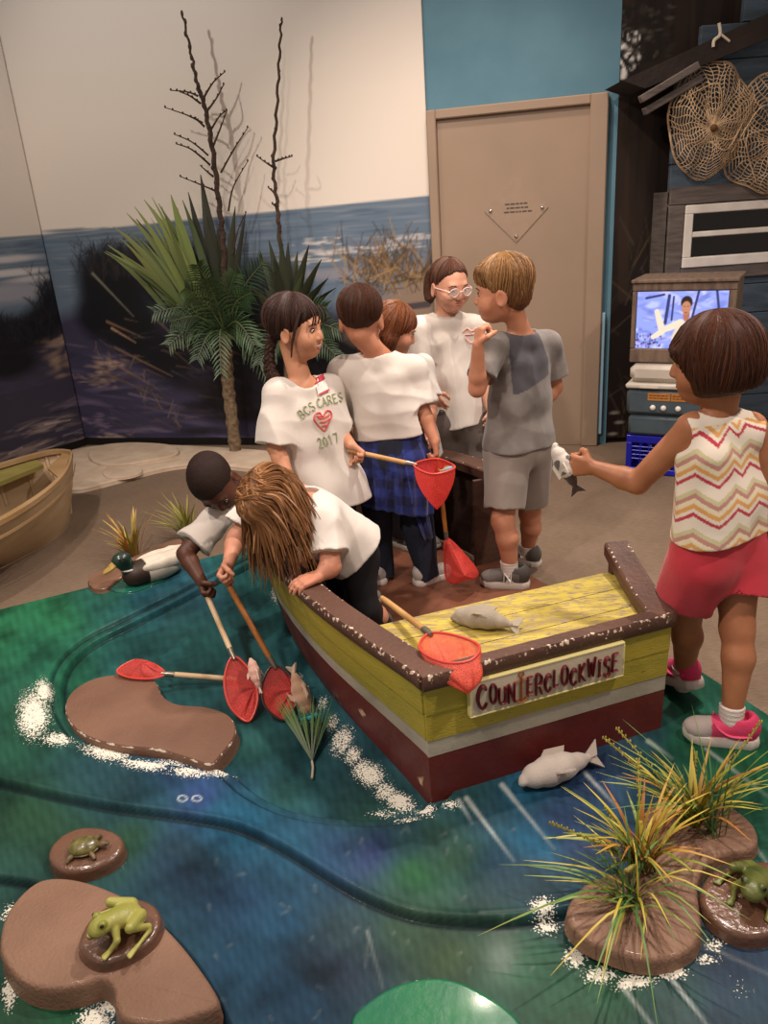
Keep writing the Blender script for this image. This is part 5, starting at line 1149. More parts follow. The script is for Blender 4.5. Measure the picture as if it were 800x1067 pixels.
# ================================================================ children
def ccone(s, a, b_, r1, r2, k=.02, over=.0):
    """cone with a flat cut at b (sleeve, trouser leg)"""
    a = np.asarray(a, float); b_ = np.asarray(b_, float); d = nrm(b_-a); b2 = b_+d*over; ba = b2-a; L2 = float(ba @ ba); R_ = max(r1, r2)
    def f(X, Y, Z):
        x, y, z = X-a[0], Y-a[1], Z-a[2]; t = np.clip((x*ba[0]+y*ba[1]+z*ba[2])/L2, 0, 1.2)
        dd = np.sqrt((x-t*ba[0])**2+(y-t*ba[1])**2+(z-t*ba[2])**2)-(r1+(r2-r1)*t)
        return np.maximum(dd, (X-b2[0])*d[0]+(Y-b2[1])*d[1]+(Z-b2[2])*d[2])
    return s.fn(np.minimum(a, b2)-R_, np.maximum(a, b2)+R_, f, k)
def hand(s, w, d, n, t, curl=25, sc=1., spread=.06):
    """palm and five fingers: w wrist, d towards the knuckles, n palm side normal, t thumb side"""
    d = nrm(d); t = nrm(np.asarray(t)-np.dot(t, d)*d); n2 = np.cross(d, t); n = n2 if np.dot(n2, n) > 0 else -n2
    k = sc; kn = []
    for i in range(4):
        o = (1.5-i)*.0155*k; kp = w+d*(.060-.004*abs(i-1.2))*k+t*o; kn.append(kp); s.cone(w+t*o*.5+d*.008*k, kp, .0125*k, .0100*k, .008*k)
    cu = curl if hasattr(curl, '__len__') else [curl]*4
    for i in range(4):
        L = (.046, .052, .049, .038)[i]*k; p = kn[i]; ang = 0; dirb = nrm(d+t*(1.5-i)*spread)
        for j, (fr, fa) in enumerate(((.42, .9), (.32, 1.1), (.26, .8))):
            ang += math.radians(cu[i])*fa; q = p+(dirb*math.cos(ang)+n*math.sin(ang))*L*fr; s.cone(p, q, (.0082-.0007*j)*k, (.0077-.0009*j)*k, .003*k); p = q
    b0 = w+d*.014*k+t*.016*k; c0 = np.mean(cu)
    p1 = b0+(d*.55+t*.75+n*(.2+c0/150))*.030*k; p2 = p1+nrm(d*.8+t*(.35-c0/120)+n*(.25+c0/70))*.026*k; p3 = p2+nrm(d*.75+t*(.1-c0/70)+n*(.3+c0/60))*.018*k
    s.chain([b0, p1, p2, p3], [.0125*k, .0098*k, .0086*k, .0068*k], .005*k)
def fold(v, amp, seed, up, sc=1.):
    w_ = .012*vnoise(v[0], v[1], v[2], 22, seed+4); x, y, z = v[0]+w_, v[1]-w_, v[2]+w_
    a = 1-np.abs(vnoise(x, y, z*.28, 34*sc, seed))*1.5; b_ = 1-np.abs(vnoise(x*.6, y*.6, z*1.2, 30*sc, seed+1))*1.6
    return -1.45*amp*(1.1*np.clip(a, -1, 1)*.9+.8*np.clip(b_, -1, 1)*.6+.5*vnoise(x, y, z, 20*sc, seed+2)-.3)
class Kid:
    def __init__(k, label, J, face, skin, sc=1., right=None, headup=(0, 0, 1), name='person', sw=.118, hw=.062):
        k.J = {a: np.asarray(b_, float) for a, b_ in J.items()}; k.sc = sc
        J = k.J; k.up = nrm(J['neck']-J['pel']); r = np.asarray(right, float); k.right = nrm(r-np.dot(r, k.up)*k.up); k.fwd = np.cross(k.up, k.right)
        for g, a in ((1, 'R'), (-1, 'L')):
            J.setdefault('sho'+a, J['neck']-k.up*.045*sc+k.right*g*sw*sc); J['hip'+a] = J['pel']+k.right*g*hw*sc-np.array([0, 0, .02*sc])
        foot = min(J[x][2] for x in ('ankL', 'ankR'))
        k.e = empty('person', V(*((J['ankL']+J['ankR'])/2)[:2], foot-.06*sc), label, 'person')
        k.M = frame(face, headup); k.skin = skin; k.H = J['head']
        P = np.array(list(J.values())); k.lo = P.min(0)-.20*sc; k.hi = P.max(0)+.20*sc; k.hands = []; k.face = face
    def T(k, x, y, z): return k.H+k.M @ (V(x, y, z)*k.sc)
    def mk(k, h, lo=None, hi=None): return SDF(k.lo if lo is None else lo, k.hi if hi is None else hi, h)
    def head_sdf(k, s):
        q = k.sc; T, M = k.T, k.M; r = lambda *a: tuple(x*q for x in a)
        s.ell(T(0, -.012, .028), r(.073, .090, .080), M, .01); s.ell(T(0, .018, -.022), r(.061, .066, .073), M, .03*q); s.ell(T(0, .044, -.073), r(.032, .034, .024), M, .03*q)
        for g in (-1, 1):
            s.ell(T(g*.034, .050, -.032), r(.030, .030, .030), M, .02*q); s.ell(T(g*.0735, -.008, -.012), r(.0095, .021, .031), frame(M @ V(g*.35, 1, 0), M[:, 2]), .006*q); s.ell(T(g*.082, -.004, -.012), r(.005, .012, .020), M, .004*q, 's')
        s.cone(T(-.028, .068, .020), T(.028, .068, .020), .014*q, .014*q, .012*q)
        for g in (-1, 1): s.ell(T(g*.030, .086, .004), r(.014, .011, .008), M, .010*q, 's')
        s.chain([T(0, .076, .006), T(0, .086, -.012), T(0, .0905, -.025)], r(.008, .009, .0112), .010*q)
        for g in (-1, 1): s.ell(T(g*.0105, .086, -.028), r(.008, .009, .007), M, .005*q)
        s.cone(T(-.019, .072, -.052), T(.019, .072, -.052), .010*q, .010*q, .012*q)
        s.cone(T(-.017, .0825, -.053), T(.017, .0825, -.053), .0022*q, .0022*q, .004*q, 's')
    def body(k, h=.0038):
        J, q = k.J, k.sc; s = k.mk(h); up, rt = k.up, k.right
        for g in (-1, 1):
            c = J['pel']+up*np.linalg.norm(J['neck']-J['pel'])*.70
            s.cone(J['pel']+rt*g*.042*q, J['pel']*.45+c*.55+rt*g*.034*q, .074*q, .060*q, .03*q); s.cone(J['pel']*.45+c*.55+rt*g*.034*q, c+rt*g*.043*q, .060*q, .055*q, .03*q)
        for a in 'LR':
            s.cone(J['neck']-up*.046*q, J['sho'+a], .036*q, .034*q, .03*q)
            s.cone(J['sho'+a], J['elb'+a], .039*q, .030*q, .02*q); m_ = J['elb'+a]+(J['wri'+a]-J['elb'+a])*.3; s.cone(J['elb'+a], m_, .029*q, .030*q, .012*q); s.cone(m_, J['wri'+a], .030*q, .0195*q, .01*q)
            s.cone(J['hip'+a], J['kne'+a], .066*q, .042*q, .03*q); kn, an = J['kne'+a], J['ank'+a]; fw = nrm(np.cross(rt, an-kn)); fw = fw if fw @ k.fwd > 0 else -fw
            cf = kn+(an-kn)*.32-fw*.010*q; s.cone(kn, cf, .040*q, .041*q, .02*q); s.cone(cf, an, .041*q, .025*q, .015*q); s.ell(kn+fw*.012*q, .030*q, None, .02*q)
        s.cone(J['neck']-up*.03*q, k.T(0, -.032, -.050), .041*q, .036*q, .018*q)
        k.head_sdf(s)
        for hd in k.hands: hand(s, *hd)
        k.b = s.build('body', mat('skin '+k.skin[0], k.skin[0], .5, k.skin[1], 16, 5, bump=.03, bscale=300, spec=.35, sss=.08), k.e)
        # face details
        M, T = k.M, k.T; mw = mat('eye white', 'b9b0a6', .45, spec=.2); mi = mat('dark brown iris', '241510', .15, spec=.6)
        mbm = mat('brow '+k.skin[2], k.skin[2], .7); ml = mat('lip '+k.skin[3], k.skin[3], .4)
        for g in (-1, 1):
            MB().ell(T(g*.030, .0735, .003), (.0122*q, .0085*q, .0062*q), M, 16, 12).build('eye', mw, k.b)
            MB().ell(T(g*.030, .0782, .003), (.0068*q, .0048*q, .0058*q), M, 12, 8).build('iris', mi, k.b)
            MB().tube([T(g*(.030+.016*math.cos(a)), .0800-.005*abs(math.cos(a)), .003+.0062*math.sin(a)) for a in np.linspace(.1, pi-.1, 9)], .0018*q, 6).build('eyelash', mbm, k.b)
            MB().tube([T(g*x, y, z) for x, y, z in ((.014, .084, .020), (.026, .085, .025), (.038, .079, .024), (.047, .070, .018))], [.002*q, .0032*q, .003*q, .0014*q], 6, .6).build('eyebrow', mbm, k.b)
        for z0, r0, bow in ((-.0495+.0015*(k.smile > 1), .0032, .0015), (-.0565-.002*(k.smile > 1), .0038, -.002-.002*(k.smile > 1))):
            MB().tube([T(x, .0835-12*x*x, z0+k.smile*x*x*22+bow*(1-(x/.02)**2)) for x in np.linspace(-k.mw, k.mw, 11)], [r0*q*(.25+.75*math.cos(x/k.mw*1.3)) for x in np.linspace(-k.mw, k.mw, 11)], 8).build('lip', ml, k.b)
        if k.smile > 1: MB().ell(T(0, .0815, -.0525), (.019*q, .005*q, .0042*q), M, 14, 8).build('teeth', mat('teeth', 'd8d0c4', .3), k.b)
        return k.b
    smile = .4; mw = .021
    def shirt(k, m, hem=-.05, slv=.6, off=.016, flare=.03, amp=.0045, seed=1, sleeve=True, name='shirt', attrs=None, h=.0042, neck_r=.054, slr=(.055, .066), hemn=None):
        J, q = k.J, k.sc; s = k.mk(h); up, rt = k.up, k.right; L = np.linalg.norm(J['neck']-J['pel'])
        for g in (-1, 1):
            c = J['pel']+up*L*.70; b0 = J['pel']+up*(hem-.05)*q
            s.cone(b0+rt*g*.05*q, J['pel']*.45+c*.55+rt*g*.04*q, (.074+off+flare)*q, (.068+off)*q, .03*q); s.cone(J['pel']*.45+c*.55+rt*g*.04*q, c+rt*g*.046*q, (.066+off)*q, (.058+off)*q, .03*q)
        for a in 'LR':
            S_, E2 = J['sho'+a], J['elb'+a]; s.cone(J['neck']-up*.046*q, S_-up*.006*q, (.034+off)*q, (.031+off)*q, .03*q)
            if sleeve:
                en = S_+(E2-S_)*slv; ccone(s, S_-up*.004*q, en, (slr[0]-.006)*q, slr[1]*q, .03*q)
        r_ = s.D
        nk = J['neck']; s.displace(lambda x, y, z: fold((x, y, z), amp*q, seed, up)*np.clip(np.sqrt((x-nk[0])**2+(y-nk[1])**2+(z-nk[2])**2)/.13-.5, .08, 1))
        s.plane(J['pel']+up*hem*q, -up if hemn is None else hemn, .005)
        for a in 'LR':
            S_, E2 = J['sho'+a], J['elb'+a]
            if sleeve: en = S_+(E2-S_)*slv; d = nrm(en-S_); s.cone(en+d*(slr[1]-.026)*q, en+d*(slr[1]+.02)*q, (slr[1]-.012)*q, (slr[1]-.009)*q, .003, 's')
            else:
                o = nrm(S_-J['neck']+up*.045*q); s.plane(S_-o*.012*q, o, .004) if False else s.cone(S_+o*.056*q-up*.012*q, S_+o*.12*q-up*.012*q, .048*q, .05*q, .006, 's')
        nk = J['neck']; hd = k.T(0, -.022, -.045); d = nrm(hd-nk); s.cone(nk-d*.012*q+k.fwd*.006*q, nk+d*.12*q, neck_r*q, (neck_r+.03)*q, .004, 's')
        k.sh = s.build(name, m, k.e, attrs)
        if sleeve:                                               # ribbed collar round the neck opening
            org = ORG[k.sh.name]; bv = BVHTree.FromPolygons([tuple(x.co) for x in k.sh.data.vertices], [tuple(x.vertices) for x in k.sh.data.polygons])
            a_ = nrm(np.cross(d, rt)); b2 = np.cross(d, a_); ring = []
            for t_ in np.linspace(0, 2*pi, 28, endpoint=False):
                rad = a_*math.cos(t_)+b2*math.sin(t_)
                h_ = bv.ray_cast(Vector(nk+d*.11*q+rad*(neck_r+.008)*q-org), Vector(-d), .16*q)
                if h_[0] is not None: ring.append(np.array(h_[0])+org+d*.001)
            if len(ring) > 24:
                ring = np.array(ring); 
                for _ in range(3): ring = .5*ring+.25*np.roll(ring, 1, 0)+.25*np.roll(ring, -1, 0)
                R3 = crv(ring, 3, True); mb = MB().tube(np.vstack([R3, R3[:2]]), .0055*q, 8)
                if attrs is not None: mb.a['paint'] = [lin('7d7873')]*len(mb.v)
                mb.build('collar', m, k.sh)
        return k.sh
    def trousers(k, m, name='trousers', length=.93, rr=(.088, .066, .056), top=.07, h=.0045, amp=.004, seed=3, attrs=None, flare=0):
        J, q = k.J, k.sc; s = k.mk(h); up, rt = k.up, k.right
        for g in (-1, 1): s.cone(J['pel']+rt*g*.042*q+up*(top+.04)*q, J['pel']+rt*g*.045*q-V(0, 0, .02*q), .082*q, .092*q, .03*q)
        for a in 'LR':
            if length > .6:
                s.cone(J['hip'+a], J['kne'+a], rr[0]*q, rr[1]*q, .03*q); en = J['kne'+a]+(J['ank'+a]-J['kne'+a])*length; ccone(s, J['kne'+a], en, rr[1]*q, rr[2]*q, .02*q)
            else: en = J['hip'+a]+(J['kne'+a]-J['hip'+a])*length*1.6; ccone(s, J['hip'+a], en, rr[0]*q, (rr[1]+flare)*q, .02*q)
        s.displace(lambda x, y, z: fold((x, y, z), amp*q, seed, up)); s.plane(J['pel']+up*top*q, up, .004)
        if length <= .6:
            for a in 'LR':
                en = J['hip'+a]+(J['kne'+a]-J['hip'+a])*length*1.6; d = nrm(en-J['hip'+a]); s.cone(en-d*.03*q, en+d*.03*q, (rr[1]+flare-.012)*q, (rr[1]+flare-.007)*q, .004, 's')
        return s.build(name, m, k.e, attrs)
    def shoe(k, side, toe, ground, up_m, sole_m, lace_m=None, sock=None, L=.19, pitch=0., letter=None, acc=None):
        q = k.sc; a = k.J['ank'+side]; toe = nrm(np.array([toe[0], toe[1], 0])); M = frame(nrm(toe+V(0, 0, -math.sin(pitch))), (0, 0, 1)); o = V(a[0], a[1], ground)-toe*.012*q
        if pitch: o = o+V(0, 0, .12*q*math.sin(pitch))
        L = L*q; T = lambda x, y, z: o+M @ (V(x, y, z)*L); lo, hi = o-L*1.1, o+L*1.1
        def outline(y): return np.interp(y, [-.30, -.22, 0, .2, .42, .56, .64], [.07, .155, .168, .172, .185, .15, .06])
        mb = MB(); ys = np.linspace(-.30, .64, 22); 
        out = [(outline(y)*1.02, y) for y in ys]+[(-outline(y)*1.02, y) for y in ys[::-1]]; out = crv(np.array(out), 2, True)
        prof = [(.95, -.0), (1.0, .02), (1.02, .09), (.97, .13)]
        mb.rings([[T(x*sx, .17+(y-.17)*(sx*.5+.5), z+(.05*max(0, (y-.4)/.24)**2)) for x, y in out] for sx, z in prof])
        sh_ = None
        s = SDF(lo, hi, .0032); s.ell(T(0, -.10, .27), (.172*L, .215*L, .24*L), M, .01); s.cone(T(0, .02, .26), T(0, .42, .17), .155*L, .145*L, .05*L); s.ell(T(0, .46, .16), (.172*L, .185*L, .14*L), M, .05*L)
        s.plane(T(0, 0, .085), -M[:, 2], .004); s.plane(T(0, -.1, .47), nrm(M[:, 2]+.25*M[:, 1]), .006); s.cone(T(0, -.07, .40), T(0, -.09, .7), .095*L, .13*L, .01, 's')
        def colr(v):
            l = ((v-o) @ M)/L; out_ = np.tile(lin(up_m[0]), (len(v), 1)); out_[(l[:, 1] < -.12) | ((l[:, 2] > .33) & (l[:, 1] < .1))] = lin(up_m[1]); out_[(l[:, 1] > (.30 if acc else .45))] = lin(up_m[2] if len(up_m) > 2 else up_m[0]); return {'paint': out_}
        sh_ = s.build('shoe', mat('shoe fabric', '888888', .7, attr='paint', bump=.2, bscale=250), k.e, colr)
        mb.build('sole', mat('sole '+sole_m, sole_m, .5), sh_)
        if lace_m:
            for y in (.12, .19, .26, .33): MB().tube([T(x, y+abs(x)*.1, .36-.30*(y-.05)+.03-x*x*5.5) for x in np.linspace(-.085, .085, 7)], .0026*q, 6).build('lace', mat('lace '+lace_m, lace_m, .7), sh_)
        if acc:
            for g in (-1, 1): MB().tube(crv([T(g*.165, -.18, .22), T(g*.176, .05, .20), T(g*.165, .20, .27), T(g*.11, .27, .35)], 4), .0048*q, 6, .5).build('side_stripe', mat('stripe '+acc, acc, .5), sh_)
        if letter:
            for g in (-1, 1):
                g_ = MB(); glyph(g_, letter, 0, 0, 1, 1, .0044, (lambda x, z: T(g*(.192-.05*z), .08-g*.0+(.16*x-.08)*1., .18+.15*z)) if g > 0 else (lambda x, z: T(-(.192-.05*z), .10-(.16*x-.08), .18+.15*z))); g_.build('emblem', mat('shoe emblem', 'd8d4cc', .5), sh_)
        if sock: 
            d = nrm(k.J['kne'+side]-a); s = SDF(a-.14, a+.16, .0036); ccone(s, a-V(0, 0, .025*q), a+d*sock[1]*q, (.0298 if acc else .031)*q, (.0335 if acc else .0345)*q, .01); s.displace(lambda x, y, z: .001*np.sin(z*500)); s.build('sock', mat('sock '+sock[0], sock[0], .85, bump=.3, bscale=300), k.e)
        return sh_
    # ---- hair
    def cap(k, cols, r=(.083, .100, .086), c=(0, -.018, .038), line=((-.11, -.055), (-.05, -.05), (-.012, -.012), (.02, .012), (.05, .035), (.10, .058)), extra=None, amp=.0022, strands=220, flow=None, name='hair', rough=.42, cut=True, seed=2, down=None, slen=(.75, 1.05), sr=.0011, arch=0., top=None):
        q = k.sc; T, M = k.T, k.M; lo, hi = k.H-.30*q, k.H+.24*q; s = SDF(lo, hi, .0036); s.ell(T(*c), tuple(x*q for x in r), M, .01)
        H0, MM = k.H, M
        if cut:
            ly, lz = zip(*line)
            def f(X, Y, Z):
                x, y, z = X-H0[0], Y-H0[1], Z-H0[2]; v_ = (x*MM[0, 1]+y*MM[1, 1]+z*MM[2, 1])/q; w_ = (x*MM[0, 2]+y*MM[1, 2]+z*MM[2, 2])/q; u_ = (x*MM[0, 0]+y*MM[1, 0]+z*MM[2, 0])/q
                return (np.interp(v_, ly, lz).astype(np.float32)+.003*np.sin(u_*150)-arch*u_*u_-w_)*.8*q
            s.fn(lo, hi, f, .012, 'i')
        if top: s.ell(T(*top[0]), tuple(x*q for x in top[1]), M, .025)
        if extra: extra(s)
        def dsp(x, y, z):
            l = (np.stack([x, y, z], 1)-H0) @ MM/q; az = np.arctan2(l[:, 0], l[:, 1]+.02); return amp*(np.sin(az*46+l[:, 2]*30)+.6*np.sin(az*81-l[:, 2]*50))
        s.displace(dsp)
        def colr(v):
            l = (v-H0) @ MM/q; az = np.arctan2(l[:, 0], l[:, 1]+.02); n_ = .5+.25*np.sin(az*37+3*np.sin(l[:, 2]*20))+.25*vnoise(l[:, 0], l[:, 1], l[:, 2]*.2, 120, 3); n_ = np.clip(n_, 0, 1)[:, None]; return {'paint': np.array(lin(cols[0]))*(1-n_)+np.array(lin(cols[1]))*n_}
        ho = s.build(name, mat('hair %.2f' % rough, '333333', rough, attr='paint', spec=.22), k.e, colr)
        if strands:
            rr = random.Random(seed); mb = MB(); m = mat('hair %.2f' % rough, '333333', rough, attr='paint')
            bv = BVHTree.FromPolygons([tuple(v.co) for v in ho.data.vertices], [tuple(p.vertices) for p in ho.data.polygons])
            org = ORG[ho.name]; cr = V(*c)+V(*(flow or (0, -.035, r[2]*.85)))
            for _ in range(strands):
                az = rr.uniform(0, 2*pi); el = rr.uniform(slen[0], slen[1])*1.9; pts = []
                for t in np.linspace(.06, 1, 9):
                    ph = pi/2-el*t; d = V(math.cos(ph)*math.sin(az+.15*math.sin(3*t+az*5)), math.cos(ph)*math.cos(az+.15*math.sin(3*t+az*5)), math.sin(ph))
                    o_ = T(*(V(*c)*.6)); w_ = M @ d; h_ = bv.ray_cast(Vector(o_+w_*.35*q-org), Vector(-w_), .30*q)
                    if h_[0] is None: break
                    if pts and np.linalg.norm(np.array(h_[0])+org-pts[-1]) > .06*q: break
                    pts.append(np.array(h_[0])+org+w_*.0012)
                if len(pts) > 3:
                    cl = np.array(lin(cols[0]))+(np.array(lin(cols[2] if len(cols) > 2 else cols[1]))-np.array(lin(cols[0])))*rr.random(); n0 = len(pts)
                    mb.tube(pts, [sr*q]*(n0-1)+[sr*.4*q], 4, paint=[tuple(cl)]*(n0*4))
            if mb.v: mb.build('hair_strands', m, ho)
        return ho
def on_mesh(o, pts, lift=.003):
    """where camera rays through the given pixels meet a mesh: points just above its surface"""
    org = ORG[o.name]; bv = BVHTree.FromPolygons([tuple(v.co) for v in o.data.vertices], [tuple(p.vertices) for p in o.data.polygons]); out = []
    for x, y in pts:
        r = nrm(ray(x, y)); h_ = bv.ray_cast(Vector(V(0, 0, EYE)-org), Vector(r))
        if h_[0] is not None:
            n = np.array(h_[1]); n = n if n @ r < 0 else -n; out.append(np.array(h_[0])+org+n*lift)
    return out
A = aty
m_tee = mat('white cotton tee', 'd6cfc6', .9, 'cbc3b9', 5, 4, bump=.12, bscale=350, sheen=.2, spec=.2)
def collar(k, col='c9c1b8'):
    pass

# ---- girl at the right, zigzag top
J = dict(pel=A(750, 572, 1.80), neck=A(748, 424, 1.80), head=A(743, 376, 1.80), shoL=A(722, 446, 1.79), elbL=A(664, 503, 1.86), wriL=A(618, 487, 1.93), shoR=A(781, 446, 1.79), elbR=A(806, 515, 1.78), wriR=A(812, 580, 1.74),
         kneL=A(714, 640, 1.85), ankL=A(712, 704, 1.885), kneR=A(768, 655, 1.74), ankR=A(762, 746, 1.665))
g8 = Kid('small girl in a zigzag sleeveless top and red shorts, holding out a toy fish', J, (-.88, .42, -.08), ('a9714f', '9c6545', '3a2418', 'a85a4c'), .97, right=(.92, .38, 0), hw=.06)
g8.hands = [(J['wriL'], A(590, 484, 1.97)-J['wriL'], V(.2, .8, -.3), V(-.2, .15, .9), (55, 60, 62, 66), .92), (J['wriR'], V(0, 0, -1), V(-1, 0, 0), V(0, 1, 0), 30, .9)]
g8.body()
ZC_ = [('e6dccb', .2), ('b8384a', .1), ('e6dccb', .1), ('d9a25c', .12), ('e4d8b8', .14), ('b9887e', .12), ('c9c49a', .12), ('e6dccb', .1)]
def zig(v):
    J = g8.J; l = (v-J['pel']); h_ = l @ g8.up; az = np.arctan2(l @ g8.right, l @ g8.fwd)*.105; ph = (az/.098) % 1; zz = np.abs(ph-.5)*2*.034
    t = ((h_-zz+.5) % .098)/.098; out = np.zeros((len(v), 3)); a = 0
    tot = sum(x for _, x in ZC_)
    for c, w_ in ZC_: out[(t >= a/tot) & (t < (a+w_)/tot+1e-6)] = lin(c); a += w_
    nk = np.linalg.norm(v-J['neck'], axis=1); out[h_ > np.linalg.norm(J['neck']-J['pel'])*.93] = lin('e6dccb'); return {'paint': out}
g8.shirt(mat('zigzag cotton', 'dddddd', .9, attr='paint', sheen=.15, bump=.1, bscale=350), hem=.055, off=.015, flare=.014, sleeve=False, attrs=zig, h=.0032, amp=.003, neck_r=.05)
g8.trousers(mat('red shorts', 'c2333f', .8, 'b02a38', 8, bump=.12, bscale=300, sheen=.2), 'shorts', .36, (.088, .086, .07), top=.08, flare=.004, amp=.004)
g8.shoe('R', (-.92, .30), ZA, ('d6436c', 'd63c66', 'a89c96'), 'd8cfc6', 'd8cfc6', ('d8cfc6', .030), L=.205, acc='e0527c'); g8.shoe('L', (-.35, .93), ZA, ('c84a70', 'd63c66', 'b8aca4'), 'd8cfc6', 'd8cfc6', ('c9bfb6', .035), L=.2, pitch=.35, acc='e0527c')
def bob(s):
    T, M, q = g8.T, g8.M, g8.sc
    s.ell(T(0, -.022, -.022), (.090*q, .098*q, .095*q), M, .04); s.plane(T(0, -.02, -.078), nrm(-M[:, 2]-.12*M[:, 1]), .02)
    s.ell(T(0, .112, -.055), (.075*q, .088*q, .085*q), M, .014, 's')
    s.cone(T(-.05, .078, .035), T(.05, .078, .035), .016*q, .016*q, .02)
g8.cap(('2c170f', '3c2115', '5a3524'), (.092, .106, .092), (0, -.012, .030), extra=bob, cut=False, strands=420, rough=.45, slen=(.8, 1.25), amp=.0012, sr=.0013)
c = A(589, 487, 1.975)
fish(c+V(0, .0, .0), nrm(A(578, 466, 1.99)-A(604, 516, 1.95)), V(-.6, .3, .5), .15, 'b7aea6', 'd4cbc0', 'speckled toy fish with dark tail held by the girl in zigzag top', dark_tail='3a2a22', spots=True)

# ---- boy in grey
J = dict(pel=A(540, 462, 2.88), neck=A(543, 341, 2.87), head=A(523, 305, 2.83), shoL=A(513, 360, 2.80), elbL=A(497, 405, 2.72), wriL=A(498, 360, 2.67), shoR=A(569, 358, 2.95), elbR=A(578, 403, 3.0), wriR=A(560, 428, 2.96),
         kneL=A(524, 543, 2.78), ankL=A(532, 598, 2.77), kneR=A(552, 535, 2.98), ankR=A(549, 576, 3.04))
g7 = Kid('boy in grey tee and grey shorts standing with one hand at his mouth', J, (-.93, .30, -.05), ('c48a6c', 'b67b5e', '5a3a22', 'b0685a'), 1.02, right=(.80, .55, 0))
g7.hands = [(J['wriL'], A(501, 335, 2.69)-J['wriL'], V(.7, .5, 0), V(.3, -.6, .6), (55, 50, 55, 60), .95), (J['wriR'], V(-.6, .1, -.5), V(-.5, .6, 0), V(-.3, .3, .8), 30, .95)]
g7.body()
def grey(v):
    px_ = projpx2(v); out = np.tile(lin('8b8580'), (len(v), 1)); l = v-g7.J['neck']; bk = (l @ g7.fwd) < .03
    lx_ = l @ g7.right; lz_ = l @ g7.up; out[bk & (lx_ > -.10) & (lx_ < .085) & (lz_ > -.20+.25*lx_) & (lx_ < .06-.35*lz_-.02)] = lin('54525a'); return {'paint': out}
def projpx2(v): return v
g7.shirt(mat('grey cotton', '8b8580', .9, '7d7873', 6, attr='paint', sheen=.2, bump=.12, bscale=350), hem=-.005, slv=.72, off=.016, flare=.022, attrs=grey, amp=.0038, slr=(.052, .058), seed=4)
g7.trousers(mat('light grey shorts', '8f857c', .9, '857b72', 7, sheen=.2, bump=.1, bscale=300), 'shorts', .50, (.088, .076, .07), top=.04, flare=.0, amp=.003)
g7.shoe('L', (-.95, .28), .03, ('655f5a', '47433f', '6d665f'), 'c9c0b4', '4a4642', ('d6cec4', .06), letter='N', L=.205); g7.shoe('R', (-.6, .8), 0, ('77706a', '55504c', '7f786f'), 'c9c0b4', '4a4642', ('d6cec4', .05), letter='N')
def swoop(s):
    T, q = g7.T, g7.sc
    s.cone(T(-.045, .060, .080), T(.045, .080, .052), .020*q, .016*q, .03); s.ell(T(0, -.045, -.010), (.064*q, .058*q, .058*q), g7.M, .02)
g7.cap(('4f3320', '704b2c', 'a57e50'), (.0775, .0955, .084), (0, -.014, .034), line=((-.11, -.06), (-.06, -.056), (-.03, -.022), (.0, .004), (.02, -.006), (.04, .028), (.10, .052)), top=((0, -.016, .064), (.080, .098, .070)), extra=swoop, strands=420, rough=.4, sr=.0013)

# ---- boy seen from behind, plaid shirt round his waist
J = dict(pel=A(408, 470, 2.86), neck=A(393, 362, 2.86), head=A(376, 333, 2.85), shoR=A(430, 384, 2.87), elbR=A(440, 428, 2.85), wriR=A(453, 459, 2.79), shoL=A(358, 385, 2.88), elbL=A(352, 430, 2.95), wriL=A(366, 455, 3.02),
         kneL=A(393, 545, 2.90), ankL=A(397, 600, 2.92), kneR=A(434, 545, 2.86), ankR=A(446, 603, 2.865))
g4 = Kid('boy seen from behind in white tee with blue plaid shirt tied round his waist', J, (.12, .98, -.12), ('bf8568', 'b07659', '2a1a14', 'a8625a'), 1.0, right=(.98, -.15, 0))
hB = A(455, 474, 2.79)
g4.hands = [(J['wriR'], hB-J['wriR'], V(-.9, .2, 0), V(.1, .9, .2), (45, 50, 55, 60), .92), (J['wriL'], V(.3, .6, -.4), V(0, 0, -1), V(.7, -.3, .2), 40, .9)]
g4.body(); g4.shirt(m_tee, hem=.07, slv=.85, off=.015, flare=.022, seed=8, amp=.005, slr=(.055, .064))
g4.trousers(mat('dark blue jeans', '272e3e', .85, '1d2433', 7, bump=.2, bscale=200), 'jeans', .97, (.080, .057, .050), amp=.005)
def plaid_fn(v):
    l = v-g4.J['pel']; az = np.arctan2(l @ g4.right, l @ g4.fwd)*.13; h_ = v[:, 2]; f = lambda t, w_: ((t/w_) % 1 < .5).astype(float)
    a = f(az, .075); b_ = f(h_+.02*np.sin(az*9), .075); c = np.clip(.20+.40*a+.40*b_, 0, 1)[:, None]; o = np.array(lin('0d0f1e'))*(1-c)+np.array(lin('26357f'))*c
    o[(((az/.075) % 1) > .48) & (((az/.075) % 1) < .52)] = lin('3a4a94'); return {'paint': o}
s = g4.mk(.0045); q = 1.0; P_ = g4.J['pel']
for g in (-1, 1): s.cone(P_+g4.right*g*.048+g4.up*.13, P_+g4.right*g*.05-V(0, 0, .05), .088, .100, .03); s.cone(P_+g4.right*g*.05-V(0, 0, .04), P_+g4.right*g*.055-g4.fwd*.02-V(0, 0, .24), .098, .098, .03)
s.plane(P_+g4.up*.085, g4.up, .004); s.displace(lambda x, y, z: (.006*np.sin(np.arctan2(x-P_[0], y-P_[1])*17+z*8)+.004*vnoise(x, y, z, 40, 9))*np.clip((P_[2]+.02-z)/.08, 0, 1)+.006*np.clip((z-P_[2])/.05, 0, 1))
s.plane(P_-V(0, 0, .225)+g4.right*.02, nrm(V(-.22, 0, -1)), .003)
s.cone(P_+g4.fwd*.10-V(0, 0, .5), P_+g4.fwd*.16+V(0, 0, .3), .085, .085, .01, 's')
s.fn(P_-.5, P_+.5, lambda X, Y, Z: .0*X+1., .001, 'u') if False else None
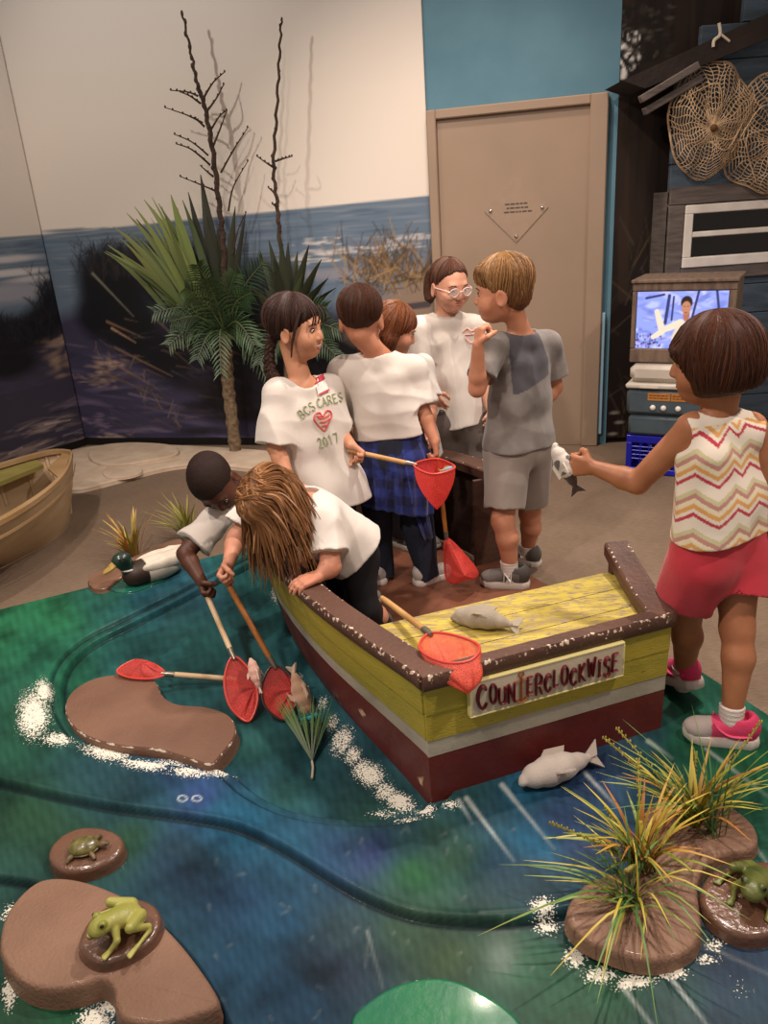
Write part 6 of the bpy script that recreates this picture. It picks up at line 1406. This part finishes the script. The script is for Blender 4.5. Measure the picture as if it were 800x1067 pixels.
g4.pl = s.build('tied_plaid_shirt', mat('blue plaid flannel', '222222', .9, attr='paint', bump=.15, bscale=250, sheen=.2), g4.e, plaid_fn)
tl = [A(432, 500, 2.82), A(438, 530, 2.79), A(447, 562, 2.775)]
mb = MB(); G = []
for t, wd in zip(np.linspace(0, 1, 9), np.linspace(.06, .022, 9)):
    p = crv(tl, 4)[int(t*8)]; G.append([p+V(1, .1, 0)*wd*(u-.5)*1.5+V(0, -.012*math.sin(u*9+t*2), 0) for u in np.linspace(0, 1, 8)])
mb.slab(np.array(G), V(0, .008, 0)); mb.a['paint'] = [tuple(x) for x in plaid_fn(np.array(mb.v))['paint']]; mb.build('shirt_tail', MATS['blue plaid flannel'], g4.pl)
g4.shoe('L', (.15, .98), .03, ('a09a94', 'b8b2ac', 'a8a29c'), 'd4cdc4', 'c4bdb4'); g4.shoe('R', (.85, .5), .03, ('a9a39c', 'c0bab2', 'b4aea6'), 'dcd5cc', 'd4cdc4')
g4.cap(('2c1911', '3a2217', '543322'), (.0755, .0935, .082), (0, -.015, .032), line=((-.11, -.046), (-.06, -.036), (-.03, -.006), (-.005, .016), (.012, .006), (.04, .035), (.10, .060)), top=((0, -.018, .055), (.0775, .095, .070)), strands=300, rough=.6, amp=.001)

# ---- braided girl in white tee with the printed heart
J = dict(pel=A(337, 500, 2.74), neck=A(313, 392, 2.75), head=A(309, 343, 2.75), shoR=A(287, 408, 2.69), elbR=A(287, 466, 2.64), wriR=A(303, 505, 2.56), shoL=A(343, 404, 2.81), elbL=A(350, 447, 2.82), wriL=A(366, 464, 2.71),
         kneL=A(352, 560, 2.74), ankL=V(-.12, 2.76, .09), kneR=A(330, 565, 2.70), ankR=V(-.24, 2.70, .09))
g3 = Kid('smiling girl with dark braided hair in white tee with printed heart and date', J, (.92, -.38, -.06), ('c58f70', 'b98263', '2a1a16', 'b5655c'), 1.0, right=(-.80, -.42, 0))
g3.smile = 1.1; g3.mw = .028
poleA = (A(368, 471, 2.705), A(431, 484, 2.64))
pd = nrm(poleA[1]-poleA[0]); hd_ = nrm(A(376, 473, 2.70)-J['wriL'])
g3.hands = [(J['wriL'], hd_, V(.2, -.5, -.8), np.cross(hd_, V(.2, -.5, -.8)), (60, 65, 68, 70), .92), (J['wriR'], V(.4, -.5, -.6), V(.8, .2, -.2), V(.3, -.6, .5), 35, .9)]
g3.body(); g3.shirt(m_tee, hem=-.10, slv=.92, off=.015, flare=.035, seed=12, amp=.0055, slr=(.056, .070))
g3.trousers(mat('dark trousers', '1c1a1e', .9, bump=.1), 'trousers', .95, (.070, .058, .05), top=-.02)
for sd_ in 'LR': g3.shoe(sd_, (.6, -.6), .03, ('6a6560', '55504c', '77706a'), 'c4bdb4', 'c4bdb4')
def strk(parent, sh, polys, r, m, name, n=5, lift=.002):
    mb = MB()
    for P in polys:
        Q = on_mesh(sh, [tuple(p) for p in (crv(np.array(P, float), n) if len(P) > 1 else P)], lift)
        if len(Q) > 1: mb.tube(Q, r, 6, .6)
    if mb.v: return mb.build(name, m, parent)
m_grn = mat('faded green print', '8f9a72', .8); m_hrt = mat('red heart print', 'd0564e', .8)
def word_px(txt, pts, hgt, slant=0.):
    out = []; (x0, y0), (x1, y1) = pts; n = len(txt); ang = math.atan2(y1-y0, x1-x0); ux, uy = math.cos(ang), math.sin(ang)
    Lw = math.hypot(x1-x0, y1-y0)/n
    for i_, ch in enumerate(txt):
        if ch == ' ': continue
        for st_ in GL[ch]:
            out.append([(x0+ux*Lw*(i_+.1+.75*a)-(-uy)*hgt*0+uy*hgt*b_*1., y0+uy*Lw*(i_+.1+.75*a)-ux*hgt*b_) for a, b_ in st_])
    return out
def stroke_word(txt, pts, hgt, r, m, name):
    for ch_i, ch in enumerate(txt): pass
    P = []
    for poly in word_px(txt, pts, hgt): P += [[poly[i_], poly[i_+1]] for i_ in range(len(poly)-1)]
    strk(g3.sh, g3.sh, P, r, m, name, 3)
stroke_word('BCS', ((314, 437), (330, 425)), 9, .0028, m_grn, 'lettering'); stroke_word('CARES', ((331, 425), (358, 417)), 9, .0026, m_grn, 'lettering')
stroke_word('2017', ((332, 467), (354, 460)), 10, .0030, m_grn, 'date_print')
strk(g3.sh, g3.sh, [[(328, 432), (327, 437), (331, 443), (337, 449)], [(329, 431), (333, 430), (336, 434), (340, 428), (344, 429), (345, 434), (342, 441), (338, 449)], [(331, 436), (338, 435), (343, 432)], [(333, 440), (339, 439), (343, 436)], [(335, 444), (340, 443)], [(330, 434), (334, 434)]], .0042, m_hrt, 'heart_print')
def decal(sh, quad, m, name, lift=.003, n=5):
    (a, b_, c, d) = [np.array(p, float) for p in quad]; G = []
    for v_ in np.linspace(0, 1, n):
        row = on_mesh(sh, [tuple((a*(1-u)+b_*u)*(1-v_)+(d*(1-u)+c*u)*v_) for u in np.linspace(0, 1, n)], lift)
        if len(row) < n: return
        G.append(row)
    return MB().slab(np.array(G), V(0, .002, 0)).build(name, m, sh)
tg = decal(g3.sh, ((326, 396), (337, 391), (338, 396), (327, 401)), mat('red sticker', 'b5263c', .5), 'name_sticker', .006)
decal(g3.sh, ((328, 401), (339, 396), (342, 407), (331, 412)), mat('white sticker', 'ded8d0', .5), 'name_sticker', .005); decal(g3.sh, ((331, 411), (342, 406), (342.5, 408), (331.5, 413)), MATS['red sticker'], 'sticker_edge', .007)
g3.cap(('1f1412', '2c1c17', '4a3026'), (.0765, .096, .083), (0, -.016, .033), line=((-.12, -.055), (-.06, -.050), (-.02, -.03), (.004, -.03), (.02, -.01), (.045, .035), (.10, .066)), top=((0, -.03, .045), (.083, .095, .080)), arch=3., strands=360, rough=.5, amp=.0014)
hg = [o for o in g3.e.children if o.name.startswith('hair')][0]; m_h3 = mat('dark braid hair', '2a1a15', .6, '3c2820', 60, spec=.15, bump=.2, bscale=120)
for k_, path in enumerate(([A(286, 345, 2.80), A(281, 365, 2.79), A(283, 385, 2.75), A(291, 398, 2.69)], [A(292, 340, 2.84), A(284, 355, 2.86), A(280, 372, 2.86), A(279, 388, 2.85)])):
    P = crv(path, 9); br = MB()
    for ph in (0, 2*pi/3, 4*pi/3): br.tube([p+V(math.cos(i_*.85+ph)*.010, math.sin(2*(i_*.85+ph))*.006, 0) for i_, p in enumerate(P)], [.0125*(1-.35*i_/len(P)) for i_ in range(len(P))], 8)
    b_o = br.build('braid', m_h3, hg)
    MB().tube(crv([P[-1], P[-1]+V(.008, -.01, -.025), P[-1]+V(.014, -.016, -.055)], 4), [.010, .013, .012, .011, .009, .008, .006, .004, .002], 8).build('braid_tail', m_h3, hg)
for g in (-1, 1):
    MB().tube(crv([g3.T(g*.058, .045, .07), g3.T(g*.076, .035, .02), g3.T(g*.078, .02, -.04), g3.T(g*.074, .012, -.085)], 5), list(np.linspace(.011, .003, 16)), 6, .6).build('side_lock', m_h3, hg)
for x0, x1 in ((.0, .015), (-.02, -.012), (.03, .042), (-.035, -.045), (.045, .06)): MB().tube(crv([g3.T(x0, .075, .085), g3.T((x0+x1)/2, .094, .055), g3.T(x1, .090, .022)], 5), [.003]*10+[.0012], 5).build('fringe_lock', m_h3, hg)

# ---- girl with glasses
J = dict(pel=A(477, 434, 3.5), neck=A(464, 322, 3.5), head=A(468, 298, 3.45), shoR=A(437, 342, 3.47), elbR=A(440, 388, 3.45), wriR=A(452, 408, 3.38), shoL=A(494, 340, 3.50), elbL=A(503, 390, 3.5), wriL=A(510, 425, 3.42),
         kneL=A(494, 480, 3.46), ankL=V(.47, 3.56, .07), kneR=A(466, 485, 3.46), ankR=V(.33, 3.58, .07))
g6 = Kid('girl with glasses and tied back hair in white tee and grey trousers', J, (.42, -.88, -.22), ('cf9a80', 'c48d72', '3a241c', 'b56a5e'), 1.02, right=(-.93, -.30, 0))
g6.hands = [(J['wriR'], A(458, 422, 3.36)-J['wriR'], V(.3, .8, -.2), V(.5, -.3, .6), (20, 25, 45, 50), .95), (J['wriL'], V(0, -.3, -.9), V(-1, 0, 0), V(0, -.9, .2), 30, .9)]
g6.body(); g6.shirt(m_tee, hem=-.03, slv=.80, off=.017, flare=.022, seed=15, amp=.006, slr=(.056, .066))
g6.trousers(mat('grey knit trousers', '6a605a', .9, '5f5650', 8, bump=.12, bscale=250), 'trousers', .95, (.094, .070, .056))
for sd_ in 'LR': g6.shoe(sd_, (.3, -.9), 0, ('8a847e', '77716b', '948d86'), 'd0c9c0', 'c4bdb4')
g6.cap(('3a241b', '4c3024', '6a4635'), (.0765, .094, .083), (0, -.015, .033), line=((-.12, -.05), (-.06, -.046), (-.02, -.015), (.01, .005), (.035, .045), (.06, .070), (.10, .09)), arch=3., strands=260, rough=.5, amp=.0012)
hg = [o for o in g6.e.children if o.name.startswith('hair')][0]
MB().tube(crv([g6.T(0, -.10, .03), g6.T(.01, -.135, .02), g6.T(.015, -.14, -.05), g6.T(.01, -.12, -.11)], 5), [.018]+[.026]*13+[.012, .004][:2], 10).build('ponytail', mat('brown ponytail', '432a20', .45, '523627', 60), hg)
gl = MB(); m_gl = mat('clear pink glasses frame', 'd8b8b0', .25, spec=.6)
for g in (-1, 1):
    gl.tube([g6.T(g*.031+.022*math.cos(a), .098-.006*abs(math.cos(a)), .0+.017*math.sin(a)) for a in np.linspace(0, 2*pi, 21)], .0028, 6)
    gl.tube([g6.T(g*.053, .094, .004), g6.T(g*.07, .06, .006), g6.T(g*.078, .0, .002)], .0025, 6)
gl.tube([g6.T(-.009, .102, .003), g6.T(0, .104, .006), g6.T(.009, .102, .003)], .0025, 6); go_ = gl.build('glasses', m_gl, g6.e)
for g in (-1, 1): MB().ell(g6.T(g*.031, .098, 0), (.021, .0012, .016), g6.M, 20, 8).build('lens', mat('glass lens', 'e8e4e0', .05, alpha=.25, spec=.8), go_)
strk(g6.sh, g6.sh, [[(482, 346), (487, 342), (492, 345), (496, 342), (499, 347), (492, 357), (485, 352)], [(484, 349), (494, 348)]], .005, mat('faded pink print', 'dca598', .85), 'heart_print')

# ---- girl mostly hidden between them
J = dict(pel=V(.13, 3.24, .50), neck=V(.11, 3.24, .885), head=A(411, 344, 3.22), elbR=V(.0, 3.28, .68), wriR=V(.02, 3.2, .56), elbL=V(.23, 3.22, .68), wriL=V(.21, 3.12, .57), kneL=V(.17, 3.22, .29), ankL=V(.17, 3.25, .09), kneR=V(.07, 3.22, .29), ankR=V(.07, 3.25, .09))
g5 = Kid('brown haired girl mostly hidden between the plaid shirt boy and the girl with glasses', J, (.93, .05, -.36), ('c98f74', 'bd8267', '4a2a1c', 'b56a5e'), .95, right=(-.85, -.5, 0))
g5.hands = [(J['wriR'], V(.2, -.4, -.8), V(.8, .2, 0), V(.2, -.9, .3), 30, .9), (J['wriL'], V(-.2, -.5, -.7), V(-.8, .2, 0), V(-.2, -.9, .3), 30, .9)]
g5.body(.0045); g5.shirt(m_tee, hem=-.06, slv=.8, seed=21, h=.005); g5.trousers(mat('dark trousers', '1c1a1e', .9), 'trousers', .95, h=.005)
for sd_ in 'LR': g5.shoe(sd_, (.6, -.7), .03, ('6a6560', '55504c', '77706a'), 'c4bdb4', 'c4bdb4')
def longh(s):
    T, q = g5.T, g5.sc
    for g in (-1, 1): s.chain([T(g*.06, -.02, .04), T(g*.078, -.015, -.04), T(g*.075, .005, -.12)], [.03*q, .024*q, .014*q], .03)
    s.chain([T(0, -.08, .0), T(0, -.09, -.08), T(0, -.085, -.15)], [.05*q, .045*q, .03*q], .04)
g5.cap(('4a2616', '6a3a22', '8f5a38'), (.084, .102, .087), (0, -.016, .036), extra=longh, strands=260, rough=.38, line=((-.12, -.06), (-.05, -.06), (0, -.06), (.04, -.045), (.065, .02), (.1, .045)))

# ---- leaning boy reaching over the bow with a pole
J = dict(pel=A(322, 520, 2.92), neck=A(252, 512, 2.60), head=A(224, 503, 2.50), shoR=A(219, 545, 2.52), elbR=A(193, 577, 2.44), wriR=A(210, 606, 2.32), shoL=A(268, 540, 2.52), elbL=A(262, 560, 2.44), wriL=A(277, 560, 2.40),
         kneL=V(-.30, 2.88, .28), ankL=V(-.14, 3.04, .09), kneR=V(-.34, 3.02, .28), ankR=V(-.20, 3.14, .09))
g1 = Kid('boy with close cropped black hair in white tee leaning over the boat side with pole', J, (.12, -.55, -.83), ('5a3626', '4d2d1f', '140c0a', '6a3a34'), .97, right=(-.55, .35, -.25), headup=(-.35, -.75, .55))
hE = A(214, 617, 2.29); aE = A(243, 684, 2.09); tE = atz(258, 749, ZP+.012)
g1.hands = [(J['wriR'], hE-J['wriR'], V(.6, .4, .2), V(-.3, -.5, .8), (62, 66, 68, 70), .95), (J['wriL'], V(.6, -.5, -.1), V(0, 0, -1), V(0, -.8, .3), 30, .9)]
g1.body(); g1.shirt(m_tee, hem=-.02, slv=.66, off=.018, flare=.02, seed=25, amp=.005, slr=(.054, .066)); g1.trousers(mat('dark trousers', '1c1a1e', .9), 'trousers', .95)
for sd_ in 'LR': g1.shoe(sd_, (-.7, -.6), .03, ('6a6560', '55504c', '77706a'), 'c4bdb4', 'c4bdb4')
g1.cap(('1e110c', '281812', '33201a'), (.0775, .0945, .083), (0, -.015, .032), line=((-.11, -.05), (-.06, -.045), (-.02, -.012), (.012, .005), (.04, .04), (.10, .058)), strands=0, rough=.75, amp=.0006)

# ---- blonde girl bending over the gunwale
J = dict(pel=A(360, 568, 2.32), neck=A(316, 520, 2.27), head=A(288, 527, 2.20), shoL=A(337, 540, 2.17), elbL=A(345, 590, 2.09), wriL=A(333, 600, 2.06), shoR=A(277, 524, 2.38), elbR=A(246, 560, 2.33), wriR=A(238, 588, 2.22),
         kneL=V(-.09, 2.22, .27), ankL=V(.0, 2.30, .09), kneR=V(-.16, 2.36, .27), ankR=V(-.06, 2.44, .09))
g2 = Kid('girl with long light brown hair bending over the boat side with an orange pole', J, (-.42, -.40, -.80), ('c98d72', 'bd8065', '7a5232', 'b56a5e'), .98, right=(-.45, .80, 0), headup=(-.62, -.50, .58))
hF = A(233, 601, 2.185); aF = A(285, 693, 2.06); tF = atz(296, 748, ZP+.012)
g2.hands = [(J['wriR'], hF-J['wriR'], V(.5, .5, .2), V(-.3, -.5, .8), (62, 66, 68, 70), .95), (J['wriL'], V(-.85, -.30, -.12), V(0, 0, -1), V(-.35, .85, .1), (16, 20, 22, 26), .95)]
g2.body(); g2.shirt(m_tee, hem=-.02, slv=.75, off=.022, flare=.028, seed=31, amp=.006, slr=(.056, .068), hemn=V(.55, .15, -.8)); g2.trousers(mat('black leggings', '121114', .85), 'leggings', .97, (.076, .052, .042), amp=.002)
for sd_ in 'LR': g2.shoe(sd_, (-.8, -.5), .03, ('6a6560', '55504c', '77706a'), 'c4bdb4', 'c4bdb4')
g2.cap(('5f3f26', '7a5232', '9a7048'), (.083, .101, .088), (0, -.016, .036), line=((-.12, -.06), (-.05, -.06), (0, -.03), (.03, .0), (.06, .035), (.1, .05)), strands=200, rough=.44, sr=.0014)
hg = [o for o in g2.e.children if o.name.startswith('hair')][0]; rr = random.Random(17); m_h2 = MATS['hair 0.44']; lk = MB()
for k_ in range(520):
    az = rr.uniform(-pi, pi); side = math.sin(az); d = V(math.sin(az)*.090, -.014+math.cos(az)*.104, .036+rr.uniform(-.03, .035)); pr = rr.uniform(-.012, .012)
    p0 = g2.T(pr, -.03+rr.uniform(-.05, .06), .131-abs(pr)); p1 = g2.T(d[0]*.66+pr*.3, d[1]*.66, .112); p2 = g2.T(*d)
    fall = rr.uniform(.07, .20) if math.cos(az) > -.3 else rr.uniform(.10, .24); sw_ = rr.gauss(0, .006)
    pull = V(.055, -.035, 0)*max(0, -side)*1.0+V(.03, -.02, 0)*max(0, -math.cos(az))          # long side hangs past the near shoulder
    p3 = p2+pull*.6+V(sw_, -.004, -fall*.45); p4 = p3+pull*.4+V(sw_*1.3, sw_*.5-.004, -fall*.55)
    p4[2] = max(p4[2], .33+rr.uniform(0, .08)); p3[2] = max(p3[2], p4[2]+.02)
    c0 = rr.choice(('5f3f26', '6f4a2c', '7d5533', '8d633c', '9a7048', '664529')); Q = crv([p0, p1, p2, p3, p4], 5); r0 = rr.uniform(.0030, .0062); n0 = len(Q)
    lk.tube(Q, [r0*min(1, .5+i_*.15)*(1 if i_ < n0*.6 else max(.12, 1-(i_-n0*.6)/(n0*.44))) for i_ in range(n0)], 5, .5, paint=[lin(c0)]*(n0*5))
lk.build('hair_locks', m_h2, hg)

# ================================================================ nets in hands and in the pool
# held by the braided girl
a0 = poleA[1]; W_n = A(474, 487, 2.60); f_ = A(455, 478, 2.74); n_ = A(450, 494, 2.55)
net('red landing net held out by the braided girl, small toy inside', A(362, 469, 2.71), [a0, f_, W_n, n_], A(455, 531, 2.64), m_pole, m_net, power=2.2, jit=.004)
fish(A(466, 489, 2.635), nrm(V(.9, -.2, .25)), V(0, 0, 1), .06, '7fa6b8', 'c7a24a', 'tiny yellow blue toy fish on the rim of the held out net', name='toy_fish')
# held by the plaid shirt boy
aB = A(465, 561, 2.775)
net('red landing net hanging low from the plaid shirt boy, its hoop by his shoe', hB+(hB-aB)*.15, [aB, A(484, 578, 2.76), A(498, 598, 2.76), A(482, 603, 2.74), A(467, 606, 2.745), A(463, 585, 2.76)], A(484, 600, 2.66), m_pole2, m_net, power=1.8, jit=.004)
# in the pool
def poolnet(label, h, a, tip, m, mh, seed, w_):
    d = nrm(tip-a); side = nrm(np.cross(d, V(.3, -1, .2))); c = (a+tip)/2; L = np.linalg.norm(tip-a)
    hp = [a, a+d*L*.3+side*w_*.9, a+d*L*.7+side*w_, tip+side*w_*.3, tip-side*w_*.3, a+d*L*.7-side*w_, a+d*L*.3-side*w_*.9]
    return net(label, h+(h-a)*.10, hp, c+V(.03, .055, -.0)+d*L*.2, m, m_net, mh, power=1.5, jit=.012, seed=seed, floor=ZP+.006)
poolnet('bunched red landing net in the pool on the leaning boy\'s pale pole', hE, aE, tE, m_pole3, m_hoop, 4, .045)
poolnet('red landing net with dark hoop beside the hull on the orange pole', hF, aF, tF, m_pole2, m_hoopd, 6, .05)
fish(atz(313, 722, ZP+.05), nrm(V(.25, -.45, -.7)), V(.6, -.6, .4), .17, 'a88468', 'c2a890', 'tan toy fish beside the dark hooped net against the hull')
fish(atz(266, 703, ZP+.12), nrm(V(-.2, .4, .7)), V(.5, -.8, .2), .11, 'd8a898', 'e0c4b4', 'pale pink toy fish caught in the bunched red net')
fish(atz(322, 748, ZP+.03), nrm(V(.8, .3, 0)), V(0, -.2, 1), .07, '2f9a98', '1f7a80', 'small teal toy fish under the palm sprig', name='toy_fish')
